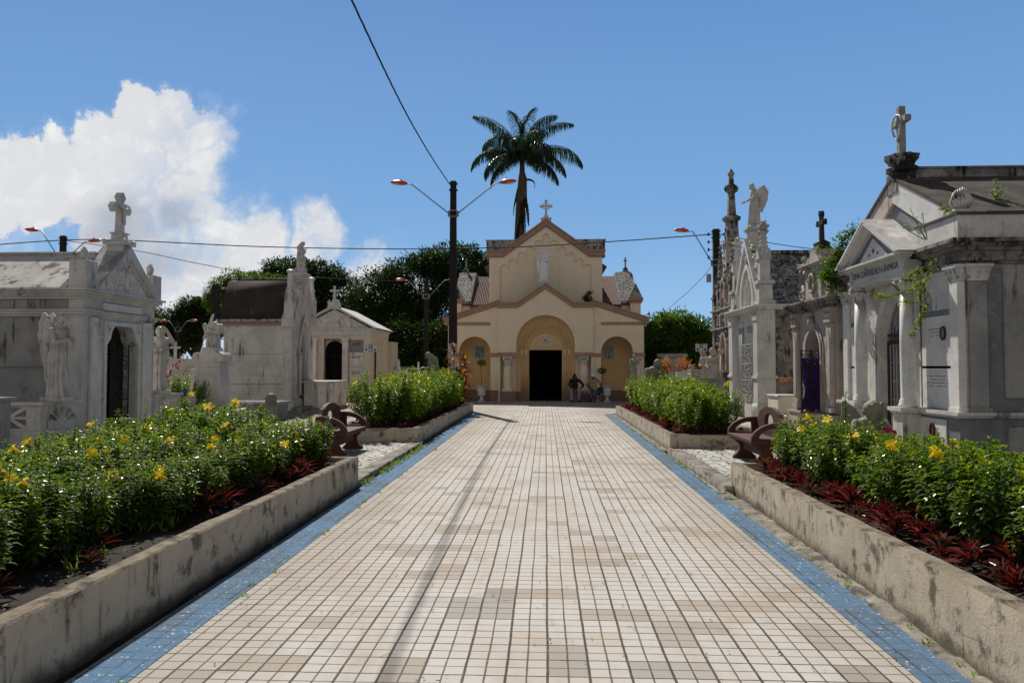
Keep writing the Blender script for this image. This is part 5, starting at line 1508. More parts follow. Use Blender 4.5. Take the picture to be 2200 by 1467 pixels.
# ------------------------------------------------------------- small tombs near the mausoleums
o = thing('angel_pedestal', 'tapered stone pedestal with scrolled cap and rust stains carrying a bowed angel', 'pedestal', (-9.4, 20.7, 0), R(0))
o.scale = (.74, .74, 1)
part('base', MB().box(-1.5, .95, -.9, 1.2, 0, .42).box(-.66, .78, -.66, .66, .42, .54), 'marble', o)
part('shaft', MB().taper(0, 0, .62, 1.12, .56, .50, .51, .45).taper(0, 0, 1.12, 1.64, .505, .445, .44, .38).box(-.60, .60, -.54, .54, .54, .62), 'marble', o)
cp = MB().box(-.48, .48, -.42, .42, 1.64, 1.72).box(-.45, .45, -.39, .39, 1.72, 1.80)
for sx in (-1, 1): cp.tube([(sx * .46, -.42, 1.90), (sx * .46, .42, 1.90)], .13, 14)
cp.slab([(-.46, 1.78), (.46, 1.78), (.44, 1.98), (.26, 2.06), (.22, 2.17), (-.22, 2.17), (-.26, 2.06), (-.44, 1.98)], -.40, .40)
part('scrolled_cap', cp, 'marble', o)
o = thing('grave_slab', 'flat pale grave slab covered in debris beside the tapered pedestal', 'grave', (XX(560, 22.5), 22.6, 0), R(0))
part('slab', MB().box(-1.1, .75, -.55, .6, .50, .58), 'roof_scaly', o); part('base', MB().box(-1.0, .65, -.45, .5, 0, .50), 'marble_grey', o)
p = sculpt(MB().ell((0, 0, .16), (.17, .17, .17)).cap((0, 0, .02), (0, 0, .1), .17, .15), .012, 4, lambda c: .010 * math.sin(14 * math.atan2(c.y, c.x) + 3 * c.z))
o = meshobj('stone_urn', p, 'statue_green'); o.location = (XX(583, 21.8), 21.8, .52)
tag(o, 'round greenish stone urn lid at the end of the flat grave slab', 'urn')
part('foot', MB().box(-.14, .14, -.14, .14, -.52, .01), 'marble_dull', o)
o = thing('tomb', 'low white marble tomb with inscribed panels beside the brown-roofed mausoleum', 'tomb', (-8.6, 28.6, 0))
part('body', MB().box(-.75, .42, 0, 1.8, 0, 1.02).box(-.18, .18, -.16, -.001, 0, 1.0), 'marble', o)
part('lid', MB().box(-.85, .46, -.03, 1.9, 1.022, 1.09).box(-.22, .20, -.2, -.031, 1.002, 1.07), 'marble', o)
plaque(o, 0, .45, .30, .8, -.162, 5, 2, 'marble_clean', letter='lettering'); plaque(o, .31, .55, .18, .8, -.002, 6, 4, 'marble_clean', letter='lettering')
part('base', MB().box(-.9, .55, -.28, 2.0, 0, .08), 'concrete', o)
o = thing('planter_box', 'cream painted planter box with rounded rim beside the open iron gate', 'planter', (XX(1699, 20.3), 20.3, 0))
part('box', MB().box(-.35, .32, 0, .9, 0, .82), 'plaster_white', o); part('rim', MB().bbox(-.38, .35, -.03, .93, .82, .87, .015), 'stucco_white', o)
part('corner_post', MB().box(.24, .36, -.10, -.001, 0, .62).taper(.30, -.05, .62, .72, .07, .07, .03, .03), 'marble', o)
# ============================================================= STATUES
def folds(k=9, a=.012, zmax=1.0, z0=0.0, seed=0):
    def fn(c):
        an = math.atan2(c.y, c.x)
        t = 1.0 if z0 < c.z < zmax else max(0, 1 - (c.z - zmax) * 5) if c.z >= zmax else 0
        w_ = k * an + 2.2 * noise.noise(Vector((c.z * 1.6, seed, 0))) + c.z * 1.5
        f = (1.0 - 2.0 * abs(math.sin(w_ * .5)) ** 1.4 + .35 * math.sin(w_ * 2.3)) * a * t * (1.2 - .45 * c.z)
        return f + .006 * noise.noise(Vector((c.x * 22, c.y * 22, c.z * 13 + seed))) * (1.4 if c.z < zmax else .6)
    return fn
def head(mb, c, r=.105, hair='long', face=(0, -1, 0)):
    c = Vector(c); f = Vector(face).normalized(); side = f.cross(Vector((0, 0, 1))).normalized(); up = side.cross(f)
    mb.ell(c, (r * .78, r * .92, r * 1.12))
    mb.ell(c + f * r * .45 - up * r * .45, (r * .5, r * .5, r * .55))           # jaw
    mb.cap(c + f * r * .86 + up * r * .12, c + f * r * 1.10 - up * r * .22, r * .10, r * .17, 8)   # nose
    mb.ell(c + f * r * .92 - up * r * .50, (r * .26, r * .15, r * .10))           # mouth
    for s_ in (-1, 1): mb.ell(c + f * r * .80 + side * s_ * r * .32 + up * r * .28, (r * .24, r * .12, r * .10)); mb.ell(c + side * s_ * r * .8, (r * .12, r * .2, r * .26))
    if hair == 'long':
        mb.ell(c - f * r * .18 + up * r * .28, (r * .98, r * 1.02, r * .98))
        for k in range(7):
            a = R(60 + k * 40)
            p = c + side * math.cos(a) * r * .85 - f * abs(math.sin(a)) * r * .75
            mb.cap(p + up * r * .2, p - up * r * (1.2 if k % 2 else 1.6), r * .34, r * .26, 8)
        for s_ in (-1, 1): mb.cap(c + up * r * 1.0 + f * r * .2, c + side * s_ * r * .8 - up * r * .1, r * .28, r * .3, 8)
    elif hair == 'veil':
        mb.ell(c - f * r * .1 + up * r * .15, (r * 1.12, r * 1.12, r * 1.15))
        mb.cap(c - f * r * .3, c - f * r * .9 - up * r * 2.6, r * 1.0, r * 1.35)
    elif hair == 'short':
        mb.ell(c - f * r * .15 + up * r * .30, (r * .92, r * 1.0, r * .92))
def limb(mb, pts, rs):
    for i in range(len(pts) - 1): mb.cap(pts[i], pts[i + 1], rs[i], rs[i + 1], 10)
def hand(mb, p, d, s=1.0, curl=.3):
    p = Vector(p); d = Vector(d).normalized(); sd = d.cross(Vector((0, 0, 1)))
    sd = sd.normalized() if sd.length > .1 else Vector((1, 0, 0)); dn = d.cross(sd)
    mb.cap(p, p + d * .07 * s, .026 * s, .030 * s, 8)
    for k in range(4):
        b = p + d * .085 * s + sd * (k - 1.5) * .018 * s; l = (.052, .062, .058, .044)[k] * s
        m_ = b + d * l * .55; e = m_ + (d + dn * curl).normalized() * l * .5
        limb(mb, [b, m_, e], [.0095 * s, .0088 * s, .0075 * s])
    limb(mb, [p + d * .02 * s + sd * .028 * s, p + d * .055 * s + sd * .052 * s, p + d * .085 * s + sd * .055 * s], [.011 * s, .010 * s, .008 * s])
def wing(mb, root, tip, top, w=.17, th=.035, n=9):
    """wing as a fan of long feathers between the shoulder (root), the high crest (top) and the low tip"""
    root, tip, top = Vector(root), Vector(tip), Vector(top)
    limb(mb, [root, (root + top) / 2 + Vector((0, .03, .05)), top], [.05, .045, .035])
    for k in range(n):
        t = k / (n - 1)
        a = root.lerp(top, t); b = root.lerp(tip, .35 + .65 * t)
        mid = a.lerp(b, .5) + (top - root).normalized() * .02
        limb(mb, [a, mid, b], [.034, .038, .016])
def bigwing(mb, x, zl=.52, zh=1.46, dp=1.0):
    """tall D-shaped wing standing behind the shoulders"""
    for k in range(10):
        t = k / 9
        a = Vector((x, .12 + .05 * t, 1.12 + (zh - 1.16) * t)); b = Vector((x * 1.5, .30 * dp - .12 * (1 - t) - .02 * t, zl + .25 * t)); m = Vector((x * 1.9, .20 + .24 * dp * t - .05 * (1 - dp), 1.0 + .22 * t))
        limb(mb, [a, m, b], [.035, .04, .02])
    limb(mb, [(x, .10, 1.15), (x * 1.3, .16, zh - .10), (x * 1.5, .16 + .14 * dp, zh), (x * 1.8, .14 + .28 * dp, zh - .18), (x * 1.7, .14 + .28 * dp, (zh + zl) / 2), (x * 1.4, .24 * dp, zl - .02)], [.05, .045, .045, .04, .035, .02])
def robe(mb, sway=0.0, hem=.23, waist=.125, H=1.0, lean=(0, 0)):
    mb.lathe([(hem, .0), (hem * 1.02, .03), (hem * .90, .2), (hem * .80, .45), (waist * 1.35, .72), (waist, .95), (waist * 1.15, 1.05)], (0, 0, 0), 20, 7, .06)
    mb.ell((sway * .3, .02, .80), (.155, .14, .17))
def std_torso(mb, lean=0.0):
    mb.cap((0, .01, .95), (0, .01 - lean * .5, 1.16), .115, .135)
    mb.ell((0, .01 - lean * .7, 1.24), (.185, .115, .12))
    mb.cap((0, -lean * .8, 1.28), (0, -lean - .01, 1.40), .055, .05)
FIG = {}
def fig(kind):
    if kind in FIG: return FIG[kind]
    m_ = MB()
    if kind == 'weeping':            # hand to the face, big folded wings, head bowed
        robe(m_, 0, .175, .12); std_torso(m_, .06); head(m_, (.0, -.12, 1.46), .105, 'long', (0, -.85, -.5))
        limb(m_, [(.18, -.04, 1.27), (.17, -.20, 1.08), (.05, -.24, 1.36)], [.062, .05, .034]); hand(m_, (.05, -.24, 1.36), (-.2, .1, 1), 1)
        limb(m_, [(-.18, -.04, 1.27), (-.21, -.14, 1.04), (-.02, -.27, 1.10)], [.062, .05, .034]); hand(m_, (-.02, -.27, 1.10), (1, 0, .3), 1)
        bigwing(m_, .06, .32, 1.58, .62); bigwing(m_, -.06, .32, 1.58, .62)
        m_.cap((.10, -.12, .1), (.02, -.08, .9), .06, .05)
    elif kind == 'forehead':         # one raised arm, hand on brow, bowed head, no wings
        robe(m_, .05, .17); std_torso(m_, .04); head(m_, (-.03, -.08, 1.45), .105, 'long', (-.2, -.85, -.5))
        limb(m_, [(.18, 0, 1.26), (.30, -.10, 1.16), (.10, -.14, 1.50)], [.06, .05, .034]); hand(m_, (.10, -.14, 1.5), (-.6, 0, .6), 1)
        limb(m_, [(-.18, 0, 1.26), (-.22, -.05, 1.0), (.0, -.20, 1.0)], [.062, .055, .036]); hand(m_, (0, -.2, 1.0), (1, 0, .1), 1)
        m_.cap((.17, .05, 1.15), (.15, .0, .72), .06, .07)
    elif kind == 'veiled':           # standing woman in veil, hands joined
        robe(m_, 0, .20, .13); std_torso(m_, .04); head(m_, (0, -.07, 1.47), .10, 'veil', (0, -.9, -.42))
        for s_ in (-1, 1): limb(m_, [(s_ * .17, 0, 1.25), (s_ * .19, -.07, 1.03), (s_ * .02, -.20, 1.12)], [.065, .055, .034]); hand(m_, (s_ * .015, -.2, 1.12), (-s_ * .2, -.5, 1), .9, 0)
        m_.cap((-.13, .08, 1.2), (-.16, .10, .3), .08, .10).cap((.13, .08, 1.2), (.16, .10, .3), .08, .10)
    elif kind == 'wings_back':       # angel with a high single-curve wing and hands lowered forward
        robe(m_, .03, .22); std_torso(m_, .05); head(m_, (0, -.09, 1.46), .10, 'long', (0, -.85, -.5))
        for s_ in (-1, 1): limb(m_, [(s_ * .16, 0, 1.25), (s_ * .18, -.10, 1.02), (s_ * .06, -.34, .90)], [.055, .045, .03]); hand(m_, (s_ * .06, -.34, .9), (0, -1, -.3), .95)
        bigwing(m_, .09); bigwing(m_, -.09)
        m_.cap((0, .02, .1), (0, .22, .02), .14, .12)
    elif kind == 'chapel_angel':     # frontal, wings closed at the sides, holding a book and palm
        robe(m_, 0, .22, .14); std_torso(m_, .02); head(m_, (0, -.04, 1.47), .10, 'long')
        limb(m_, [(-.18, 0, 1.26), (-.24, -.08, 1.10), (-.10, -.16, 1.28)], [.062, .052, .034]); hand(m_, (-.10, -.16, 1.28), (.4, -.1, 1), .9)
        limb(m_, [(.18, 0, 1.26), (.25, -.06, 1.05), (.06, -.20, 1.06)], [.062, .052, .034]); hand(m_, (.06, -.2, 1.06), (-1, 0, .2), .9)
        m_.cap((.10, -.18, 1.0), (.26, -.12, 1.42), .035, .05)
        for s_ in (-1, 1): wing(m_, (s_ * .12, .10, 1.2), (s_ * .22, .10, .35), (s_ * .30, .10, 1.30))
    elif kind == 'madonna':          # woman in profile with long veil, arms lowered holding flowers
        robe(m_, 0, .23, .14); std_torso(m_, .08); head(m_, (0, -.14, 1.45), .105, 'veil', (0, -.85, -.5))
        for s_ in (-1, 1): limb(m_, [(s_ * .17, -.02, 1.25), (s_ * .18, -.06, 1.0), (s_ * .05, -.30, .96)], [.07, .06, .036]); hand(m_, (s_ * .05, -.3, .96), (0, -1, .1), .95)
        m_.cap((0, .12, 1.3), (0, .26, .55), .10, .09); m_.ell((0, -.32, 1.0), (.12, .08, .05))
    elif kind == 'monk':             # standing youth holding a bundle to his chest
        robe(m_, 0, .17, .14); std_torso(m_, .04); head(m_, (0, -.06, 1.46), .105, 'short', (.2, -.9, -.3))
        for s_ in (-1, 1): limb(m_, [(s_ * .18, 0, 1.26), (s_ * .25, -.06, 1.06), (s_ * .05, -.22, 1.14)], [.065, .055, .036]); hand(m_, (s_ * .05, -.22, 1.14), (-s_, 0, .2), .95)
        m_.ell((0, -.2, 1.2), (.14, .08, .10)); limb(m_, [(.1, 0, .5), (.12, -.02, .04)], [.07, .05]); limb(m_, [(-.1, 0, .5), (-.10, -.04, .04)], [.07, .05])
    elif kind == 'bust_bowed':       # kneeling figure leaning forward, hand to chin
        m_.lathe([(.34, 0), (.33, .25), (.26, .55), (.20, .75)], (0, 0, 0), 18, 6, .07)
        m_.cap((0, 0, .65), (.04, -.08, .92), .17, .17).ell((.04, -.08, .98), (.26, .16, .15))
        head(m_, (.10, -.18, 1.20), .12, 'long', (.4, -.8, -.3)); m_.cap((.06, -.1, 1.0), (.09, -.15, 1.12), .07, .06)
        limb(m_, [(-.22, -.06, .98), (-.26, -.22, .70), (.02, -.34, .62)], [.09, .08, .05]); hand(m_, (.02, -.34, .62), (1, 0, 0), 1.2)
        limb(m_, [(.26, -.06, .98), (.32, -.22, .72), (.16, -.30, 1.05)], [.085, .07, .045]); hand(m_, (.16, -.3, 1.05), (-.3, .1, 1), 1.2)
    elif kind == 'bowed_angel':      # angel bent double over clasped arms, wings folded up behind
        m_.lathe([(.17, 0), (.18, .10), (.15, .25), (.15, .4)], (0, 0, 0), 14, 5, .08)
        m_.cap((0, .04, .34), (-.02, .05, .56), .13, .15).cap((-.02, .05, .56), (.04, -.10, .64), .14, .12); head(m_, (.12, -.20, .56), .10, 'long', (.2, -.5, -.85))
        limb(m_, [(-.22, -.04, .64), (-.20, -.20, .46), (.08, -.24, .42)], [.07, .06, .04]); limb(m_, [(.22, -.04, .64), (.22, -.20, .48), (-.05, -.26, .46)], [.07, .06, .04])
        hand(m_, (.08, -.24, .42), (1, 0, -.2), 1); hand(m_, (-.05, -.26, .46), (-1, 0, -.3), 1)
        limb(m_, [(-.10, -.05, .4), (-.12, -.14, .2), (-.14, -.08, .02)], [.08, .06, .05])
        wing(m_, (-.06, .10, .62), (-.24, .10, .24), (.02, .14, .96), n=9); wing(m_, (.10, .06, .62), (.22, .14, .22), (.12, .12, .80), n=9)
    elif kind == 'crouched_angel':   # small crouching cherub, knees drawn up
        m_.cap((0, .10, .12), (0, .02, .42), .19, .15).ell((0, -.02, .50), (.20, .13, .11)); head(m_, (.02, -.12, .68), .135, 'long', (0, -.8, -.6))
        for s_ in (-1, 1):
            limb(m_, [(s_ * .12, .02, .14), (s_ * .16, -.30, .34), (s_ * .12, -.26, .04)], [.10, .08, .05]); limb(m_, [(s_ * .2, -.02, .50), (s_ * .24, -.18, .36), (s_ * .08, -.36, .40)], [.065, .055, .035]); hand(m_, (s_ * .08, -.36, .4), (-s_, -.3, 0), .9)
        wing(m_, (-.08, .12, .45), (-.36, .30, .12), (-.34, .30, .80), n=9); wing(m_, (.08, .12, .45), (.30, .34, .10), (.20, .34, .78), n=9)
    elif kind == 'mourner':
        robe(m_, 0, .24, .16); std_torso(m_, .02); head(m_, (0, -.03, 1.46), .11, 'veil')
        limb(m_, [(.18, 0, 1.26), (.16, -.2, 1.20), (-.08, -.28, 1.24)], [.07, .055, .036]); limb(m_, [(-.18, 0, 1.26), (-.2, -.12, .98), (.05, -.26, .92)], [.07, .055, .036])
        hand(m_, (-.08, -.28, 1.24), (-1, 0, .1), 1); hand(m_, (.05, -.26, .92), (1, 0, 0), 1)
    z = .0085
    zm = {'bust_bowed': .6, 'bowed_angel': .3, 'crouched_angel': .0}.get(kind, .95)
    FIG[kind] = sculpt(m_, z, 1, folds(11, .017, zm), kind)
    return FIG[kind]
def statue(kind, loc, rz, h, m, name, label, base=.10, bw=.26, cat='statue', nat=1.6, group=None):
    s_ = h / nat
    me = fig(kind)
    if me.materials and me.materials[0] != MATS[m]: me = me.copy(); me.materials.clear()
    o = meshobj(name, me, m)
    o.location = loc; o.rotation_euler = (0, 0, rz); o.scale = (s_, s_, s_)
    tag(o, label, cat, group)
    if base: part('plinth', MB().bbox(-bw, bw, -bw, bw, -base, .012, .008), m, o)
    return o
def face(dx, dy): return math.atan2(dx, -dy)       # rotation so local -Y looks along (dx,dy)

S = 1.02
statue('weeping', (-9.40, 14.0, 1.04), face(1, -.25), 1.60, 'statue', 'angel_statue', 'winged weeping angel with hand to face standing on the balustrade at the far left', .08, .2)
statue('forehead', (-9.55, 18.1, 1.04), face(.75, -.7), 1.60, 'statue', 'statue', 'standing mourner with raised hand on brow just right of the far left mausoleum', .08, .22)
statue('bowed_angel', (-9.4, 20.7, 2.175), face(.5, -.85), .98, 'statue', 'angel_statue', 'angel bent double with folded wings on top of the tapered pedestal', 0, .2, nat=1.02)
statue('veiled', (-9.58, 28.85, 5.32), face(1, -.15), 1.25, 'statue', 'statue', 'veiled standing woman on the gable of the brown-roofed mausoleum', .04, .2)
statue('wings_back', (6.74, 24.28, 6.16), face(-1, -.1), 1.40, 'statue', 'angel_statue', 'winged angel with lowered hands high on the white gothic mausoleum', .06, .24)
q_ = at(1168, 595, 36.9)
statue('chapel_angel', (q_.x, 36.9, 5.86), face(0, -1), 1.62, 'statue_white', 'angel_statue', 'white angel statue holding a palm above the chapel porch gable', 0, .2)
pb_ = MB().bbox(-.30, .30, -.28, .28, 0, .30, .01).bbox(-.25, .25, -.24, .24, .30, .45, .01)
o = pb_.build('statue_pedestal', 'stucco_white', None, loc=(q_.x, 36.9, 5.41)); tag(o, 'white stepped pedestal under the angel on the chapel porch', 'pedestal')
part('support', MB().box(-.28, .28, -.26, .26, -.55, -.002), 'stucco_white', o)
shell(t := MB(), 0, -.29, .04, .22, .20, 5); part('shell_ornament', t, 'stucco_white', o, True)
statue('madonna', (XX(928, 23), 23.0, .74), face(-1, -.15), 1.36, 'statue_green', 'statue', 'greenish veiled woman in profile rising behind the left far flower bed', .55, .24)
statue('monk', (XX(1362, 26.2), 26.2, 1.12), face(.2, -1), .95, 'statue_grey', 'statue', 'small standing figure holding a bundle beside the chapel right corner', 1.12, .22)
statue('bust_bowed', (XX(1403, 22.5), 22.5, .62), face(.2, -1), 1.22, 'statue_green', 'statue', 'greenish bowed figure with hand at chin behind the right far flower bed', .62, .38, nat=1.33)
statue('crouched_angel', (4.92, 11.6, .26), face(-.3, -.95), .84, 'statue_green', 'angel_statue', 'mossy crouching angel holding magenta cloth flowers beside the large right mausoleum', .26, .32, nat=.84)
statue('mourner', (XX(1733, 19.1), 19.1, 3.42), face(-1, -.2), .98, 'statue_grey', 'statue', 'grey draped figure on the corner of the pinkish tomb above the cornice', .06, .22)
statue('mourner', (6.05, 27.28, .62), face(-1, -.5), 1.72, 'marble_pink', 'statue', 'weathered mourning figure nearer to the camera on the blackened gothic monument', .07, .28)
statue('forehead', (6.05, 28.68, .62), face(-1, -.5), 1.72, 'marble_pink', 'statue', 'weathered figure with raised arm on the far half of the blackened gothic monument', .07, .28)
# magenta cloth flower bouquet
m_ = MB(); q = random.Random(5)
for k in range(26):
    c = Vector((q.uniform(-.22, .22), q.uniform(-.10, .10), q.uniform(-.12, .12)))
    n_ = Vector((q.uniform(-1, 1), q.uniform(-1, .2), q.uniform(-.3, 1))).normalized(); a = n_.orthogonal().normalized(); b_ = n_.cross(a)
    r = q.uniform(.05, .09)
    vs = [c] + [c + (a * math.cos(t * PI / 4) + b_ * math.sin(t * PI / 4)) * r * q.uniform(.8, 1.1) + n_ * q.uniform(.0, .05) for t in range(8)]
    m_.add(vs, [(0, 1 + t, 1 + (t + 1) % 8) for t in range(8)])
o = m_.build('bouquet', 'petal_pink', None, True, loc=(4.82, 11.18, .58)); tag(o, 'magenta cloth flowers held by the crouching mossy angel', 'flowers')

# ============================================================= PEOPLE (seated in the shade by the door)
o = thing('stone_bench', 'low dark stone bench against the chapel front where two people sit', 'bench', (XX(1258, 35.2), 35.25, 0))
part('seat', MB().bbox(-1.0, .9, -.22, .22, .36, .43, .01), 'plinth_paint', o); part('support', MB().box(-.8, -.65, -.18, .18, 0, .359), 'plinth_paint', o); part('support', MB().box(.55, .7, -.18, .18, 0, .359), 'plinth_paint', o)
def person(loc, label, pose):
    b = MB()
    hx = .09
    hd = Vector(pose['head'])
    b.cap((0, 0, .53), (0, -.01, .74), .135, .125).cap((0, -.01, .74), (0, -.02, .98), .13, .145).ell((0, -.02, 1.02), (.19, .11, .09))
    b.cap((0, -.03, 1.05), hd - Vector((0, 0, .08)), .052, .05)
    head(b, hd, .105, None, pose['face'])
    for s_, K, F in ((-1, pose['kneeL'], pose['footL']), (1, pose['kneeR'], pose['footR'])):
        limb(b, [(s_ * hx, -.02, .53), K, (F[0], F[1] + .02, F[2] + .06)], [.085, .058, .040]); b.cap((F[0], F[1] + .02, .035), (F[0], F[1] - .15, .03), .036, .03)
    for s_, E, Hh, D in ((-1, pose['elbL'], pose['hanL'], pose['dirL']), (1, pose['elbR'], pose['hanR'], pose['dirR'])):
        limb(b, [(s_ * .19, -.02, 1.02), E, Hh], [.052, .042, .028]); hand(b, Hh, D, 1, .5)
    me = sculpt(b, .0062, 2, None, 'person_body')
    o = meshobj('person', me, 'skin'); o.location = loc; tag(o, label, 'person')
    sh = MB().cap((0, 0, .55), (0, -.01, .74), .152, .142).cap((0, -.01, .74), (0, -.02, .98), .146, .158).ell((0, -.02, 1.025), (.205, .122, .095))
    for s_, E, Hh in ((-1, pose['elbL'], pose['hanL']), (1, pose['elbR'], pose['hanR'])):
        k = pose['sleeve']
        E2 = Vector(E).lerp(Vector(Hh), max(0, k - 1)) if k > 1 else Vector((s_ * .19, -.02, 1.02)).lerp(Vector(E), k)
        limb(sh, [(s_ * .19, -.02, 1.02), E] + ([E2] if k > 1 else []) if k > 1 else [(s_ * .19, -.02, 1.02), E2], [.068, .056] + ([.044] if k > 1 else []))
    meshobj('shirt', sculpt(sh, .009, 2, lambda c: .006 * noise.noise(c * 14)), pose['shirt'], o)
    tr = MB().cap((0, .0, .50), (0, .0, .58), .15, .145)
    if pose.get('skirt'):
        tr.cap((-.1, -.02, .53), Vector(pose['kneeL']), .12, .12).cap((.1, -.02, .53), Vector(pose['kneeR']), .12, .12).cap(pose['kneeL'], (pose['footL'][0], pose['footL'][1], .22), .11, .10).cap(pose['kneeR'], (pose['footR'][0], pose['footR'][1], .22), .11, .10).cap(Vector(pose['kneeL']) - Vector((0, 0, .12)), Vector(pose['kneeR']) - Vector((0, 0, .12)), .09, .09)
    else:
        for s_, K, F in ((-1, pose['kneeL'], pose['footL']), (1, pose['kneeR'], pose['footR'])):
            limb(tr, [(s_ * hx, -.02, .53), K, (F[0], F[1] + .02, .13)], [.105, .080, .066])
    meshobj('skirt' if pose.get('skirt') else 'trousers', sculpt(tr, .009, 2, lambda c: .008 * noise.noise(c * 11)), pose['legs'], o)
    for F in (pose['footL'], pose['footR']):
        s_ = MB().cap((F[0], F[1] + .03, .045), (F[0], F[1] - .15, .035), .046, .040).box(F[0] - .04, F[0] + .04, F[1] - .18, F[1] + .06, 0, .02)
        meshobj('shoe', sculpt(s_, .006, 2), 'shoe', o)
    f = Vector(pose['face']).normalized()
    hr = MB().ell(hd - f * .025 + Vector((0, 0, .028)), (.093, .108, .108)).ell(hd - f * .05 - Vector((0, 0, .02)), (.085, .08, .08))
    part('hair', hr, 'hair_black', o, True)
    return o, f, hd
person((XX(1235, 35.2), 35.28, 0), 'seated man in black shirt and pale trousers with arm akimbo beside the chapel door',
       dict(head=(.01, -.04, 1.19), face=(.75, -.65, -.05), kneeL=(-.19, -.40, .50), footL=(-.15, -.44, 0), kneeR=(.20, -.42, .50), footR=(.17, -.40, 0),
            elbL=(-.25, -.14, .80), hanL=(-.05, -.32, .60), dirL=(.8, -.4, -.2), elbR=(.40, .02, .80), hanR=(.26, -.16, .58), dirR=(-.4, -.6, -.3), sleeve=1.6, shirt='shirt_black', legs='trousers'))
wo, f, hd = person((XX(1275, 35.2), 35.26, 0), 'seated woman in white hat, yellow patterned blouse and flowered skirt holding a broom',
       dict(head=(.0, -.06, 1.15), face=(.3, -.9, -.25), kneeL=(-.16, -.40, .48), footL=(-.14, -.38, 0), kneeR=(.16, -.42, .48), footR=(.14, -.42, 0),
            elbL=(-.30, -.10, .78), hanL=(-.08, -.40, .58), dirL=(.5, -.7, -.2), elbR=(.33, -.08, .82), hanR=(.34, -.34, .72), dirR=(.2, -.9, -.1), sleeve=.7, shirt='pattern_shirt', legs='pattern_skirt', skirt=True))
ht = MB().lathe([(.175, 1.185), (.165, 1.195), (.12, 1.215), (.115, 1.22), (.112, 1.27), (.09, 1.305), (.05, 1.32)], (0, -.05, 0), 22)
part('sun_hat', ht, 'hat_white', wo, True)
o = thing('broom', 'straw broom with long wooden handle leaning from the lap of the seated woman', 'broom', (XX(1285, 34.6), 34.66, 0))
part('handle', MB().tube([(-.26, .22, .72), (-.02, .0, .14)], .012, 8), 'wood', o); part('head', MB().taper(0, 0, .0, .14, .17, .05, .06, .03), 'straw', o)
o = thing('bucket', 'green plastic bucket with white rag on top beside the seated woman', 'bucket', (XX(1291, 35.0), 35.2, .432))
part('pail', MB().lathe([(.095, 0), (.13, .24), (.137, .245), (.137, .26), (.12, .26)], (0, 0, 0), 18), 'pvc_green', o, True)
part('rag', MB().ell((-.02, 0, .27), (.08, .07, .045)), 'pvc', o, True)

# ============================================================= URNS
def urn(loc, label):
    o = thing('garden_urn', label, 'urn', loc, 0, 'white fluted urns by the chapel front')
    u = MB().lathe([(.20, 0), (.20, .05), (.13, .07), (.075, .14), (.07, .22), (.10, .26)], (0, 0, 0), 20)
    part('foot', u, 'stucco_white', o, True)
    u = MB().lathe([(.09, .26), (.17, .31), (.19, .37), (.17, .40), (.19, .44), (.215, .72)], (0, 0, 0), 40, 20, .022)
    u.lathe([(.215, .72), (.27, .75), (.275, .78), (.24, .79), (.20, .77), (.19, .70)], (0, 0, 0), 24)
    part('bowl', u, 'stucco_white', o, True)
    return o
u1 = urn((XX(1035, 35.1), 35.1, 0), 'white fluted urn left of the chapel door under the left niche')
u2 = urn((XX(1304, 35.1), 35.1, 0), 'white fluted urn beside the woman right of the chapel door')
# ============================================================= LAMP POSTS AND CABLES
def lamp_head(par, p, d, s=1.0):
    """orange lantern at p pointing along d"""
    d = Vector(d).normalized(); q_ = d.to_track_quat('X', 'Z').to_matrix().to_4x4()
    M = Matrix.Translation(p) @ q_ @ Matrix.Scale(s, 4)
    b = MB()
    prof = [(-.04, .05, .045), (.04, .085, .095), (.16, .125, .13), (.34, .145, .12), (.52, .13, .085), (.62, .07, .045), (.65, .02, .02)]
    vs = []
    for (x, w, h) in prof:
        for k in range(12):
            a = 2 * PI * k / 12
            vs.append((x, w * math.cos(a), h * math.sin(a) * (1.0 if math.sin(a) > 0 else .55)))
    b.add(vs, [(i * 12 + k, (i + 1) * 12 + k, (i + 1) * 12 + (k + 1) % 12, i * 12 + (k + 1) % 12) for i in range(6) for k in range(12)] + [tuple(range(12)), tuple(range(72, 84))[::-1]])
    h = part('lamp_head', b.xf(M), 'lamp_orange', par, True)
    g_ = MB().ell((.36, 0, -.045), (.19, .10, .045), n=14).xf(M)
    part('lamp_glass', g_, 'lamp_glass', h, True)
    c_ = MB().lathe([(.028, .10), (.03, .16), (.02, .175)], (.22, 0, 0), 8).xf(M)
    part('photocell', c_, 'iron', h, True)
def arm(par, a, b_, c_, r=.024):
    part('arm', MB().tube([a, b_, c_], r, 8), 'steel', par, True)
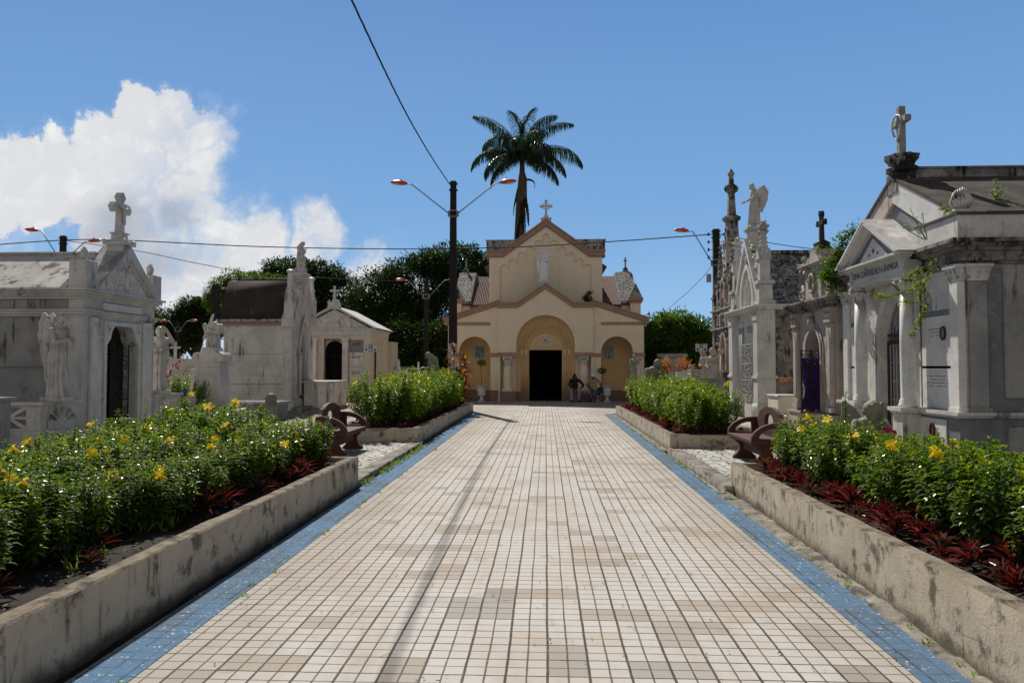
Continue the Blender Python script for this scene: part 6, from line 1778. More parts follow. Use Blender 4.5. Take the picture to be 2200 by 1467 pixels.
def lamp_post(label, loc, H, zarm, reach, rise, base_w, top_w, d2=None, white=2.57, sides=(-1, 1), group='concrete lamp posts with orange lanterns', s=1.0, mt='pole_black', depth=0.0, rise2=None):
    o = thing('lamp_post', label, 'lamp post', loc, 0, group)
    w = lambda z: base_w + (top_w - base_w) * z / H
    if white: part('painted_base', MB().taper(0, 0, 0, white, w(0) / 2, w(0) * .4, w(white) / 2, w(white) * .4), 'pole_white', o)
    b = MB().taper(0, 0, white or 0, H, w(white or 0) / 2 - .001, w(white or 0) * .4, w(H) / 2, w(H) * .4)
    part('pole', b, mt, o)
    cl = MB()
    for z in (H - .12, H - .38): cl.box(-w(H) / 2 - .05, w(H) / 2 + .05, -w(H) * .4 - .03, w(H) * .4 + .03, z, z + .04)
    part('band', cl, 'iron', o)
    cl = MB().box(-w(zarm) / 2 - .10, w(zarm) / 2 + .10, -.02, .02, zarm - .12, zarm + .12).box(-w(zarm) / 2 - .02, w(zarm) / 2 + .02, -w(zarm) * .42, w(zarm) * .42, zarm - .14, zarm - .10).box(-w(zarm) / 2 - .02, w(zarm) / 2 + .02, -w(zarm) * .42, w(zarm) * .42, zarm + .10, zarm + .14)
    part('bracket', cl, 'steel', o)
    for sx in sides:
        rs = rise if sx < 0 else (rise2 or rise)
        a = Vector((sx * (w(zarm) / 2 + .04), 0, zarm)); b_ = Vector((sx * (reach - .22), depth, zarm + rs)); c_ = Vector((sx * reach, depth, zarm + rs + .02))
        arm(o, a, b_, c_)
        lamp_head(o, c_, (sx, 0, .10), s)
    return o
# main post in front of the chapel
Ym = 29.8; xm = XX(973, Ym)
mp = lamp_post('tall black lamp post with white painted foot and two orange lanterns left of the chapel', (xm, Ym, 0), 9.12, 7.80, 1.92, 1.22, .36, .23)
# far left post behind the left mausoleum
Yl = 33.0; xl_ = XX(130, Yl)
lamp_post('lamp post with two orange lanterns rising behind the roof of the far left mausoleum', (xl_, Yl, 0), 7.62, 6.55, 1.24, 1.30, .28, .22, white=None, s=.9, rise2=.78)
# right post with one lamp beside the gothic spire
Yr = 33.0; xr_ = XX(1541, Yr)
rp = lamp_post('utility pole with insulators and one orange lantern beside the blackened gothic monument', (xr_, Yr, 0), 7.68, 6.2, 1.22, 1.38, .30, .27, white=None, sides=(-1,), s=.95)
ins = MB()
for k in range(4):
    z = 7.45 - .34 * k
    for sx in (-1, 1):
        ins.tube([(sx * .12, -.05, z), (sx * .34, -.05, z)], .012, 5); ins.lathe([(.03, -.07), (.05, -.03), (.03, 0), (.05, .04), (.03, .07)], (sx * .34, -.05, z), 8)
part('insulator_rack', ins, 'iron', rp, True)
part('meter_box', MB().box(-.42, -.24, -.10, .08, 5.35, 5.7), 'steel', rp); part('photocell_box', MB().box(.16, .34, -.08, .08, 5.75, 5.9), 'pvc', rp)
# two-lamp posts far back
def post_at(label, px, py_top, py_arm, Y, reach_px, rise_px, s, wbase):
    x = XX(px, Y); mpp = Y / FPX
    lamp_post(label, (x, Y, 0), ZZ(py_top, Y), ZZ(py_arm, Y), reach_px * mpp, rise_px * mpp, wbase, wbase * .75, white=None, s=s)
post_at('small two-armed lamp post in front of the trees between the left mausoleums', 381, 690, 706, 46, 27, 18, .75, .28)
post_at('two-armed lamp post against the dark trees left of the main black post', 915, 600, 636, 44, 48, 35, .85, .30)

def cable(label, pts, r, name='cable', twist=True, sub=26, group='overhead cables'):
    """smooth hanging cable through the points"""
    P = [Vector(p) for p in pts]; out = []
    for i in range(len(P) - 1):
        p0 = P[max(i - 1, 0)]; p1 = P[i]; p2 = P[i + 1]; p3 = P[min(i + 2, len(P) - 1)]
        for k in range(sub):
            t = k / sub
            out.append(.5 * ((2 * p1) + (p2 - p0) * t + (2 * p0 - 5 * p1 + 4 * p2 - p3) * t * t + (3 * p1 - p0 - 3 * p2 + p3) * t ** 3))
    out.append(P[-1])
    b = MB()
    if twist:
        for ph in (0, 2 * PI / 3, 4 * PI / 3):
            b.tube([p + Vector((math.cos(ph + i * .55), .0, math.sin(ph + i * .55))) * r * .55 for i, p in enumerate(out)], r * .62, 5)
    else: b.tube(out, r, 5)
    o = b.build(name, 'cable', None, True)
    return tag(o, label, 'cable', group)
def ax(Y): return -3.0 - .029 * Y
cable('thick twisted black cable sagging from the top of the main lamp post towards the camera',
      [(ax(29.7), 29.7, 9.0), (ax(24.8), 24.8, 8.52), (ax(21.3), 21.3, 8.24), (ax(18.2), 18.2, 8.06), (ax(14.7), 14.7, 8.0), (ax(11), 11, 8.05), (ax(6), 6, 8.35), (ax(1), 1, 8.9), (ax(-4), -4, 9.6)], .018, sub=24)
def W3(px, py, Y=33.0): q_ = at(px, py, Y); return (q_.x, q_.y, q_.z)
cable('long twisted cable crossing the whole scene between the left and right poles',
      [W3(-60, 530), (xl_, Yl, ZZ(508, Yl)), W3(280, 517), W3(560, 530), W3(860, 535), W3(1100, 531), W3(1300, 520), (xr_, Yr, ZZ(506, Yr))], .022, sub=60)
cable('thin cable running from the left pole down to the trees behind the brown roof',
      [(xl_, Yl, ZZ(508, Yl)), W3(300, 540, 35), W3(430, 567, 37), W3(560, 588, 39), W3(790, 602, 42), W3(915, 604, 44)], .016, sub=40)
cable('thin cable running from the right pole behind the gothic tomb roofs', [(xr_, Yr, ZZ(506, Yr)), W3(1640, 520, 33.5), W3(1750, 535, 34), W3(1900, 545, 34.5)], .016, sub=30)
cable('thin cable sloping down from the right pole towards the round tree', [(xr_, Yr, ZZ(560, Yr)), W3(1500, 606, 36), W3(1430, 668, 42), W3(1378, 703, 46)], .012, twist=False)
# sign posts
def sign(px, Y, w, label, side):
    x = XX(px, Y)
    o = thing('sign_post', label, 'sign', (x, Y, 0), 0, 'small information signs on dark posts')
    part('post', MB().tube([(0, 0, 0), (0, 0, ZZ(738, Y))], .045, 10), 'sign_navy', o)
    z0, z1 = ZZ(755, Y), ZZ(739, Y)
    for k in range(3):
        xa = side * .05 + (side * w) * k / 3 if side > 0 else -.05 - w * (k + 1) / 3
        if side > 0: xa = -.46 + w * k / 3
        p = part('panel', MB().box(xa + .005, xa + w / 3 - .005, -.06, -.045, z0, z1), ('sign_white', 'sign_grey', 'sign_white')[k], o)
        t = MB(); textlines(t, xa + .02, xa + w / 3 - .02, -.061, z1 - .05, 2, .04, k, .014); t.box(xa + w / 6 - .04, xa + w / 6 + .04, -.064, -.061, z0 + .04, z0 + .12)
        part('print', t, 'lettering' if k != 1 else 'sign_white', p)
    return o
sign(806, 31, .56, 'small white and grey information sign on a dark post left of the path', 1)
sign(1522, 29.5, .45, 'small white information sign on a dark post beside the blackened monument', -1)
o = thing('bin_stand', 'dark rounded bin stand at the foot of the left information sign', 'bin', (XX(799, 30.6), 30.6, 0))
part('frame', MB().tube([(-.22, 0, 0), (-.22, 0, .62), (-.16, 0, .70), (.16, 0, .70), (.22, 0, .62), (.22, 0, 0)], .035, 8), 'sign_navy', o, True)
part('bin', MB().box(-.02, .16, -.05, .12, .15, .6), 'sign_navy', o)
o = thing('paint_bucket', 'white plastic bucket with orange label by the foot of the cream temple tomb', 'bucket', (XX(731, 36), 36.0, 0))
part('pail', MB().lathe([(.13, 0), (.16, .33), (.17, .335), (.17, .35), (.14, .35)], (0, 0, 0), 18), 'pvc', o, True)
part('label_patch', MB().box(-.06, .06, -.158, -.150, .10, .2), 'label_orange', o); part('handle', MB().tube([(.16 * math.cos(R(a)), 0, .33 + .16 * math.sin(R(a))) for a in range(0, 181, 15)], .006, 5), 'steel', o)
o = thing('broom', 'dark broom standing against the marble plaques of the cream temple tomb', 'broom', (XX(752, 37.4), 37.6, 0))
part('handle', MB().tube([(-.28, .3, 1.35), (0, 0, .15)], .014, 6), 'wood', o); part('head', MB().taper(0, 0, 0, .16, .24, .06, .05, .03), 'iron', o)
# ============================================================= PLANTS
def leaf(b, p, d, up, l, w, bend=.25, fold=.25):
    """one pointed, slightly folded and drooping leaf"""
    d = d.normalized(); s_ = d.cross(up)
    s_ = s_.normalized() if s_.length > .05 else d.orthogonal().normalized()
    n_ = s_.cross(d)
    m1 = p + d * l * .30 + n_ * l * .06; m2 = p + d * l * .68 + n_ * l * (.05 - bend * .25); t = p + d * l - n_ * l * bend
    o = len(b.v)
    b.v += [tuple(p), tuple(m1 - s_ * w * .46 + n_ * w * fold), tuple(m1), tuple(m1 + s_ * w * .46 + n_ * w * fold),
            tuple(m2 - s_ * w * .42 + n_ * w * fold), tuple(m2), tuple(m2 + s_ * w * .42 + n_ * w * fold), tuple(t)]
    b.f += [(o, o + 1, o + 2), (o, o + 2, o + 3), (o + 1, o + 4, o + 5, o + 2), (o + 2, o + 5, o + 6, o + 3), (o + 4, o + 7, o + 5), (o + 5, o + 7, o + 6)]
def rv(q, z0=-1, z1=1):
    a = q.uniform(0, 2 * PI); z = q.uniform(z0, z1); r = math.sqrt(max(0, 1 - z * z))
    return Vector((r * math.cos(a), r * math.sin(a), z))
def shrub_mesh(seed, Rr, H, stems, lo=.30, ll=.088, dens=.9, lift=0.0):
    q = random.Random(seed)
    lb, sb = MB(), MB()
    tips = []
    for i in range(stems):
        a = q.uniform(0, 2 * PI); rr = Rr * math.sqrt(q.random())
        top = Vector((rr * math.cos(a), rr * math.sin(a), H * q.uniform(.70, 1.0) * (1 - .22 * (rr / Rr) ** 2) + (.10 if q.random() < .12 else 0)))
        base = Vector((rr * .30 * math.cos(a), rr * .30 * math.sin(a), 0))
        mid = base.lerp(top, .5) + Vector((math.cos(a), math.sin(a), 0)) * rr * .2 + rv(q) * .06
        sb.tube([base, mid, top], .006, 3, .0025)
        L_ = (top - base).length
        z = L_ * lo * q.uniform(.75, 1.2)
        ph = q.uniform(0, PI)
        while z < L_:
            t = z / L_
            p = base.lerp(mid, t * 2) if t < .5 else mid.lerp(top, t * 2 - 1)
            ax_ = ((top - mid) if t > .5 else (mid - base)).normalized()
            s1 = ax_.orthogonal().normalized(); s2 = ax_.cross(s1)
            n_ = 4 if t > .6 else 3
            size = ll * (1.0 if t < .85 else .8) * q.uniform(.8, 1.15)
            for k in range(n_):
                if q.random() > dens: continue
                b_ = ph + k * 2 * PI / n_ + q.uniform(-.25, .25)
                el = q.uniform(-.15, .5) + (.45 if t > .92 else 0)
                d = (s1 * math.cos(b_) + s2 * math.sin(b_)) + ax_ * el
                leaf(lb, p, d + rv(q) * .22, ax_, size, size * q.uniform(.30, .40), q.uniform(.05, .5), .16)
            ph += .8
            z += ll * .40 + .014 * q.random()
        for k in range(4):
            b_ = ph + k * PI / 2
            leaf(lb, top, Vector((math.cos(b_) * .5, math.sin(b_) * .5, 1)), Vector((0, 0, 1)), ll * .62, ll * .20, .2, .2)
        tips.append(top)
    return lb, sb, tips
def flower_mesh():
    b = MB()
    b.lathe([(.004, -.045), (.007, -.02), (.017, .0), (.02, .006)], (0, 0, 0), 8)
    for k in range(5):
        a = 2 * PI * k / 5
        d = Vector((math.cos(a), math.sin(a), .25)); s_ = Vector((-math.sin(a), math.cos(a), 0)); c = Vector((0, 0, .004))
        p0 = c + d * .010; p1 = c + d * .030 + s_ * .019; p2 = c + d * .046 + s_ * .012 - Vector((0, 0, .006)); p3 = c + d * .044 - s_ * .014 - Vector((0, 0, .008)); p4 = c + d * .028 - s_ * .016 + Vector((0, 0, .004))
        b.add([p0, p1, p2, p3, p4], [(0, 1, 2), (0, 2, 3), (0, 3, 4)])
    me = b.mesh('flower'); me.materials.append(MATS['petal_yellow']); return me
FLW = flower_mesh()
def shrub_proto(seed, Rr, H, stems, label, group, lm='leaf_shrub', **kw):
    lb, sb, tips = shrub_mesh(seed, Rr, H, stems, **kw)
    o = thing('allamanda_shrub', label, 'shrub', (0, 0, 0), 0, group)
    part('foliage', lb, lm, o); part('stem', sb, 'stem', o)
    return o, tips
def hedge(spots, protos, label, group, seed, nfl):
    q = random.Random(seed); used = set()
    for i, (x, y, z, s_, hz) in enumerate(spots):
        pi = q.randrange(len(protos)); pr, tips = protos[pi]
        if pi not in used:
            used.add(pi); o = pr; o.location = (x, y, z); o.rotation_euler = (0, 0, q.uniform(0, 6.28)); o.scale = (s_ * min(1, hz) ** .6, s_ * min(1, hz) ** .6, s_ * hz); o['label'] = label; o['group'] = group
        else:
            o = pr.copy(); COL.objects.link(o); o.location = (x, y, z); o.rotation_euler = (0, 0, q.uniform(0, 6.28)); o.scale = (s_ * min(1, hz) ** .6, s_ * min(1, hz) ** .6, s_ * hz)
            o['label'] = label; o['group'] = group
            for ch_ in pr.children:
                if ch_.name.startswith('flower'): continue
                c_ = ch_.copy(); COL.objects.link(c_); c_.parent = o
        for k in range(nfl(q, x, y)):
            t = max(q.sample(tips, 4), key=lambda w_: w_.z - 1.2 * w_.y * math.cos(o.rotation_euler.z) - 1.2 * w_.x * math.sin(o.rotation_euler.z))
            f = meshobj('flower', FLW, 'petal_yellow', o)
            f.location = (t.x * 1.06, t.y * 1.06, t.z + q.uniform(-.04, .07))
            dz = -o.rotation_euler.z
            f.rotation_euler = (R(q.uniform(20, 80)), 0, dz + q.uniform(-1.2, 1.2)); fs = q.uniform(1.15, 1.6); f.scale = (fs, fs, fs / hz)
    for pi, (pr, tips) in enumerate(protos):
        if pi not in used:
            for c_ in list(pr.children): bpy.data.objects.remove(c_, do_unlink=True)
            bpy.data.objects.remove(pr, do_unlink=True)
q = random.Random(11)
# near left bed
GL = 'allamanda shrubs massed in the left front flower bed'
pl_ = [shrub_proto(100 + k, .43, .84, 62, '', GL) for k in range(5)]
sp = []
for iy in range(16):
    for ix in range(5):
        y = 2.1 + iy * .50 + q.uniform(-.12, .12); x = -3.30 - ix * .52 + q.uniform(-.10, .10)
        if y > 6.0: x += .12 * min(1, (y - 6.0) / 2.2)
        if y > 9.62: continue
        z0 = .31
        tt = max(0, min(1, (y - 7.9) / 1.5)); top = .92 + .18 * tt * tt * (3 - 2 * tt) - max(0, abs(x) - 4.7) * .13
        if x > -3.5: top -= .05 + (.14 if y > 8.9 else 0)
        k = (top - z0) / .80
        sp.append((x, y, z0, 1.0, k * q.uniform(.90, 1.08)))
hedge(sp, pl_, 'glossy green allamanda shrub with yellow flowers in the left front flower bed', GL, 21, lambda q, x, y: (1 if q.random() < .8 else 0) + (1 if q.random() < .45 else 0))
GR = 'allamanda shrubs massed in the right front flower bed'
pr_ = [shrub_proto(200 + k, .44, .80, 60, '', GR) for k in range(4)]
sp = []
for iy in range(16):
    for ix in range(5):
        y = 2.0 + iy * .50 + q.uniform(-.12, .12); x = 3.20 + ix * .50 + q.uniform(-.10, .10)
        if y > 9.55: continue
        z0 = .28
        top = 1.02 - max(0, x - 3.1) * .21
        if y > 8.2 and x < 3.6: top = 1.02
        k = (top - z0) / .78
        sp.append((x, y, z0, 1.0, k * q.uniform(.88, 1.08)))
hedge(sp, pr_, 'glossy green allamanda shrub with yellow flowers in the right front flower bed', GR, 22, lambda q, x, y: (1 if q.random() < .8 else 0) + (1 if q.random() < .5 else 0) + (1 if q.random() < .4 and x < 4 else 0))
# far beds: taller and leggier, lighter leaves
GFL = 'taller allamanda shrubs in the left flower bed near the chapel'
pf_ = [shrub_proto(300 + k, .50, 1.22, 30, '', GFL, 'leaf_light', lo=.30, ll=.115) for k in range(4)]
sp = []
for iy in range(17):
    for ix in range(3):
        y = 15.95 + iy * .60 + q.uniform(-.15, .15); x = -3.22 - ix * .44 + q.uniform(-.08, .08)
        if y > 26.2 or (y < 16.3 and x > -3.3) or (y < 19 and x < -3.85): continue
        sp.append((x - (.12 if y < 17 else 0), y, .27, q.uniform(.92, 1.08), (.98 if y < 24 else 1.06) * q.uniform(.88, 1.08)))
hedge(sp, pf_, 'tall leggy allamanda shrub in the left flower bed near the chapel', GFL, 23, lambda q, x, y: 1 if q.random() < .3 else 0)
GFR = 'taller allamanda shrubs in the right flower bed near the chapel'
pf2 = [shrub_proto(400 + k, .50, 1.18, 30, '', GFR, 'leaf_light', lo=.30, ll=.115) for k in range(3)]
sp = []
for iy in range(17):
    for ix in range(3):
        y = 15.1 + iy * .60 + q.uniform(-.15, .15); x = 3.02 + ix * .42 + q.uniform(-.08, .08)
        if y > 24.9 or (y < 18 and x > 3.65): continue
        sp.append((x, y, .25, q.uniform(.90, 1.05), (.86 if y < 19 else .98) * q.uniform(.86, 1.08)))
hedge(sp, pf2, 'tall leggy allamanda shrub in the right flower bed near the chapel', GFR, 24, lambda q, x, y: 1 if q.random() < .2 else 0)

# moses-in-the-cradle rosettes --------------------------------------
def rosette(seed, n=26, L_=.26, w=.036, el=(15, 80)):
    q = random.Random(seed); b = MB()
    for i in range(n):
        a = i * 2.399 + q.uniform(-.2, .2); e = R(el[0] + (el[1] - el[0]) * (i / n) + q.uniform(-8, 8)); l = L_ * q.uniform(.75, 1.1) * (1 - .25 * i / n)
        d = Vector((math.cos(a) * math.cos(e), math.sin(a) * math.cos(e), math.sin(e)))
        leaf(b, Vector((0, 0, .03 + .05 * i / n)), d, Vector((0, 0, 1)), l, w, q.uniform(.05, .22), .35)
    return b
def rosettes(spots, label, group, seed, s0=1.0, hue='leaf_rhoeo'):
    q = random.Random(seed); mes = []
    for k in range(4):
        me = rosette(seed + k, (26, 20, 30, 16)[k], L_=(.26, .22, .29, .20)[k]).mesh('oyster_plant'); me.materials.append(MATS[hue if k != 1 else 'leaf_rhoeo_green']); mes.append(me)
    for (x, y, z) in spots:
        o = bpy.data.objects.new('oyster_plant', mes[q.randrange(4)]); COL.objects.link(o)
        o.location = (x, y, z); s_ = s0 * q.uniform(.55, 1.05); o.scale = (s_, s_, s_ * q.uniform(.85, 1.1)); o.rotation_euler = (R(q.uniform(-12, 12)), R(q.uniform(-12, 12)), q.uniform(0, 6.3))
        tag(o, label, 'plant', group)
q = random.Random(31)
sp = [(2.74 + q.uniform(-.09, .09) + row * .19, 1.6 + i * .185 + q.uniform(-.06, .06), .30) for i in range(44) for row in range(2)]
rosettes(sp, 'red and grey striped oyster plant along the wall of the right front flower bed', 'oyster plants edging the right front bed', 1, .95)
sp = [(-2.84 - q.uniform(-.08, .36), 6.3 + (9.75 - 6.3) * (k / 34) ** .7 + q.uniform(-.08, .08), .33) for k in range(34)] + [(-2.98, 3.9, .33), (-2.9, 4.7, .33), (-3.1, 5.1, .33)]
rosettes(sp, 'red oyster plant along the wall of the left front flower bed', 'oyster plants edging the left front bed', 5)
sp = [(-2.90 - q.uniform(-.05, .22), 15.6 + i * .235, .30) for i in range(48)] + [(-2.95 - i * .19, 15.62 + q.uniform(-.08, .30), .30) for i in range(8)] + [(-3.2 - i * .2, 16.0 + q.uniform(-.1, .3), .30) for i in range(6)]
rosettes(sp, 'dark red oyster plant edging the left flower bed near the chapel', 'oyster plants edging the left far bed', 9, .9)
sp = [(2.62 + q.uniform(-.05, .28), 14.7 + i * .215, .27) for i in range(49)] + [(2.7 + i * .19, 14.68 + q.uniform(-.06, .3), .27) for i in range(8)] + [(3.0 + i * .2, 15.0 + q.uniform(-.1, .3), .27) for i in range(6)]
rosettes(sp, 'dark red oyster plant edging the right flower bed near the chapel', 'oyster plants edging the right far bed', 13, .95)

# cordyline clumps ----------------------------------------------------
def cordyline(loc, heights, label, seed):
    q = random.Random(seed)
    o = thing('cordyline', label, 'plant', loc, 0)
    sb = MB()
    for (x, y, h) in heights:
        sb.tube([(x * .3, y * .3, 0), (x * .8, y * .8, h * .5), (x, y, h)], .016, 5, .010)
    part('stem', sb, 'stem_dark', o)
    for (x, y, h) in heights:
        b = MB()
        for i in range(30):
            a = i * 2.399; e = R(-25 + 105 * i / 30 + q.uniform(-8, 8)); l = q.uniform(.30, .44)
            d = Vector((math.cos(a) * math.cos(e), math.sin(a) * math.cos(e), math.sin(e)))
            leaf(b, Vector((x, y, h - .35 + .35 * i / 30)), d, Vector((0, 0, 1)), l, .085, q.uniform(.1, .4), .2)
        part('foliage', b, 'leaf_cordyline', o)
    return o
cordyline((-3.15, 26.0, .27), [(-.05, 0, 1.95), (.36, -.3, 1.55), (-.2, .2, 1.25), (.12, -.3, 1.05), (.35, .1, .95), (.30, -.2, .55), (.0, -.3, .6)], 'tall copper and yellow cordyline clump at the chapel end of the left bed', 3)
# small bushes in the urns
def potbush(loc, h, r, label, seed):
    q = random.Random(seed); o = thing('potted_bush', label, 'plant', loc, 0)
    part('stem', MB().tube([(0, 0, 0), (q.uniform(-.05, .05), 0, h)], .012, 5), 'stem_dark', o)
    b = MB()
    for i in range(500):
        d = rv(q); p = Vector((0, 0, h)) + Vector((d.x * r, d.y * r, d.z * r * .7)) * q.uniform(.5, 1)
        leaf(b, p, rv(q, -.2, 1), Vector((0, 0, 1)), .06, .022)
    part('foliage', b, 'leaf_tree', o); return o
potbush((XX(1035, 35.1), 35.1, .72), 1.1, .25, 'dark bush growing from the left white urn', 1)
potbush((XX(1304, 35.1) - .25, 35.1, .72), .72, .24, 'dark bush beside the head of the seated woman above the right urn', 2)
# yellow-green bush with red flowers behind the balustrade
lb, sb, tips = shrub_mesh(55, .75, 1.25, 60, lo=.4, ll=.10)
o = thing('croton_bush', 'yellow green bush behind the left balustrade and the tapered pedestal', 'shrub', (-9.75, 19.6, .25), 0); part('foliage', lb, 'leaf_light', o); part('stem', sb, 'stem', o)
b = MB(); q = random.Random(4)
for k in range(30):
    p = Vector((-.42 + .016 * k + q.uniform(-.05, .05), q.uniform(-.12, .06), .95 + .024 * k + q.uniform(-.03, .03)))
    leaf(b, p, rv(q), Vector((0, 0, 1)), .12, .05)
part('red_flowers', b, 'petal_pink', o)
o = thing('flower_pot', 'square concrete flower pot with blue and yellow blooms beside the tapered pedestal', 'flower pot', (XX(403, 19.3), 19.3, .62))
part('pot', MB().taper(0, 0, 0, .24, .17, .17, .20, .20), 'marble', o)
b = MB()
for k in range(60): leaf(b, Vector((q.uniform(-.14, .0), q.uniform(-.1, .1), .26 + q.uniform(0, .12))), rv(q), Vector((0, 0, 1)), .06, .05)
part('blue_flowers', b, 'petal_blue', o)
b = MB()
for k in range(50): leaf(b, Vector((q.uniform(0, .16), q.uniform(-.12, .1), .24 + q.uniform(0, .08))), rv(q), Vector((0, 0, 1)), .06, .05)
part('yellow_flowers', b, 'petal_yellow', o)
part('stand', MB().box(-.22, .22, -.22, .22, -.62, -.001), 'marble_dull', o)
# climber with pale flowers on the portico, dark bush on the roof edge, weeds on ledges
def spray(pts, n, l, w, r, seed, lm, name, label, cat, loc=(0, 0, 0), fl=0, flm='petal_white', stem='stem', fr=.03):
    q = random.Random(seed); o = thing(name, label, cat, loc, 0)
    b, sb, fb = MB(), MB(), MB()
    for path in pts:
        P = [Vector(p) for p in path]; sb.tube(P, .007, 4, .004)
        for i in range(len(P) - 1):
            for k in range(n):
                t = q.random(); p = P[i].lerp(P[i + 1], t) + rv(q) * r * q.random()
                leaf(b, p, rv(q, -.5, 1), Vector((0, 0, 1)), l * q.uniform(.7, 1.2), w, q.uniform(.1, .4))
            for k in range(fl):
                p = P[i].lerp(P[i + 1], q.random()) + rv(q) * r
                for j in range(5): leaf(fb, p, Vector((math.cos(j * 1.256), math.sin(j * 1.256), .3)), Vector((0, 0, 1)), fr, fr * .8, .1, .1)
    part('stem', sb, stem, o); part('foliage', b, lm, o)
    if fl: part('blossom', fb, flm, o)
    return o
def PW(px, py, Y): q_ = at(px, py, Y); return (q_.x, q_.y, q_.z)
spray([[PW(2010, 560, 11.9), PW(1985, 610, 11.8), PW(1950, 625, 11.6), PW(1905, 640, 11.6), PW(1880, 635, 11.6)], [PW(1985, 610, 11.8), PW(1970, 650, 11.6), PW(1935, 650, 11.6)], [PW(1985, 615, 11.8), PW(1988, 660, 11.6), PW(1972, 700, 11.6), PW(1955, 725, 11.6)], [PW(1970, 600, 11.7), PW(1975, 580, 11.6), PW(1945, 600, 11.6)]],
      52, .058, .024, .085, 8, 'leaf_light', 'climbing_plant', 'climbing plant with small cream flowers hanging before the portico column', 'climber', fl=6, fr=.022)
spray([[PW(1770, 600, 16.6), PW(1790, 560, 16.5), PW(1810, 520, 16.4), PW(1840, 495, 16.3)], [PW(1780, 600, 16.6), PW(1820, 570, 16.4), PW(1845, 530, 16.3)], [PW(1790, 610, 16.5), PW(1835, 600, 16.4), PW(1850, 570, 16.3)], [PW(1775, 590, 16.5), PW(1800, 620, 16.4)], [PW(1800, 560, 16.4), PW(1840, 560, 16.3)]],
      260, .085, .04, .26, 9, 'leaf_tree_light', 'roof_bush', 'dark green bush rooted between the pinkish tomb and the portico pediment', 'shrub', stem='stem_dark')
spray([[PW(2140, 440, 12.6), PW(2142, 415, 12.6), PW(2138, 385, 12.6)], [PW(2142, 425, 12.6), PW(2155, 405, 12.6)], [PW(2142, 430, 12.6), PW(2128, 412, 12.6)]], 26, .05, .026, .07, 10, 'leaf_weed', 'roof_weed', 'yellowish weed sprouting from the black roof of the large mausoleum', 'weed')
spray([[PW(1990, 515, 12.2), PW(1975, 490, 12.1), PW(1955, 447, 12.0)], [PW(1988, 515, 12.2), PW(1965, 470, 12.0), PW(1950, 462, 12)], [PW(1992, 515, 12.2), PW(1985, 480, 12.1), PW(1982, 462, 12)], [PW(1985, 515, 12.2), PW(1950, 495, 12.1), PW(1935, 480, 12.0)]], 7, .05, .02, .03, 12, 'leaf_weed', 'roof_weed', 'thin flowering weed rising from the ledge beside the portico pediment', 'weed')
spray([[PW(2045, 455, 11.7), PW(2030, 448, 11.6), PW(2022, 452, 11.6)], [PW(2035, 455, 11.7), PW(2028, 462, 11.6)]], 34, .045, .02, .06, 13, 'leaf_weed', 'roof_weed', 'small weed at the parapet corner below the shell ornament', 'weed')
spray([[PW(1262, 650, 37.2), PW(1262, 636, 37.1), PW(1268, 628, 37.1)], [PW(1262, 648, 37.2), PW(1272, 640, 37.1)], [PW(1260, 648, 37.2), PW(1254, 638, 37.1)]], 60, .13, .06, .16, 14, 'leaf_tree', 'roof_bush', 'dark bush growing on the ledge right of the chapel porch gable', 'shrub', stem='stem_dark')
spray([[PW(1690, 818, 20.5), PW(1695, 812, 20.5), PW(1705, 815, 20.6)], [PW(1682, 822, 20.5), PW(1680, 812, 20.5)]], 20, .07, .03, .06, 15, 'leaf_croton', 'potted_plants', 'sparse reddish plants growing in the cream planter box', 'plant')
spray([[PW(1720, 672, 18.9), PW(1740, 670, 18.6), PW(1755, 664, 18.3)]], 30, .05, .03, .04, 16, 'leaf_weed', 'roof_weed', 'low yellow moss tufts on the black cornice of the pinkish tomb', 'weed')
spray([[PW(1752, 545, 17.9), PW(1758, 532, 17.9), PW(1765, 528, 17.9)]], 26, .05, .03, .08, 17, 'leaf_weed', 'roof_weed', 'weed clinging to the top of the pinkish tomb under its cross', 'weed')
# tall single shoots beside the planter box
spray([[(3.75, 9.6, .8), (3.77, 9.6, 1.05), (3.76, 9.58, 1.28)]], 26, .06, .02, .03, 18, 'leaf_shrub', 'shoot', 'single tall shoot standing above the right front hedge', 'plant')

# grass tufts and weeds in the joints ---------------------------------
b = MB(); q = random.Random(77)
def tuft(x, y, z, n, h):
    for k in range(n): leaf(b, Vector((x + q.uniform(-.02, .02), y + q.uniform(-.02, .02), z)), Vector((q.uniform(-.7, .7), q.uniform(-.7, .7), 1)), Vector((q.uniform(-1, 1), 1, 0)), h * q.uniform(.6, 1.2), .010, .4)
for k in range(46): tuft(-2.95 - q.random() * .6, 2.4 + q.random() * 3.6, .32, 5, .12)
for k in range(26): tuft(q.choice((-2.425, -2.13)) + q.uniform(-.03, .03), 3 + q.random() * 14, .0, 5, .035)
for k in range(60): tuft(-2.46 + q.uniform(-.04, .04), 10.1 + q.random() * 5.2, .01, 6, .06)
for k in range(60): tuft(2.21 + q.uniform(-.03, .05), 9 + q.random() * 15, .01, 5, .045)
for k in range(24): tuft(2.20 + q.uniform(-.02, .04), 2.5 + q.random() * 6, .012, 4, .03)
for k in range(30): tuft(-2.60 + q.uniform(-.04, .04), 15.3 + q.random() * 10, .005, 5, .05)
o = b.build('grass_tufts', 'leaf_weed'); tag(o, 'small grass tufts and weeds in the joints along the bed walls', 'grass', kind='stuff')
b = MB()
for k in range(420):
    x = q.uniform(-2.1, 2.0); y = 2.4 + 18 * q.random() ** 1.5
    leaf(b, Vector((x, y, .006 + .004 * q.random())), Vector((q.uniform(-1, 1), q.uniform(-1, 1), .08)), Vector((0, 0, 1)), q.uniform(.012, .038), q.uniform(.004, .013), .1)
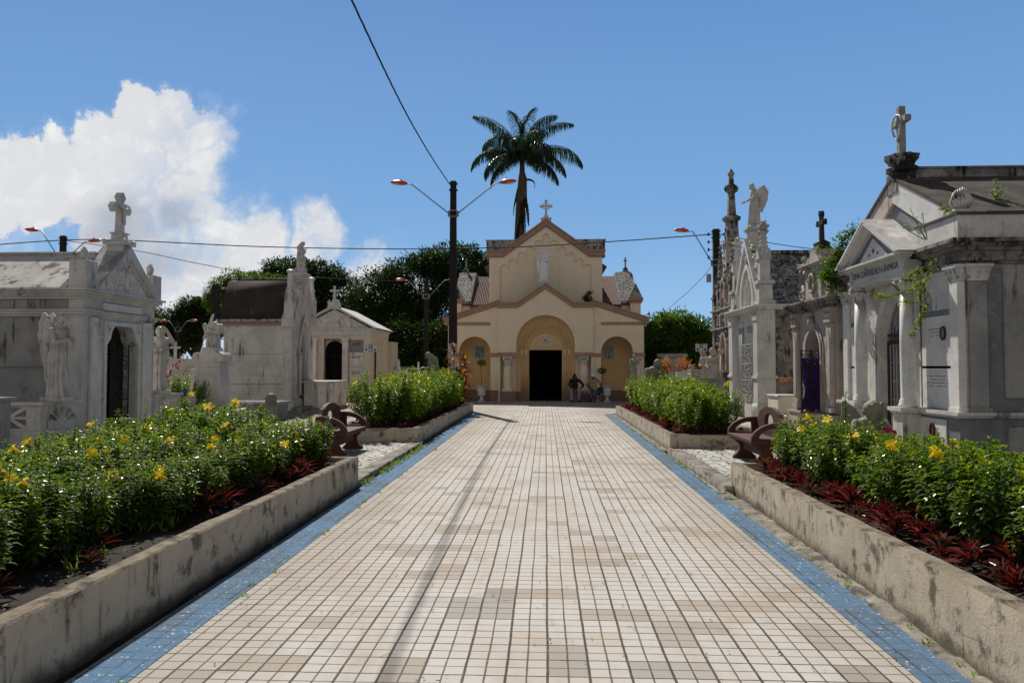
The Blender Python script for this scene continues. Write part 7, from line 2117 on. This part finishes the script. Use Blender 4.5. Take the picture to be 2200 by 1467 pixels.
for k in range(60):
    x = q.uniform(-2.1, 2.0); y = 2.4 + 10 * q.random(); a = q.uniform(0, 6.28); l = q.uniform(.04, .13)
    b.tube([(x, y, .006), (x + l * .5 * math.cos(a) + .01, y + l * .5 * math.sin(a), .012), (x + l * math.cos(a + .5), y + l * math.sin(a + .5), .006)], .0012, 3)
for k in range(1500):
    x = -2.8 - 2.8 * q.random(); y = 2 + 8 * q.random()
    leaf(b, Vector((x, y, .33 + .02 * q.random())), Vector((q.uniform(-1, 1), q.uniform(-1, 1), .1)), Vector((0, 0, 1)), q.uniform(.03, .06), .02, .1)
o = b.build('leaf_litter', 'leaf_litter'); tag(o, 'dry leaves and twigs scattered over the tiles and soil', 'litter', kind='stuff')

# ============================================================= TREES
def tree(label, loc, blobs, n, ls, seed, lm='leaf_tree', trunk_r=.3, group=None, trunk=True, name='tree', gap=-.12, bark='bark'):
    q = random.Random(seed); o = thing(name, label, 'tree', loc, 0, group)
    b = MB(); tot = sum(r[3] * r[4] + r[4] * r[5] + r[3] * r[5] for r in blobs)
    for (cx, cy, cz, rx, ry, rz) in blobs:
        m_ = int(n * (rx * ry + ry * rz + rx * rz) / tot)
        # leaf clumps on an uneven shell
        nc = max(8, m_ // 26)
        for i in range(nc):
            d = rv(q, -.75, 1); k = q.uniform(.62, 1.04) ** .5
            k *= 1 + .16 * noise.noise(Vector((d.x * 2.2 + seed, d.y * 2.2, d.z * 2.2)))
            if noise.noise(Vector((d.x * 3.1 + cx, d.y * 3.1 + seed, d.z * 3.1 + cz))) < gap - .15 * q.random(): k *= .72
            c = Vector((cx + d.x * rx * k, cy + d.y * ry * k, cz + d.z * rz * k))
            cr = ls * q.uniform(1.2, 2.6)
            for j in range(26):
                e = rv(q); p = c + e * cr * q.uniform(.4, 1.0)
                leaf(b, p, (d * .7 + e + Vector((0, 0, -.1))), Vector((q.uniform(-.4, .4), q.uniform(-.4, .4), 1)), ls * q.uniform(.7, 1.3), ls * .42, q.uniform(.1, .4))
    part('crown', b, lm, o)
    if trunk:
        t = MB(); zc = min(r[2] for r in blobs)
        t.tube([(0, 0, -.1), (.1, .05, zc * .35), (0, 0, zc * .75)], [trunk_r * 1.25, trunk_r, trunk_r * .8], 10)
        for r in blobs[:7]:
            t.tube([(0, 0, zc * .6), (r[0] * .4, r[1] * .4, (zc + r[2]) * .45), (r[0] * .85, r[1] * .85, r[2])], [trunk_r * .6, trunk_r * .4, trunk_r * .12], 7)
        part('trunk', t, bark, o, True)
    return o
def TB(px, py, Y, rpx, rpz, base, ry=None):
    """crown lobe from where it is seen at distance Y"""
    q_ = at(px, py, Y); s_ = Y / FPX
    return (q_.x - base[0], q_.y - base[1], q_.z - base[2], rpx * s_, (ry or rpx * s_ * .8), rpz * s_)
def T(label, px, Y, lobes, n, ls, seed, **kw):
    base = (XX(px, Y), Y, 0)
    return tree(label, base, [TB(a, b_, Y + (dy), rx, rz, base) for (a, b_, rx, rz, dy) in lobes], n, ls, seed, **kw)
T('dark dense tree behind the tall black lamp post and left of the chapel', 905, 55, [(900, 610, 90, 60, 0), (985, 580, 70, 50, 1), (820, 640, 70, 58, -1), (860, 700, 80, 60, -2), (955, 690, 90, 70, -1), (1035, 620, 50, 70, 2), (800, 720, 60, 50, -3), (930, 570, 45, 28, 0)], 46000, .26, 1, trunk_r=.5)
T('broad dark tree below the cloud behind the statue topped mausoleum', 655, 58, [(640, 620, 80, 55, 0), (720, 650, 60, 60, 0), (570, 640, 60, 50, 1), (610, 585, 45, 26, 0), (690, 600, 50, 35, 0), (760, 700, 60, 60, -1), (660, 700, 90, 60, 0)], 34000, .27, 2, trunk_r=.5)
T('yellow green tree just above the ridge of the brown roof', 535, 50, [(505, 600, 24, 16, 0), (540, 620, 40, 28, 0), (480, 640, 36, 40, 0), (590, 625, 40, 28, 0)], 9000, .20, 3, lm='leaf_tree_light', trunk_r=.25)
T('green tree between the far left mausoleum and the brown roof', 420, 60, [(440, 690, 50, 50, 0), (390, 710, 50, 50, 0), (470, 665, 36, 38, 0), (415, 670, 34, 28, 0), (360, 730, 40, 45, 0)], 20000, .24, 4, trunk_r=.35)
T('darker tree right behind the edge of the far left mausoleum', 322, 66, [(318, 700, 44, 42, 0), (345, 740, 40, 50, 0), (280, 730, 40, 50, 0)], 9000, .25, 5, trunk_r=.3)
T('dark low tree filling the gap under the big crowns left of the chapel', 880, 50, [(870, 745, 60, 55, 0), (930, 750, 55, 60, -1), (820, 760, 50, 45, 0), (975, 740, 40, 60, 1), (900, 800, 70, 40, -1)], 20000, .26, 6, trunk_r=.3)
T('round bright green tree right of the chapel', 1455, 44, [(1455, 745, 62, 52, 0), (1425, 715, 40, 34, -1), (1490, 730, 44, 42, 0), (1412, 770, 34, 44, 0), (1500, 780, 34, 34, 0), (1455, 700, 34, 26, 0), (1430, 698, 14, 14, -1)], 26000, .20, 7, lm='leaf_tree_light', trunk_r=.22, bark='stem_dark')
T('dark tree half hidden behind the right corner of the chapel', 1392, 60, [(1392, 735, 34, 34, 0), (1370, 770, 40, 40, 0), (1415, 770, 40, 40, 0)], 7000, .26, 8, trunk_r=.3)
T('small orange leaved tree among the graves right of the chapel', 1440, 33, [(1425, 785, 12, 8, 0), (1470, 787, 13, 8, 0), (1418, 800, 9, 8, 0), (1478, 803, 11, 10, 0)], 620, .13, 9, lm='leaf_croton', trunk_r=.05, gap=.1)
T('dark hedge tree far behind the graves at the right edge of the gap', 1530, 70, [(1530, 750, 50, 60, 0), (1490, 780, 60, 30, 0), (1580, 760, 60, 60, 0)], 8000, .28, 10, trunk_r=.3)

# royal palm ------------------------------------------------------------
Yp = 47.0; xp = XX(1122, Yp)
o = thing('palm_tree', 'tall palm with drooping fronds and shaggy trunk rising behind the chapel', 'palm', (xp, Yp, 0))
zc = ZZ(331, Yp)
px_m = Yp / FPX
tb = MB().tube([(0, 0, 0), (-.12, 0, 5), (-.25, 0, 9), (-.12, 0, zc - 3.6), (-.02, 0, zc - 2.6), (.03, 0, zc - 1.5), (0, 0, zc - 1.2), (0, 0, zc)], [.28, .26, .29, .30, .33, .27, .18, .12], 14)
part('trunk', tb, 'bark', o, True)
def frond(a, e0, L_, droop, seed, lm='leaf_palm', wl=.55, start=zc, twist=0):
    q = random.Random(seed); b = MB(); P = []
    p = Vector((0, 0, start)); e = e0
    n = 36
    for i in range(n + 1):
        P.append(p.copy()); d = Vector((math.cos(a) * math.cos(e), math.sin(a) * math.cos(e), math.sin(e)))
        p = p + d * L_ / n; e -= droop / n * (.5 + 1.3 * i / n)
    b.tube(P, .035, 4, .008)
    for i in range(3, n + 1):
        d = (P[i] - P[i - 1]).normalized(); s_ = d.cross(Vector((0, 0, 1))).normalized()
        k = i / n; l = wl * (math.sin(PI * min(1, .16 + k * .80)) ** .6)
        for rep in range(4):
            pp = P[i - 1].lerp(P[i], rep / 4)
            for sg in (-1, 1):
                dd = s_ * sg * q.uniform(.55, 1) + d * q.uniform(.25, .7) + Vector((0, 0, -q.uniform(.3, 1.5)))
                leaf(b, pp, dd, Vector((0, 0, 1)), l * q.uniform(.85, 1.1), .042, q.uniform(.3, .6), .15)
    return part('frond', b, lm, o)
for k, (a, e, L_, dr) in enumerate([(180, 28, 3.9, 2.0), (172, 66, 4.0, .95), (205, 5, 3.3, 1.5), (125, 86, 3.6, 1.0), (140, 55, 3.5, 2.2), (0, 30, 3.9, 1.9), (10, 64, 3.9, 1.2), (-15, 8, 3.5, 1.4), (25, 80, 3.8, 1.3), (-60, 60, 3.2, 2.4), (-100, 40, 3.0, 2.2), (70, 50, 3.2, 2.3), (190, -15, 2.7, 1.2), (-10, -12, 2.9, 1.1), (-40, 40, 3.3, 2.6), (60, 88, 3.7, 1.1), (155, 72, 3.9, 2.4)]):
    frond(R(a + (k * 37 % 11) - 5), R(e), L_ * (1.02 + .16 * (k * 53 % 7) / 7), dr * (.85 + .3 * (k * 29 % 5) / 5), k, wl=.84 + .14 * (k % 3))
for k, (a, e, L_, dr, st) in enumerate([(180, -70, 2.6, .3, -1.3), (200, -78, 3.4, .2, -1.7), (0, -74, 2.2, .3, -1.4), (-90, -78, 3.2, .2, -1.3), (230, -80, 3.6, .1, -2.0), (-30, -76, 3.0, .2, -1.6), (-60, -82, 3.0, .1, -2.2), (-120, -80, 2.6, .2, -1.8)]):
    frond(R(a), R(e), L_, dr, 60 + k, 'leaf_dead' if k % 2 else 'leaf_palm', .42, zc + st)
frond(R(0), R(30), 1.2, 2.4, 90, 'leaf_dead', .12, zc - 1.7)

# ============================================================= DISTANT GRAVES
def grave(px, Y, pyt, w, kind, label, m='stucco_white'):
    x = XX(px, Y); h = ZZ(pyt, Y)
    o = thing('grave_marker', label, 'grave', (x, Y, 0), 0)
    if kind == 'cross':
        hb = min(h * .45, .9) if px != 376 else 1.98
        part('base', MB().box(-w / 2, w / 2, -.3, .6, 0, hb * .6).box(-w * .35, w * .35, -.2, .3, hb * .6, hb), m, o)
        part('cross', cross(MB(), 0, 0, hb, h - hb, (h - hb) * .30, .09, .09, 'plain'), m, o)
    elif kind == 'celtic':
        part('cross', cross(MB(), 0, 0, 0, h, .26, .14, .09, 'celtic', h - .26), m, o)
    elif kind == 'statue':
        hb = h - .62
        part('base', MB().box(-w / 2, w / 2, -.3, .5, 0, hb * .5).taper(0, 0, hb * .5, hb, w * .34, .2, w * .26, .16).box(-w * .3, w * .3, -.22, .2, hb, hb + .06), m, o)
        part('figure', MB().lathe([(.10, 0), (.09, .2), (.06, .36), (.09, .45), (.03, .49), (.055, .54), (.04, .6)], (0, 0, hb + .05), 10, 5, .1), m, o, True)
    elif kind == 'tomb':
        part('body', MB().box(-w / 2, w / 2, -.4, 1.2, 0, h * .72).box(-w * .42, w * .42, -.3, .4, h * .72, h * .93), m, o)
        part('cap', MB().box(-w * .47, w * .47, -.36, .46, h * .93, h), m, o)
    elif kind == 'slab':
        part('slab', MB().box(-w / 2, w / 2, -.1, .1, 0, h), m, o); part('base', MB().box(-w * .6, w * .6, -.5, 1.2, 0, h * .25), m, o)
    return o
grave(376, 30.2, 733, .5, 'cross', 'white stepped tomb with a plain cross between the left mausoleums')
part_ = thing('family_tomb', 'low white multi-part tomb under the plain cross between the left mausoleums', 'tomb', (XX(378, 28.5), 28.5, 0))
part('body', MB().box(-.56, .58, 0, 1.5, 0, 1.37).box(-.60, .62, -.05, 1.55, 1.37, 1.42), 'marble', part_); part('upper_block', MB().box(-.25, .25, .2, 1.3, 1.422, 1.92).box(-.30, .30, .15, 1.35, 1.92, 1.96).box(-.46, -.252, .3, 1.2, 1.422, 1.62).box(.252, .46, .3, 1.2, 1.422, 1.62), 'plaster_white', part_)
grave(357, 33, 766, .5, 'slab', 'white grave block with dark cross opening left of the plain cross')
grave(402, 34, 765, .8, 'statue', 'small white statue tomb just left of the tapered pedestal')
grave(856, 40, 773, .9, 'statue', 'slender white statue grave just right of the cream temple')
grave(874, 41, 792, .7, 'cross', 'tiny white cross grave against the dark trees')
grave(899, 38, 777, .8, 'cross', 'grey crucifix grave left of the greenish veiled woman')
grave(866, 43, 787, .9, 'slab', 'dark grave block between two white markers left of the bed', 'marble_grey')
grave(1432, 34, 765, 1.0, 'statue', 'white statue topped grave left in the right cemetery field')
grave(1445, 36, 760, 1.4, 'tomb', 'tall grey stone tomb with small top figures in the right cemetery field', 'marble_dull')
grave(1456, 35, 775, .7, 'statue', 'grey narrow statue grave in the middle of the right cemetery field', 'statue_grey')
grave(1485, 32, 788, .6, 'celtic', 'ringed stone cross in the right cemetery field', 'marble_dull')
grave(1499, 31, 793, .75, 'tomb', 'square grey marble headstone beside the ringed cross', 'marble_dull')
grave(1513, 33, 786, .8, 'statue', 'pale brown statue grave near the dark sign post', 'marble_pink')
grave(1466, 30, 798, .5, 'slab', 'thin white headstone left of the ringed cross')
grave(1398, 38, 790, .8, 'cross', 'white cross grave close to the chapel right wall')
grave(1508, 26.5, 812, 1.5, 'slab', 'low black polished tomb near the right flower bed', 'marble_grey')
for k, (px, Y, pt) in enumerate([(388, 40, 775), (412, 44, 778), (1420, 45, 778), (1475, 46, 776), (1540, 47, 780), (1408, 48, 780)]):
    grave(px, Y, pt, .8, 'cross', ['white cross far behind the plain cross tomb', 'white cross farthest left near the pedestal edge', 'far white cross left under the round tree', 'far white cross under the middle of the round tree', 'far cross near the blackened monument base', 'far white cross beside the chapel end wall'][k])

Yc = 24.0; zc_ = ZZ(612, Yc, 461)
o = thing('stone_cross', 'dark weathered stone cross on a slim shaft between the bowed angel and the brown roof', 'cross', (XX(461, Yc), Yc, 0))
part('cross', cross(MB(), 0, 0, zc_ - 1.25, 1.25, .27, .19, .13, 'plain', zc_ - .42), 'pole_black', o)
part('shaft', MB().taper(0, 0, .6, zc_ - 1.25, .20, .18, .12, .10).box(-.4, .4, -.35, .35, 0, .6), 'marble_black', o)
